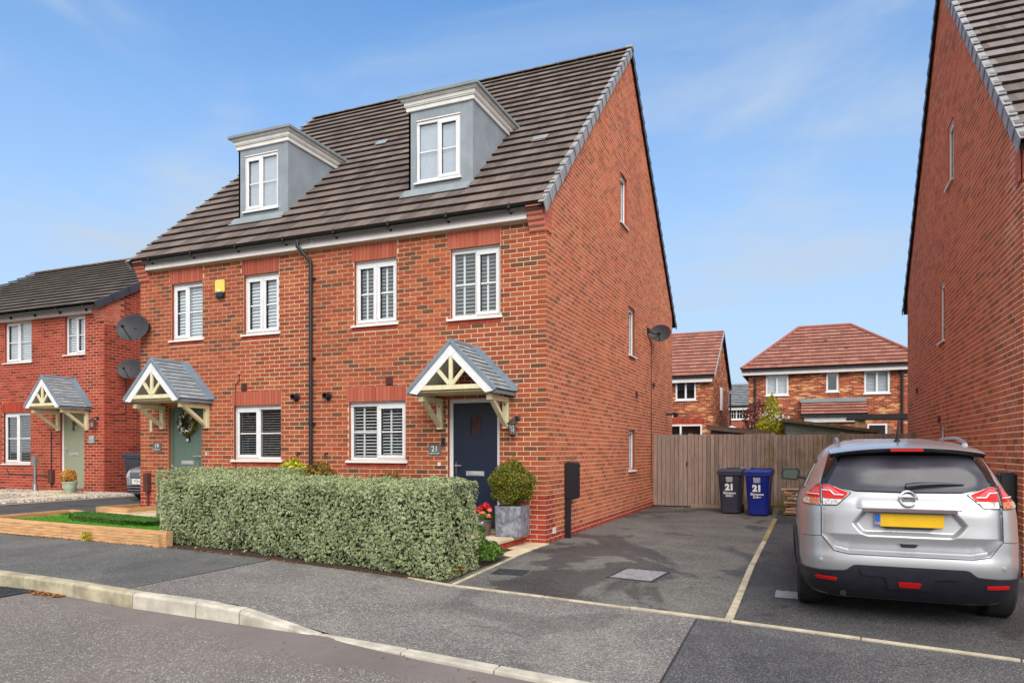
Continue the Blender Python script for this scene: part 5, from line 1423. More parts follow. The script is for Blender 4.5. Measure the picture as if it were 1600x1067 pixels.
# roof: dark panoramic panel, rails, aerial
def roofz(x, y):
    for i in range(60):
        z = 1.61-.01*i
        a, b = itp(near, z), itp(far, z)
        if z < 1.2: break
        if abs(x) < cb.w(z) and cb.S(x, z) < y: return z
    return 1.2
for s in (-1, 1):
    x = s*.53; pts = []
    for y, dz in ((.74, .0), (.80, .055), (.92, .085), (1.2, .10), (1.6, .105), (2.0, .095), (2.15, .04)): pts.append(L_+Vector((x-(s*.01), y, 1.535+dz*.55+(.02 if y > 1.1 else 0))))
    MB().tube(pts, [.024, .02, .016, .014, .014, .014, .016], 8).build('roof_rail', 'steel', suv, smooth=True)
MB().tube([L_+Vector((.0, .95, 1.575)), L_+Vector((0, .93, 1.61)), L_+Vector((.004, .80, 1.86))], [.03, .012, .003], 8).build('aerial', 'black_plastic', suv, smooth=True)
# lamps
for s in (-1, 1):
    F = lambda p: round_poly([(x*s, z) for x, z in (p if s > 0 else p[::-1])], .012)
    inner = [(.430,1.118),(.545,1.005),(.664,1.000),(.664,1.190),(.60,1.183)]
    outer = [(.678,1.000),(.825,1.000),(.838,1.035),(.775,1.11),(.705,1.185),(.678,1.190)]
    lb = patch('tail_lamp', F(inner), Rr, 'black_plastic', suv, .004, .02); lo = patch('tail_lamp', F(outer), Rr, 'black_plastic', suv, .004, .02)
    sc = lambda p, k, c: [(c[0]+(x-c[0])*k, c[1]+(z-c[1])*k) for x, z in p]
    patch('lamp_rim', F(sc(inner, .93, (.58, 1.09))), Rr, 'chrome', lb, .007, .01); patch('lamp_rim', F(sc(outer, .94, (.74, 1.08))), Rr, 'chrome', lo, .007, .01)
    patch('red_lens', F([(.455,1.112),(.497,1.062),(.657,1.062),(.657,1.178),(.605,1.172)]), Rr, 'red_lens', lb, .010, .01)
    patch('pink_lens', F([(.500,1.095),(.56,1.098),(.60,1.135),(.655,1.135),(.655,1.165),(.60,1.160)]), Rr, 'pink_lens', lb, .013, .01)
    patch('clear_lens', F([(.503,1.056),(.552,1.012),(.657,1.010),(.657,1.056)]), Rr, 'clear_lens', lb, .010, .01)
    mapped_line('light_guide', [(s*.495,1.090),(s*.565,1.090),(s*.598,1.125),(s*.655,1.127)], Rr, .006, 'white_paint', lb, .014)
    patch('red_lens', F([(.685,1.068),(.79,1.068),(.755,1.115),(.702,1.172),(.685,1.178)]), Rr, 'red_lens', lo, .010, .01)
    patch('pink_lens', F([(.69,1.10),(.755,1.10),(.715,1.15),(.69,1.16)]), Rr, 'pink_lens', lo, .013, .01)
    patch('amber_lens', F([(.685,1.012),(.765,1.012),(.765,1.060),(.685,1.060)]), Rr, 'amber_lens', lo, .010, .01)
    patch('clear_lens', F([(.77,1.012),(.818,1.012),(.825,1.038),(.80,1.060),(.77,1.060)]), Rr, 'clear_lens', lo, .010, .01)
    mapped_line('light_guide', [(s*.69,1.090),(s*.78,1.090)], Rr, .005, 'white_paint', lo, .013)
    patch('reflector', F([(.545,.372),(.705,.372),(.712,.398),(.550,.395)]), Rr, 'red_lens', suv, .026, .02)
    for xx, zz in ((.675, .535), (.29, .462)):
        mb = MB(); c = Rr(s*xx, zz, .004); mb.lathe([(.016, .004), (.017, 0), (.013, -.006), (.001, -.007)], c, 14, 'y'); mb.build('parking_sensor', 'steel' if xx < .5 else 'paint_silver', suv, smooth=True)
    mapped_line('panel_gap', [(s*.675,1.0),(s*.675,.745),(s*.575,.622),(s*.46,.600),(0,.598)], Rr, .0045, 'black_plastic', suv, .0)
    mapped_line('panel_gap', [(s*.675,.742),(s*.78,.728),(s*.86,.720)], Rr, .003, 'black_plastic', suv, .0)
# garnish, plate, badge, handle
patch('plate_garnish', round_poly([(-.355,.968),(.355,.968),(.345,.996),(-.345,.996)], .006), lambda x, z, o=0: L_+Vector((x, .052-o, z)), 'garnish', suv, .014, .05)
p = MB().box(L_.x-.26, L_.x+.26, L_.y+.082, L_.y+.094, L_.z+.84, L_.z+.952).build('number_plate', 'plate_yellow', suv, bevel=.003, seg=1)
MB().box(L_.x-.257, L_.x-.212, L_.y+.078, L_.y+.081, L_.z+.844, L_.z+.948).build('country_band', 'plate_blue', p)
put_text('GB', .032, 'plate_yellow', (L_.x-.2345, L_.y+.0772, L_.z+.866), p)
MB().prism([(L_.x-.21, L_.y+.085, L_.z+.838), (L_.x+.21, L_.y+.085, L_.z+.838), (L_.x+.17, L_.y+.085, L_.z+.822), (L_.x-.17, L_.y+.085, L_.z+.822)], (0, .008, 0)).build('plate_holder', 'black_plastic', p)
bd = Rr(0, 1.07, .02)
mb = MB(); ring = []
for k in range(33):
    a = 2*math.pi*k/32; ring.append(Rr(.062*math.cos(a), 1.072+.058*math.sin(a), .016))
mb.tube(ring, .0095, 8, cap=False); bg_ = mb.build('badge', 'chrome', suv, smooth=True)
MB().box(bd.x-.074, bd.x+.074, bd.y-.014, bd.y+.004, bd.z-.014, bd.z+.014).build('badge_bar', 'chrome', bg_, bevel=.004, seg=1)
put_text('NISSAN', .026, 'black_metal', (bd.x, bd.y-.0155, bd.z), bg_, bold=.0006)
patch('tailgate_handle', round_poly([(-.088,.705),(.088,.705),(.060,.655),(-.060,.655)], .01), Rr, 'steel', suv, .006, .03)
patch('handle_recess', round_poly([(-.072,.697),(.072,.697),(.050,.668),(-.050,.668)], .008), Rr, 'black_plastic', suv, .009, .03)
wb = Rr(-.01, 1.175, .02); we = Rr(.41, 1.195, .02)
MB().tube([Rr(-.01, 1.165, .025), Rr(.10, 1.178, .032), Rr(.25, 1.188, .03), Rr(.42, 1.192, .02)], [.026, .022, .014, .005], 8).build('rear_wiper', 'black_plastic', suv, smooth=True)
# dark lower bumper
patch('lower_bumper', round_poly([(-.865,.435),(-.60,.452),(-.48,.462),(-.43,.508),(-.40,.515),(.40,.515),(.43,.508),(.48,.462),(.60,.452),(.865,.435),(.86,.30),(.70,.24),(.40,.215),(-.40,.215),(-.70,.24),(-.86,.30)], .025), Rr, 'cladding', suv, .016, .03)
patch('bumper_step', round_poly([(-.38,.500),(.38,.500),(.36,.440),(.18,.43),(.16,.33),(-.16,.33),(-.18,.43),(-.36,.440)], .02), Rr, 'cladding', suv, .028, .03)
patch('fog_lamp', round_poly([(-.085,.395),(.085,.395),(.075,.355),(-.075,.355)], .008), Rr, 'red_lens', suv, .034, .02)
MB().box(L_.x-.62, L_.x+.62, L_.y+.25, L_.y+4.2, L_.z+.20, L_.z+.30).build('underbody', 'rubber', suv)
MB().tube([L_+Vector((-.50, .10, .25)), L_+Vector((-.50, .45, .26))], .026, 12).build('exhaust', 'black_metal', suv)
for x in (-.765, .765):
    for y in (.86, 3.56): wheel(suv, tuple(L_+Vector((x, y, .352))), side=1 if x > 0 else -1)
for sg in (-1, 1):
    sf = cb.side(sg)
    patch('side_window', round_poly([(.72,1.13),(.95,1.40),(1.55,1.455),(1.55,1.13)], .03), sf, 'car_glass_dark', suv, .006, step=.06)
    patch('side_window', round_poly([(1.6,1.13),(1.6,1.455),(2.3,1.46),(2.9,1.30),(3.12,1.13)], .03), sf, 'car_glass_dark', suv, .006, step=.06)
    for a in ((1.58, .35, 1.58, 1.12), (2.72, .35, 2.72, 1.12)): mapped_line('panel_gap', [(a[0], a[1]), (a[2], a[3])], sf, .004, 'black_plastic', suv)
    for y in (1.75, 2.55): 
        P = sf(y, .95, .02); MB().tube([P, P+Vector((0, .18, 0))], .012, 8).build('door_handle', 'chrome', suv)
    for y in (.86, 3.56):
        mb = MB(); pts = [sf(y+.40*math.cos(R(a)), .352+.40*math.sin(R(a)), .006) for a in range(-5, 186, 12)]; mb.tube(pts, .022, 6).build('wheel_arch', 'cladding', suv, smooth=True)
    patch('sill_trim', [(.5,.24),(3.9,.24),(3.9,.34),(.5,.34)], sf, 'cladding', suv, .012, .02, .1)
    mb = MB(); c = L_+Vector((sg*.985, 2.95, 1.185))
    mm = MB(); 
    vs = []
    for (dy, k) in ((0, .86), (.05, 1.0), (.13, .7)):
        for px, pz in ((-.115, -.055), (-.125, .03), (-.105, .072), (.085, .075), (.10, .04), (.075, -.068)):
            vs.append(c+Vector((px*k*-sg if sg > 0 else px*k, dy, pz*k)))
    fs = [tuple(range(6)), tuple(range(17, 11, -1))]+[(r*6+k, r*6+(k+1) % 6, r*6+6+(k+1) % 6, r*6+6+k) for r in (0, 1) for k in range(6)]
    mm.add(vs, fs); mo = mm.build('wing_mirror', 'black_plastic', suv, bevel=.012, smooth=True)
    vs = [c+Vector((px*.78*-sg if sg > 0 else px*.78, -.003, pz*.78)) for px, pz in ((-.115, -.055), (-.125, .03), (-.105, .072), (.085, .075), (.10, .04), (.075, -.068))]
    MB().prism(vs, (0, .004, 0)).build('mirror_glass', 'mirror', mo)
    MB().bar(c+Vector((-sg*.07, .05, -.03)), c+Vector((-sg*.17, .06, -.05)), .05, .035).build('mirror_arm', 'black_plastic', mo)

# ------------------------------------------------------------------ hatchback between the houses
hbk = thing('car', 'silver hatchback nose showing past the corner of the brick house with the sage green door', 'car', (-9.78, 1.0, .29))
n2 = [(.18,.12),(.25,.05),(.4,.0),(.55,.0),(.64,.03),(.72,.10),(.76,.22),(.82,.55),(.87,.9),(.93,1.05),(1.1,1.32),(1.3,1.75),(1.40,2.05),(1.44,2.4)]
f2 = [(.18,3.8),(.5,3.95),(.9,3.9),(1.2,3.6),(1.4,3.3),(1.44,3.0)]
w2_ = [(.18,.76),(.3,.82),(.6,.84),(.85,.83),(.95,.80),(1.2,.68),(1.38,.56),(1.44,.42)]
cv = CarBody((-9.78, 1.0, .29), n2, f2, w2_, [.18+.03*i for i in range(43)], 4.5, 1.95)
cv.build(hbk, 'paint_silver_blue'); RV = cv.rear
patch('grille', round_poly([(-.42,.66),(.42,.66),(.36,.53),(-.36,.53)], .02), RV, 'black_plastic', hbk, .008)
for z in (.56, .60, .64): mapped_line('grille_bar', [(-.38,z),(.38,z)], RV, .007, 'chrome', hbk, .014)
patch('lower_grille', round_poly([(-.62,.37),(.62,.37),(.58,.24),(-.58,.24)], .02), RV, 'black_plastic', hbk, .008)
for z in (.27, .33): mapped_line('grille_bar', [(-.58,z),(.58,z)], RV, .010, 'steel', hbk, .014)
for s in (-1, 1): patch('headlamp', round_poly([(s*x, z) for x, z in ([(.44,.68),(.70,.72),(.76,.64),(.68,.53),(.46,.54)][::s])], .02), RV, 'clear_lens', hbk, .008)
P = RV(0, .62, .03); ring = [P+Vector((.055*math.cos(a*math.pi/12), 0, .055*math.sin(a*math.pi/12))) for a in range(25)]
em = MB().tube(ring, .008, 6, cap=False); 
for a, b in (((-.035,.04),(-.012,-.04)), ((-.012,-.04),(0,.0)), ((0,0),(.012,-.04)), ((.012,-.04),(.035,.04)), ((-.02,.045),(0,.005)), ((0,.005),(.02,.045))): em.tube([P+Vector((a[0],0,a[1])), P+Vector((b[0],0,b[1]))], .006, 6)
em.build('badge', 'chrome', hbk)
P = RV(0, .46, .012); np_ = MB().box(P.x-.26, P.x+.26, P.y-.01, P.y, P.z-.056, P.z+.056).build('number_plate', 'white_paint', hbk)
put_text('YO16 FOP', .095, 'black_plastic', (P.x, P.y-.0115, P.z), np_, bold=.001)
patch('windscreen', round_poly([(-.60,.98),(.60,.98),(.50,1.34),(-.50,1.34)], .04), RV, 'car_glass_dark', hbk, .006)
for x in (-.74, .74):
    for y in (.72, 3.2): wheel(hbk, (-9.78+x, 1.0+y, .29+.30), .30, .19, 1 if x > 0 else -1)
for sg in (-1, 1):
    patch('side_window', round_poly([(1.75,.98),(2.1,1.30),(3.2,1.30),(3.4,.98)], .03), cv.side(sg), 'car_glass_dark', hbk, .006, step=.06)
    MB().box(-9.78+sg*.86-.09, -9.78+sg*.86+.09, 2.55, 2.62, 1.25, 1.37).build('wing_mirror', 'black_plastic', hbk, bevel=.02)

# ------------------------------------------------------------------ foliage
def leaves(name, P, N, size, mat, parent=None, kind=None, jit=.6, fold=.25, aspect=.55, tint=None):
    """each leaf a folded diamond of two triangles"""
    n = len(P); P = np.asarray(P, float); N = np.asarray(N, float)
    N = N+rng.normal(0, jit, (n, 3)); N /= np.linalg.norm(N, axis=1)[:, None]+1e-9
    A = rng.normal(0, 1, (n, 3)); A -= N*(A*N).sum(1)[:, None]; A /= np.linalg.norm(A, axis=1)[:, None]+1e-9
    B = np.cross(N, A); s = size*rng.uniform(.7, 1.3, n)[:, None]
    v0 = P-A*s*.5; v1 = P+B*s*aspect*.5+N*s*fold*.3; v2 = P+A*s*.5-N*s*fold*.2; v3 = P-B*s*aspect*.5+N*s*fold*.3
    V = np.stack([v0, v1, v2, v3], 1).reshape(-1, 3)
    me = bpy.data.meshes.new(name); me.vertices.add(4*n); me.vertices.foreach_set('co', V.ravel())
    idx = np.arange(n)[:, None]*4+np.array([0, 1, 2, 0, 2, 3]); me.loops.add(6*n); me.loops.foreach_set('vertex_index', idx.ravel().astype(np.int32))
    me.polygons.add(2*n); me.polygons.foreach_set('loop_start', np.arange(0, 6*n, 3, dtype=np.int32)); me.polygons.foreach_set('loop_total', np.full(2*n, 3, np.int32))
    uvl = me.uv_layers.new(name='UVMap'); uv = np.tile(np.array([[.5, 0], [1, .5], [.5, 1], [.5, 0], [.5, 1], [0, .5]]), (n, 1)); uvl.data.foreach_set('uv', uv.ravel())
    t_ = rng.uniform(0, 1, n) if tint is None else np.clip(tint+rng.normal(0, .18, n), 0, 1)
    a = me.attributes.new('tint', 'FLOAT', 'FACE'); a.data.foreach_set('value', np.repeat(t_, 2))
    me.materials.append(M[mat]); me.update(); me.validate()
    return link(name, me, parent, kind)
def hedge(label, p0, p1, depth, h, n, size, mat='leaf_variegated'):
    """clipped box hedge between two ground points (front line), growing back by depth"""
    p0, p1 = Vector(p0), Vector(p1); L = (p1-p0).length; d = (p1-p0).normalized(); b = Vector((-d.y, d.x, 0))
    hd = thing('hedge', label, 'hedge', (p0.x, p0.y, G(p0.x, p0.y)))
    areas = [L*h, L*depth, depth*h, depth*h, L*h*.25]; tot = sum(areas); P = []; N = []
    def bulge(u, v): return .035*math.sin(u*3.1+v*2)+.03*math.sin(u*7.3-v*5.1)+.022*math.sin(u*17+v*11)
    zt = None
    for i, a in enumerate(areas):
        m = int(n*a/tot); U = rng.uniform(0, 1, m); W = rng.uniform(0, 1, m)
        for u, w in zip(U, W):
            r = abs(rng.normal(0, .055))
            if i in (0, 4):
                s = u*L; z = w*h; y = 0 if i == 0 else depth; nx, ny, nz = 0, (-1 if i == 0 else 1), .25
                off = -bulge(s, z)*1.0+r+(.10*max(0, (z-h*.86)/(h*.14))**2)-(.05*math.sin(min(1, z/h)*math.pi))+.07*max(0, (.18-z)/.18)
                y = y+off if i == 0 else y-off
            elif i == 1:
                s = u*L; y = w*depth; z = h-.045+.10*(y/depth)**.7+bulge(s, y)*.5-r*.6-(.06*max(0, (.12-y)/.12)**2)-(.06*max(0, (y-depth+.12)/.12)**2); nx, ny, nz = 0, -.1, 1
            else:
                y = u*depth; z = w*h; r2 = r+.05*max(0, (z-h*.86)/(h*.14))**2; s = -bulge(y, z)+r2 if i == 2 else L+bulge(y, z)-r2; nx, ny, nz = (-1 if i == 2 else 1), 0, .25
            # round plan corners
            for e in (s, L-s):
                if e < .12 and y < .12: y = max(y, .12-math.sqrt(max(0, .0144-(.12-max(e, 0))**2)))
            q = p0+d*s+b*y; g = G(q.x, q.y)
            P.append((q.x, q.y, g*(1-z/h)+z+hd.location.z*0+(z/h)*0)); N.append(tuple(d*nx+b*ny+Vector((0,0,0)))[:2]+(nz,) if False else ((d*nx+b*ny).x, (d*nx+b*ny).y, nz))
    leaves('foliage', P, N, size, mat, hd, 'stuff', jit=.6)
    P = []; N = []                                     # stray shoots standing proud of the clipped faces
    for _ in range(int(L*70)):
        s = random.uniform(.05, L-.05); top = random.random() < .6; y = random.uniform(0, depth) if top else -.02; z = h if top else random.uniform(.1, h)
        q = p0+d*s+b*y; ln = random.uniform(.03, .085); dr = Vector((random.gauss(0, .4), random.gauss(0, .4), 1)) if top else -b+Vector((random.gauss(0, .4), 0, random.gauss(.5, .4))); dr.normalize()
        for k in range(5): w = Vector((q.x, q.y, z))+dr*ln*k/4; P.append(tuple(w)); N.append(tuple(dr))
    leaves('shoots', P, N, size, mat, hd, 'stuff', jit=1.2)
    # inner mass of twigs and shaded leaves
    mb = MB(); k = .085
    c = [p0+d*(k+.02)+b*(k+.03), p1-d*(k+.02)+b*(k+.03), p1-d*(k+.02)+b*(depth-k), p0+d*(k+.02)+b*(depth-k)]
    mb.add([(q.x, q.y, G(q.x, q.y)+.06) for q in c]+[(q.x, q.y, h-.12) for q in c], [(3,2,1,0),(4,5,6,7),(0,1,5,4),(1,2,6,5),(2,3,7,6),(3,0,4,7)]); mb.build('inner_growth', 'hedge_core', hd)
    for _ in range(14):
        s = random.uniform(.1, L-.1); y = random.uniform(.15, depth-.15); q = p0+d*s+b*y; MB().tube([(q.x, q.y, G(q.x, q.y)-.02), (q.x+random.uniform(-.05,.05), q.y, .3)], .012, 6).build('stem', 'bark', hd)
    return hd
hedge('long clipped hedge of cream edged leaves in front of the brick pair', (-4.74, -2.93, 0), (-.13, -3.08, 0), .92, 1.03, 46000, .037)
hedge('second clipped hedge behind the left end of the long hedge', (-6.2, -1.75, 0), (-3.7, -1.75, 0), .8, 1.10, 15000, .036)
def ball(c, r, n, flat=1.0, zmin=-1):
    v = rng.normal(0, 1, (n, 3)); v /= np.linalg.norm(v, axis=1)[:, None]
    v = v[v[:, 2] > zmin]; rad = r*rng.uniform(.55, 1.0, len(v))[:, None]**.5
    lump = 1+.10*np.sin(v[:, [0]]*7+1)+.08*np.sin(v[:, [1]]*9+2)+.08*np.sin(v[:, [2]]*8)
    P = np.array(c)+v*rad*lump*np.array([1, 1, flat]); return P, v
def bush(name, label, cat, c, r, n, size, mat, flat=1., stems=5, base=None, group=None):
    t_ = thing(name, label, cat, (c[0], c[1], base if base is not None else c[2]-r), group)
    P, v = ball(c, r, n, flat); leaves('foliage', P, v, size, mat, t_, 'stuff', jit=.8)
    for k in range(stems):
        a = random.uniform(0, 6.28); e = Vector(c)+Vector((math.cos(a)*r*.5, math.sin(a)*r*.5, r*.2))
        MB().tube([(c[0], c[1], base if base is not None else c[2]-r), ((c[0]+e.x)/2, (c[1]+e.y)/2, c[2]-r*.3), e], [.012, .009, .004], 6).build('stem', 'bark', t_)
    return t_
# square planter with a clipped bush
tt = NT('planter_stone'); nn = tt.noise(9, 6, .7, dist=1.0)
cc = tt.mix(tt.rng(nn, .35, .65), srgb(92, 98, 118), srgb(150, 150, 158)); tt.col(cc); tt.set(Roughness=.7); tt.bump(tt.noise(40, 4), .3, .004); M['planter_stone'] = tt.m
def planter(px0, px1, py0, py1, z0, z1):
    t_ = thing('planter', 'square blue-grey stone planter beside the navy front door', 'planter', ((px0+px1)/2, (py0+py1)/2, z0))
    mb = MB(); vs = []
    cx, cy = (px0+px1)/2, (py0+py1)/2; w = (px1-px0)/2
    prof = [(z0, .95, .03), (z0+.02, .97, .03), (z1-.03, 1.0, .03), (z1, 1.0, .03), (z1, .88, .03), (z1-.06, .87, .03)]
    for z, k, c in prof:
        h = w*k
        for x, y in ((-h+c,-h),(h-c,-h),(h,-h+c),(h,h-c),(h-c,h),(-h+c,h),(-h,h-c),(-h,-h+c)): vs.append((cx+x, cy+y, z))
    fs = [tuple(range(8))[::-1]]+[(r*8+k, r*8+(k+1) % 8, r*8+8+(k+1) % 8, r*8+8+k) for r in range(len(prof)-1) for k in range(8)]
    fs.append(tuple(len(vs)-8+k for k in range(8)))
    mb.add(vs, fs); mb.build('pot', 'planter_stone', t_, bevel=.006, seg=1)
    MB().box(cx-w*.86, cx+w*.86, cy-w*.86, cy+w*.86, z1-.055, z1-.04).build('compost', 'soil', t_)
planter(-.605, -.185, -.60, -.18, .157, .61)
bs = bush('bush', 'rounded olive green box bush in the square blue-grey planter', 'bush', (-.40, -.39, .93), .325, 9000, .032, 'leaf_box', 1.02, 5, .56)
# flower pot with red geraniums
def pot(name, label, c, r0, r1, h, mat, group=None):
    t_ = thing(name, label, 'flower pot', c)
    MB().lathe([(r0*.96, 0), (r0, .01), (r1, h-.03), (r1+.012, h-.03), (r1+.012, h), (r1-.012, h), (r1-.02, h-.04), (.01, h-.04)], c, 24).build('pot', mat, t_, smooth=True)
    return t_
pot('flower_pot', 'round brown plastic pot of red flowers beside the square planter', (-.80, -.50, .157), .085, .115, .24, 'brown_pot')
fl = thing('geranium', 'red and pink geranium flowering in the round brown pot', 'flowers', (-.80, -.50, .38))
P, v = ball((-.80, -.50, .44), .13, 500, .7); leaves('foliage', P, v, .05, 'leaf_green', fl, 'stuff', aspect=.9)
def blossom(parent, c, r, n, size, mat, name='flower_head'):
    P, v = ball(c, r, n, .8); return leaves(name, P, v, size, mat, parent, None, aspect=.9, jit=.4)
for x, y, z, r, m in ((-.84, -.56, .56, .05, 'flower_red'), (-.76, -.55, .60, .055, 'flower_red'), (-.71, -.56, .57, .05, 'flower_red'), (-.89, -.58, .53, .045, 'flower_red'), (-.79, -.62, .50, .035, 'flower_pink'), (-.66, -.62, .545, .03, 'flower_pink'), (-.665, -.64, .46, .03, 'flower_pink')): blossom(fl, (x, y, z), r, 90, .03, m)
# low bedding plants between hedge and step
pl_ = thing('bedding_plants', 'low leafy bedding plants with white and pink flowers between the hedge and the step', 'plants', (-.25, -1.9, 0))
for x, y, z, r, n, m in ((-.12, -1.75, .10, .17, 700, 'leaf_green'), (-.33, -1.65, .16, .17, 500, 'leaf_green'), (-.45, -1.55, .36, .13, 300, 'leaf_green'), (-.08, -2.0, .07, .11, 300, 'leaf_green'), (-.25, -2.15, .06, .12, 250, 'leaf_bronze'), (-.3, -2.5, .05, .12, 200, 'leaf_purple'), (-.12, -2.75, .03, .09, 120, 'leaf_bronze')):
    P, v = ball((x, y, z), r, n, .8, -.3); leaves('foliage', P, v, .045, m, pl_, 'stuff', aspect=.6)
for x, y, z, m in ((-.40, -1.60, .50, 'flower_white'), (-.50, -1.62, .47, 'flower_white'), (-.33, -1.62, .46, 'flower_white'), (-.44, -1.66, .55, 'flower_white'), (-.42, -1.78, .24, 'flower_pink'), (-.2, -1.7, .28, 'flower_white'), (-.12, -1.62, .22, 'flower_white')): blossom(pl_, (x, y, z), .028, 30, .022, m)
for dx in (0, .06, -.08): MB().tube([(-.42+dx, -1.58, .0), (-.42+dx, -1.6, .5)], .004, 5).build('stem', 'bark', pl_)
# shrubs against the facade, seen over the hedge
bush('shrub', 'yellow-green leafy shrub rising above the hedge beside the downpipe', 'shrub', (-4.35, -.55, 1.02), .30, 1200, .07, 'leaf_lime', .75, 6, .15)
bush('shrub', 'bronze green shrub above the hedge right of the downpipe', 'shrub', (-3.85, -.5, 1.0), .28, 1300, .05, 'leaf_bronze', .8, 6, .15)
bush('shrub', 'tall bronze shoots against the wall left of the downpipe', 'shrub', (-4.6, -.30, 1.08), .2, 600, .05, 'leaf_bronze', 1.1, 6, .15)
bush('shrub', 'small bronze shrub tips above the hedge below the window with white shutters', 'shrub', (-2.45, -.5, .92), .2, 420, .045, 'leaf_bronze', .9, 5, .1)
# fallen leaves, litter
def litter(label, pts, size, mat, name='fallen_leaves'):
    P = [(x, y, z+.012) for x, y, z in pts]; o = leaves(name, P, [(0, 0, 1)]*len(P), size, mat, None, 'stuff', jit=.25, aspect=.6); tag(o, label, 'leaves', kind='stuff')
pts = []
for _ in range(260):
    x = random.uniform(-3.75, -3.2); y = poly_y(KL, x)-abs(random.gauss(0, .05))-.015; pts.append((x, y, road_z(x, y)))
litter('drift of brown dead leaves in the gutter by the road grating', pts, .035, 'dead_leaf')
pts = []
for _ in range(330):
    x = random.uniform(-7, -.2); y = poly_y(EL, x)-abs(random.gauss(0, .04))+.0; pts.append((x, y, pave_z(x, y)))
litter('scattered dead leaves along the foot of the hedge and timber edging', pts, .028, 'dead_leaf')
pts = [(random.uniform(.2, 2.9), 7.9-abs(random.gauss(0, .08)), 0) for _ in range(260)]
litter('dead leaves drifted along the foot of the board fence', pts, .04, 'dead_leaf')
pts = []
for _ in range(220):
    x = random.uniform(-4.5, 4); y = poly_y(KL, x)-abs(random.gauss(0, .25)); pts.append((x, y, road_z(x, y)))
litter('few small dead leaves scattered on the road beside the kerb', pts[:40], .03, 'dead_leaf')
# ------------------------------------------------------------------ timber edged lawn of 19
bed = thing('raised_bed', 'low timber sleeper edging round the artificial lawn at the left', 'raised bed', (-6, -3, .2))
def sleeper(a, b, h=.20, w=.12, mat='sleeper_x', n=5, zup=0):
    a, b = Vector(a), Vector(b); d = (b-a).normalized(); s = Vector((-d.y, d.x, 0))*w
    za, zb = G(a.x, a.y)+zup, G(b.x, b.y)+zup; mb = MB()
    gr = n; tn = random.random()
    # grooved front face: profile with shallow channels
    prof = []
    for k in range(gr):
        z0 = h*(k)/gr; z1 = h*(k+.72)/gr; prof += [(0, z0), (0, z1), (.007, z1+.004), (.007, h*(k+1)/gr-.002)]
    prof += [(0, h-.012), (.008, h), (w-.008, h), (w, h-.01), (w, -.05), (0, -.05)]
    prof = prof[:-6]+[(.006, h-.0), (w-.006, h), (w, h-.006), (w, -.05), (0, -.05)]
    vs = []
    for P, zz in ((a, za), (b, zb)):
        for q, z in prof: vs.append((P.x+(-d.y)*q, P.y+d.x*q, zz+z))
    m = len(prof); fs = [tuple(range(m)), tuple(range(2*m-1, m-1, -1))]+[(k, k+m, (k+1) % m+m, (k+1) % m) for k in range(m)]
    mb.add(vs, fs, tn); return mb.build('sleeper', mat, bed)
sleeper((-7.9, -3.52, 0), (-6.1, -3.36, 0)); sleeper((-6.09, -3.36, 0), (-4.28, -3.18, 0))
sleeper((-7.88, -2.05, 0), (-6.4, -2.15, 0), h=.19); sleeper((-7.78, -3.40, 0), (-7.78, -2.06, 0), mat='sleeper_y', n=5, h=.195)
for x in (-7.6, -6.0, -4.4): MB().box(x-.05, x+.05, -3.24+(-.08 if x < -6 else 0), -3.14, G(x, -3)-.1, G(x, -3)+.17).build('post', 'sleeper_x', bed)
mb = MB(); poly = [(-7.76, -3.38), (-4.5, -3.06), (-4.9, -2.2), (-6.4, -2.05), (-7.76, -1.95)]; mb.add([(x, y, G(x, y)+.11) for x, y in poly], [(0,1,2,3,4)]); tb = mb.build('lawn_base', 'grass_dark', kind='structure')
def turf(name, label, poly, z, n, hgt, mat):
    xs = [p[0] for p in poly]; ys = [p[1] for p in poly]; P = []
    def inside(x, y):
        c = False
        for (x1, y1), (x2, y2) in zip(poly, poly[1:]+poly[:1]):
            if (y1 > y) != (y2 > y) and x < (x2-x1)*(y-y1)/(y2-y1)+x1: c = not c
        return c
    while len(P) < n:
        x, y = random.uniform(min(xs), max(xs)), random.uniform(min(ys), max(ys))
        if inside(x, y): P.append((x, y, G(x, y)+z+hgt*.4))
    o = leaves(name, P, [(0, -.9, .25)]*n, hgt, mat, None, 'stuff', jit=.45, aspect=.28); tag(o, label, 'grass', kind='stuff'); return o
turf('artificial_lawn', 'short bright green artificial lawn inside the timber edging', poly, .11, 26000, .035, 'grass')
mp_ = [(-7.35, -2.35), (-6.9, -2.62), (-5.9, -2.60), (-5.35, -2.35), (-5.3, -2.1), (-6.3, -2.12), (-7.3, -2.12)]
mb = MB(); mb.prism([(x, y, G(x, y)+.11) for x, y in mp_], (0, 0, .09)); tm_ = mb.build('turf_offcut', 'grass_dark'); tag(tm_, 'rolled offcut of darker artificial turf lying on the lawn', 'turf')
P = []; N = []
for i in range(9000):
    k = random.random()
    if k < .6:
        x, y = random.uniform(-7.3, -5.3), random.uniform(-2.6, -2.1); e = abs(x+6.3)
        if y < -2.35-.0 and e > .95: continue
        P.append((x, y, G(x, y)+.21)); N.append((0, -.6, .6))
    else:
        j = random.choice((0, 1, 2, 3)); a, b = mp_[j], mp_[j+1] if j < 3 else mp_[4]; q = random.random(); x, y = a[0]+(b[0]-a[0])*q, a[1]+(b[1]-a[1])*q
        P.append((x, y-.01, G(x, y)+.11+random.uniform(0, .1))); N.append((0, -1, .2))
leaves('pile', P, N, .035, 'grass_dark', tm_, 'stuff', jit=.5, aspect=.3)
p19 = thing('garden_path', '', '', (-7.4, -1, .2), kind='structure')
for i in range(3):
    for j in range(4):
        a = -8.25+i*.62; c = -1.95+j*.5
        if a+.6 > -6.3: continue
        MB().box(a, a+.6, c, c+.485, G(a, c)-.02, G(a, c)+.045, random.random()).build('paving_slab', 'sandstone', p19, bevel=.005, seg=1)
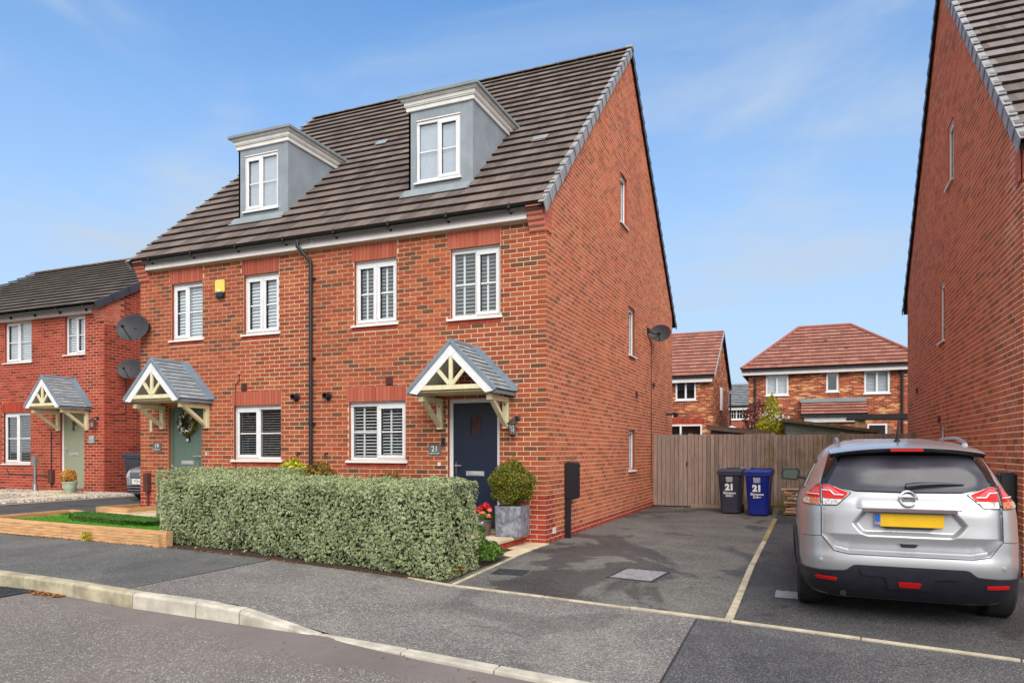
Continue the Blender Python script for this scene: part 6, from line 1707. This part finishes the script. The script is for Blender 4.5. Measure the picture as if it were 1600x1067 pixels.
bx = thing('timber_edging', 'small low timber planter against the corner below house number 19', 'planter', (-8.2, -.6, .25))
MB().box(-8.5, -7.75, -.98, -.90, .2, .38, .6).build('plank', 'sleeper_x', bx); MB().box(-8.58, -8.50, -.98, -.1, .2, .38, .4).build('plank', 'sleeper_y', bx)
MB().box(-7.83, -7.75, -.89, -.2, .2, .38, .5).build('plank', 'sleeper_y', bx); MB().box(-8.5, -7.84, -.9, -.2, .22, .33).build('soil', 'soil', bx)
mt = MB().box(-8.42, -8.30, -.10, -.0, .62, .98); mt.tube([(-8.34, -.05, .62), (-8.34, -.05, .30)], .02, 8)
tag(mt.build('meter_box', 'clay_vent', bevel=.008), 'dark brown meter box low on the brick corner left of the hedge', 'meter box')
# the forecourt of the red house
tt = NT('pebble'); tt.col(tt.ramp(tt.attr('tint'), [(0, srgb(90, 80, 74)), (.4, srgb(142, 132, 124)), (1, srgb(208, 200, 192))])); tt.set(Roughness=.8); M['pebble'] = tt.m
plain('gravel_base', srgb(150, 138, 126), .95, var=.3, nsc=40, bump=.8)
gs = sheet('gravel_ground', XL(-18, -11.1), lambda x: -1.6 if x < -11.6 else -1.2, lambda x: 2.4, GZ(.008), 'gravel_base', 3)
def gravel(label, n, rx, ry, name='gravel'):
    P = [(random.uniform(*rx), random.uniform(*ry), 0) for _ in range(n)]; mb = MB()
    for x, y, _ in P:
        s = random.uniform(.018, .042); z = G(x, y)+.012; a = random.uniform(0, 3); c, d = math.cos(a)*s, math.sin(a)*s
        mb.add([(x-c, y-d, z), (x+d, y-c, z), (x+c, y+d, z), (x-d, y+c, z), (x+s*.2, y, z+s*.8)], [(0,1,4), (1,2,4), (2,3,4), (3,0,4)], random.random())
    o = mb.build(name, 'pebble', kind='stuff'); tag(o, label, 'gravel', kind='stuff')
gravel('pale pebble strip beside the tarmac drive of the red brick house', 5200, (-11.75, -11.35), (-3.0, 2.3))
gravel('pale pebbles between the path and the red brick wall', 3000, (-16.5, -11.9), (1.2, 2.38))
gravel('patch of pebbles in front of the red brick house', 2600, (-14.2, -12.2), (-1.2, .9))
p17 = thing('garden_path', '', '', (-12.3, 0, .36), kind='structure')
for j in range(9):
    c = -2.9+j*.58; MB().box(-12.25, -11.78, c, c+.57, G(-12, 0)-.02, G(-12, 0)+.03, random.random()).build('paving_slab', 'sandstone', p17, bevel=.005, seg=1)
for i in range(5): MB().box(-12.83-i*.55, -12.28-i*.55-.01+.0, .95, 1.5, .34, .39, random.random()).build('paving_slab', 'sandstone', p17, bevel=.005, seg=1)
for i in range(2): MB().box(-14.5+i*.52, -14.0+i*.52, 1.52, 2.3, .34, .395, random.random()).build('paving_slab', 'sandstone', p17, bevel=.005, seg=1)
MB().box(-15.2, -13.6, -.2, .5, .34, .42, .3).build('paving_slab', 'sandstone', p17)
sl_ = MB().lathe([(.04, 0), (.04, .75), (.03, .76)], (-14.9, 2.05, .36), 12); sl_.box(-14.97, -14.83, 2.0, 2.1, 1.05, 1.28); sl_.lathe([(.07, 0), (.05, .2)], (-14.9, 2.05, .36), 12)
tag(sl_.build('service_post', 'steel', bevel=0), 'slim grey service post standing by the wall left of the pale green door', 'post')
pot('flower_pot', 'pale green round pot beside the pale green door', (-13.15, 1.75, .385), .12, .17, .28, 'pale_pot')
g_ = thing('plant', 'orange and yellow leafed plant in the pale green pot', 'plant', (-13.15, 1.75, .6))
P, v = ball((-13.2, 1.75, .80), .2, 420, .8); leaves('foliage', P, v, .07, 'leaf_gold', g_, 'stuff')
# ------------------------------------------------------------------ things fixed to the walls
def dish(label, c, face, r, wall, group=None):
    """oval dish: c centre, face direction, wall bracket point"""
    t_ = thing('satellite_dish', label, 'satellite dish', wall)
    f = Vector(face).normalized(); x = f.cross(Vector((0,0,1))).normalized(); u = x.cross(f); c = Vector(c)
    mb = MB(); rings = [(0, -.16), (.3, -.145), (.6, -.10), (.85, -.04), (1, .0), (1.03, .0), (1.0, -.012), (.6, -.115), (0, -.175)]; vs = []; n = 28
    for k, d in rings:
        for i in range(n): a = 2*math.pi*i/n; vs.append(c+(x*math.cos(a)*r+u*math.sin(a)*r*.84)*k+f*d*r*1.1)
    fs = [(j*n+i, j*n+(i+1) % n, (j+1)*n+(i+1) % n, (j+1)*n+i) for j in range(len(rings)-1) for i in range(n)]
    mb.add(vs, fs); mb.build('dish', 'dark_grey', t_, smooth=True)
    e = c+f*r*1.0-u*r*.35
    MB().tube([c-u*r*.8-f*.02, e], .010, 6).build('arm', 'black_metal', t_)
    MB().tube([e-f*.03, e+f*.05], [.03, .022], 10).build('receiver', 'plastic_white' if False else 'black_plastic', t_)
    w = Vector(wall); MB().tube([w, w+(c-w)*.5+Vector((0,0,-.05)), c-f*r*.18], .018, 8).build('bracket', 'black_metal', t_)
    MB().box(w.x-.03, w.x+.03, w.y-.05, w.y+.05, w.z-.06, w.z+.06).build('wall_plate', 'black_metal', t_)
dish('dark satellite dish on the tall gable wall above the wooden gate', (.26, 7.62, 4.37), (.05, -1, .22), .26, (.02, 7.35, 4.40))
dish('upper dark satellite dish at the left corner of the house with the alarm box', (-8.56, -.22, 3.85), (.35, -1, .25), .32, (-8.36, -.02, 3.88))
dish('lower dark satellite dish in front of the red brick side wall', (-12.37, 2.8, 3.53), (.45, -1, .3), .31, (-12.74, 2.95, 3.45))
MB().tube([(.012, 7.2, 4.5), (.012, 7.3, 4.3), (.012, 7.75, 4.15), (.012, 7.75, .6)], .008, 6).build('cable', 'black_plastic', h21)
MB().tube([(X17+.012, 3.0, 3.4), (X17+.012, 3.0, 2.4), (X17+.012, 2.6, 2.35)], .010, 6).build('cable', 'black_plastic', h17)
al = thing('alarm_box', 'yellow alarm box high on the brick wall between two windows', 'alarm', (-6.48, -.03, 4.45))
MB().box(-6.59, -6.37, -.075, -.008, 4.38, 4.62).build('cover', 'yellow_box', al, bevel=.018, seg=3); MB().box(-6.575, -6.385, -.07, -.008, 4.29, 4.385).build('base', 'door_navy', al, bevel=.012)
MB().prism([(-6.52, -.077, 4.40), (-6.44, -.077, 4.40), (-6.48, -.077, 4.44)], (0, -.002, 0)).build('mark', 'white_paint', al)
def sign(label, x0, x1, z0, z1, y, num, mat='slate_sign'):
    t_ = thing('house_number_sign', label, 'sign', ((x0+x1)/2, y, (z0+z1)/2)); h = z1-z0
    MB().box(x0, x1, y-.022, y-.008, z0, z1).build('plate', mat, t_, bevel=.003, seg=1)
    put_text(num, h*.78, 'white_paint', ((x0+x1)/2, y-.0235, z0+h*.58), t_, bold=.0008)
    mb = MB(); n = 9
    for k in range(n): a = x0+.02+(x1-x0-.04)*k/n; mb.box(a, a+(x1-x0-.04)/n*.7, y-.0235, y-.022, z0+h*.10, z0+h*.17)
    mb.build('small_print', 'white_paint', t_)
sign('slate house number sign reading 21 left of the navy door', -2.03, -1.81, 1.36, 1.52, 0, '21')
sign('slate house number sign reading 19 left of the sage green door', -8.24, -8.03, 1.43, 1.58, 0, '19')
sign('pale house number sign reading 17 right of the pale green door', -13.35, -13.12, 1.62, 1.82, 2.4, '17', 'lead_grey')
def lantern(label, x, y, z):
    t_ = thing('wall_lantern', label, 'lantern', (x, y, z+.2))
    mb = MB().lathe([(.045, 0), (.045, -.02), (.02, -.03)], (x+.04, y, z+.21), 14, 'y'); mb.tube([(x+.04, y-.02, z+.21), (x+.03, y-.10, z+.23), (x, y-.13, z+.19)], .012, 8); mb.build('arm', 'dark_grey', t_, smooth=True)
    MB().lathe([(.02, .19), (.045, .165), (.095, .12), (.098, .112), (.05, .11)], (x, y-.13, z), 18).build('hood', 'dark_grey', t_, smooth=True)
    MB().lathe([(.045, .11), (.06, .04), (.05, -.04), (.03, -.055)], (x, y-.13, z), 16).build('glass', 'lamp_glass', t_, smooth=True)
    MB().lathe([(.01, .06), (.025, .03), (.02, -.01), (.005, -.02)], (x, y-.13, z), 12).build('bulb', 'plastic_white', t_, smooth=True)
    MB().lathe([(.055, -.05), (.03, -.075), (.01, -.08)], (x, y-.13, z), 14).build('base', 'dark_grey', t_, smooth=True)
    mb = MB()
    for k in range(4): a = k*math.pi/2+.4; mb.tube([(x+.058*math.cos(a), y-.13+.058*math.sin(a), .11+z), (x+.062*math.cos(a), y-.13+.062*math.sin(a), .03+z), (x+.052*math.cos(a), y-.13+.052*math.sin(a), -.05+z)], .004, 5)
    mb.build('cage', 'dark_grey', t_)
lantern('grey wall lantern right of the navy front door', -.50, 0, 1.72)
lantern('pale wall lantern right of the pale green door', -13.05, 2.4, 2.05)
o = MB().box(-1.795, -1.735, -.035, -.008, 1.50, 1.64); tag(o.build('doorbell', 'black_plastic', bevel=.006), 'black video doorbell above the number 21 sign', 'doorbell')
o = MB().box(-7.42, -7.34, .035, .058, 1.60, 1.73); ob = o.build('doorbell', 'black_plastic', bevel=.006); tag(ob, 'black and white door camera below the wreath on the sage green door', 'door camera')
MB().box(-7.405, -7.355, .028, .035, 1.605, 1.66).build('front', 'plastic_white', ob)
wr = thing('wreath', 'round leafy wreath with white flowers hanging on the sage green door', 'wreath', (-7.38, .02, 1.96))
P = []; N = []
for _ in range(1500):
    a = rng.uniform(0, 2*math.pi); r = .165+rng.normal(0, .032); P.append((-7.38+r*math.cos(a), .02+rng.normal(0, .02), 1.96+r*math.sin(a))); N.append((math.cos(a), -1, math.sin(a)))
leaves('foliage', P, N, .05, 'leaf_bronze', wr, 'stuff', jit=.6)
leaves('leaf', P[:500], N[:500], .055, 'leaf_green', wr, 'stuff', jit=.6)
P = [(-7.38+.165*math.cos(a)+rng.normal(0, .02), -.02, 1.96+.165*math.sin(a)+rng.normal(0, .02)) for a in rng.uniform(0, 6.28, 50)]
leaves('flower', P, [(0, -1, 0)]*50, .05, 'flower_white', wr, 'stuff', jit=.4)
MB().tube([(-7.38+.16*math.cos(a*math.pi/12), .035, 1.96+.16*math.sin(a*math.pi/12)) for a in range(25)], .02, 6, cap=False).build('hoop', 'bark', wr)
# wall cabinets on the drive
def cabinet(label, x, y0, y1, z0, z1, side):
    t_ = thing('charger_cabinet', label, 'cabinet', (x, (y0+y1)/2, 0)); s = side
    MB().box(x, x+s*.17, y0, y1, z0, z1).build('box', 'black_metal', t_, bevel=.02, seg=3)
    MB().box(x+s*.008, x+s*.10, y0+.01, y0+.06, G(x, y0)-.02, z0).build('conduit', 'black_metal', t_, bevel=.006, seg=1)
    MB().tube([(x+s*.03, y1-.06, z1), (x+s*.03, y1-.06, z1+.03), (x+s*.10, y1-.06, z1+.03)], .006, 6).build('hook', 'steel', t_)
cabinet('narrow black wall cabinet with a conduit on the brick gable by the planter', .008, .85, 1.18, .63, 1.24, 1)
cabinet('black wall cabinet on the right-hand gable partly hidden by the silver car', 5.912, -.40, -.10, .55, 1.17, -1)
# ------------------------------------------------------------------ covers in the ground
def cover(name, label, cx, cy, w, d, rz, mat, zoff=0, zf=G):
    t_ = thing(name, label, 'cover', (cx, cy, zf(cx, cy)))
    c, s = math.cos(rz), math.sin(rz); T = lambda x, y: (cx+x*c-y*s, cy+x*s+y*c)
    def slab(x0, x1, y0, y1, za, zb, nm, mt, tn=.5):
        q = [T(x0, y0), T(x1, y0), T(x1, y1), T(x0, y1)]; MB().prism([(a, b, zf(a, b)+za) for a, b in q], (0, 0, zb-za), tn).build(nm, mt, t_)
    for x0, x1, y0, y1 in ((-w/2-.03, w/2+.03, -d/2-.03, -d/2), (-w/2-.03, w/2+.03, d/2, d/2+.03), (-w/2-.03, -w/2, -d/2, d/2), (w/2, w/2+.03, -d/2, d/2)): slab(x0, x1, y0, y1, -.03, .006, 'frame', 'iron_dark')
    slab(-w/2+.004, w/2-.004, -d/2+.004, d/2-.004, -.03, .003, 'lid', mat)
    mb = MB(); n = int(w/.045); m = int(d/.045)
    for i in range(n):
        for j in range(m):
            if (i+j) % 2: continue
            x, y = -w/2+(i+.5)*w/n, -d/2+(j+.5)*d/m; q = [T(x-.016, y-.016), T(x+.016, y-.016), T(x+.016, y+.016), T(x-.016, y+.016)]; mb.prism([(a, b, zf(a, b)+.003) for a, b in q], (0, 0, .004))
    mb.build('tread', mat, t_, kind='stuff'); return t_
cover('inspection_cover', 'square metal inspection cover in the middle of the driveway', 1.86, -1.93, .50, .58, R(-8), 'iron')
cover('inspection_cover', 'small dark inspection cover on the driveway near the hedge corner', .38, -2.30, .34, .26, R(5), 'iron_dark')
cover('inspection_cover', 'metal cover on the drive beside the rear wheel of the silver car', 3.55, -2.42, .34, .34, R(0), 'iron')
gt = thing('drain_grating', 'iron road gully grating against the kerb at the left edge', 'drain grating', (-4.0, -5.5, road_z(-4, -5.5)))
z = road_z(-4, -5.5)
MB().box(-4.35, -3.72, -5.79, -5.34, z-.08, z+.004).build('pit', 'felt', gt)
for x0, x1, y0, y1 in ((-4.38, -3.69, -5.82, -5.79), (-4.38, -3.69, -5.34, -5.325), (-4.38, -4.35, -5.79, -5.34), (-3.72, -3.69, -5.79, -5.34)): MB().box(x0, x1, y0, y1, z-.08, z+.014).build('frame', 'iron_dark', gt)
for k in range(11):
    x = -4.32+k*.057; MB().box(x, x+.026, -5.785, -5.345, z+.005, z+.013).build('grating_bar', 'iron_dark', gt)
P = [(-5.62+random.gauss(0, .05), -3.34+random.gauss(0, .015), G(-5.6, -3.3)+random.uniform(0, .12)) for _ in range(60)]
tag(leaves('weed', P, [(0, -1, .2)]*60, .07, 'leaf_lime', None, 'stuff', aspect=.2), 'tuft of yellow weed growing up the timber edging', 'weed', kind='stuff')
# ------------------------------------------------------------------ beyond the fence
sb = thing('garden_shed', 'brown flat-roofed shed showing over the fence at left', 'shed', (2, 9.6, 0))
MB().prism([(1.25, 9.5, 0), (2.75, 9.5, 0), (2.75, 9.5, 1.80), (1.25, 9.5, 1.97)], (0, 1.5, 0)).build('wall', 'shed_brown', sb)
MB().prism([(1.15, 9.38, 1.99), (2.84, 9.38, 1.80), (2.84, 9.38, 1.90), (1.15, 9.38, 2.10)], (0, 1.75, 0)).build('roof', 'shed_brown', sb)
MB().prism([(1.14, 9.37, 2.101), (2.85, 9.37, 1.901), (2.85, 9.37, 1.925), (1.14, 9.37, 2.125)], (0, 1.75, 0)).build('roof_edge', 'ridge_clay', sb)
sg = thing('garden_shed', 'teal green boarded shed with a sloping felt roof over the fence', 'shed', (4.2, 10, 0))
n = 15
for k in range(n):
    z0 = .05+k*.145; z1 = z0+.14; xr = min(5.25, 3.12+(2.24-z0)/(.30/2.15)); xt = min(5.25, 3.12+(2.20-z1)/(.30/2.15))
    if xt < 3.3: continue
    MB().prism([(3.12, 9.8, z0), (xr, 9.8, z0), (xt, 9.8, z1), (3.12, 9.8, z1)], (0, .02, 0), random.random()).build('board', 'shed_teal', sg)
MB().prism([(3.14, 9.82, 0), (5.24, 9.82, 0), (5.24, 9.82, 1.88), (3.14, 9.82, 2.17)], (0, 1.6, 0)).build('wall', 'shed_teal', sg)
MB().box(3.09, 3.12, 9.77, 9.82, 0, 2.2).build('corner_trim', 'black_plastic', sg)
MB().prism([(3.02, 9.70, 2.22), (5.38, 9.70, 1.89), (5.38, 9.70, 1.94), (3.02, 9.70, 2.28)], (0, 1.85, 0)).build('roof', 'ridge_clay', sg)
MB().prism([(3.02, 9.68, 2.19), (5.38, 9.68, 1.86), (5.38, 9.68, 1.93), (3.02, 9.68, 2.26)], (0, .018, 0)).build('roof_edge', 'shed_edge', sg)
for x in (4.05, 5.0): MB().box(x, x+.08, 12.4, 12.5, 0, 2.75).build('post', 'cream_wood', sg) if False else None
ps = thing('patio_canopy', 'dark flat patio canopy on posts behind the green shed', 'canopy', (6, 18, 0))
MB().box(5.05, 8.2, 18.8, 21.0, 2.62, 2.74).build('roof', 'deck_black', ps); MB().box(5.0, 8.25, 18.74, 18.8, 2.58, 2.76).build('fascia', 'black_plastic', ps)
for x in (5.25, 8.0): MB().box(x, x+.12, 18.85, 18.97, 0, 2.62).build('post', 'rail_wood', ps)
MB().box(5.3, 5.6, 18.9, 18.94, 2.3, 2.58).build('brace', 'rail_wood', ps)
wf = thing('garden_wall_rail', 'dark rail and white post behind the green shed', 'rail', (6, 11, 0))
MB().box(5.45, 6.6, 11.0, 11.1, 1.72, 1.88).build('rail', 'deck_black', wf); MB().box(5.62, 5.70, 10.9, 10.99, 0, 2.02).build('post', 'cream_wood', wf)
bush('shrub', 'lime green and yellow shrub with white blossom above the fence', 'shrub', (2.80, 10.6, 2.02), .42, 2600, .085, 'leaf_lime', 1.15, 6, .0)
for nm, c, r, n in (('b', (2.70, 10.35, 2.32), .22, 60), ('b', (3.0, 10.35, 2.28), .2, 60)):
    P, v = ball(c, r, n); o = leaves('blossom', P, v, .07, 'flower_white', None, 'stuff', aspect=.9)
    o.parent = [q for q in bpy.data.objects if q.type == 'EMPTY' and q.get('label', '').startswith('lime green')][0]; o.matrix_parent_inverse = parent_inv(o.parent)
bush('shrub', 'upright lime green spray of leaves behind the fence near the green shed', 'shrub', (2.72, 11.0, 2.65), .17, 400, .08, 'leaf_lime', 2.0, 4, .0)
bush('tree', 'dark purple leaved small tree in front of the mottled brick house', 'tree', (1.75, 21.0, 2.75), .62, 900, .13, 'leaf_purple', 1.2, 8, .0)
um = thing('parasol', 'closed pale garden parasol top seen over the brown shed', 'parasol', (1.9, 14, 0))
MB().tube([(1.35, 14, 0), (1.35, 14, 2.3)], .025, 8).build('pole', 'steel', um); MB().lathe([(.62, 1.98), (.3, 2.12), (.02, 2.24), (.01, 2.20)], (1.35, 14, 0), 8).build('canopy', 'upvc', um)
bush('hedge_shrub', 'green garden shrub by the patio doors of the mottled brick house at left', 'shrub', (-1.2, 19.5, 1.2), .8, 1500, .1, 'leaf_green', 1, 5, 0)
# ------------------------------------------------------------------ houses across the road (they show in the window glass)
for k, (xa, xb, lb) in enumerate(((-40, -27, 'long brick house across the road opposite, left'), (-24, -12, 'brick house across the road opposite, nearest the camera side'))):
    ho = thing('brick_house', lb, 'house', ((xa+xb)/2, -30, 0))
    mb = MB(); shell(mb, xa, xb, -33, -26, -.3, 5, []); ym = -29.5
    for x, n in ((xa, -1), (xb, 1)): core(mb, Frame((x, 0, 0), (0, 1, 0), (n, 0, 0)), -33, -26, -.3, 8, [], [(-.75, 1, 5+.75*33), (.75, 1, 5-.75*26)])
    mb.build('wall', 'brick_blend', ho)
    rm = MB()
    for y0 in (-33.3, -25.7): rm.prism([(xa-.1, y0, 4.8), (xb+.1, y0, 4.8), (xb+.1, ym, 7.7), (xa-.1, ym, 7.7)], (0, 0, .12))
    rm.build('roof', 'roof_tile_brown', ho)
    for i in range(4):
        for z in (1.2, 3.6):
            x = xa+1.2+i*2.8; MB().box(x, x+1.1, -26.0, -25.96, z, z+1.05).build('window_frame', 'upvc', ho)
            MB().box(x+.08, x+1.02, -25.96, -25.95, z+.08, z+.97).build('window_pane', 'car_glass_dark', ho)

# ------------------------------------------------------------------ group names for look-alikes
GR = {'satellite dish': 'satellite dishes on the house walls', 'house': 'brick houses of the street', 'bin': 'wheelie bins', 'sign': 'house number signs', 'lantern': 'wall lanterns by the front doors',
      'cover': 'inspection covers in the drives', 'hedge': 'clipped hedges', 'shrub': 'shrubs', 'shed': 'garden sheds', 'cabinet': 'wall cabinets', 'car': 'parked cars', 'flower pot': 'round flower pots', 'gravel': 'pebble areas', 'leaves': 'fallen leaves'}
for o in list(bpy.data.objects):
    if o.parent is None and o.get('category') in GR: o['group'] = GR[o['category']]
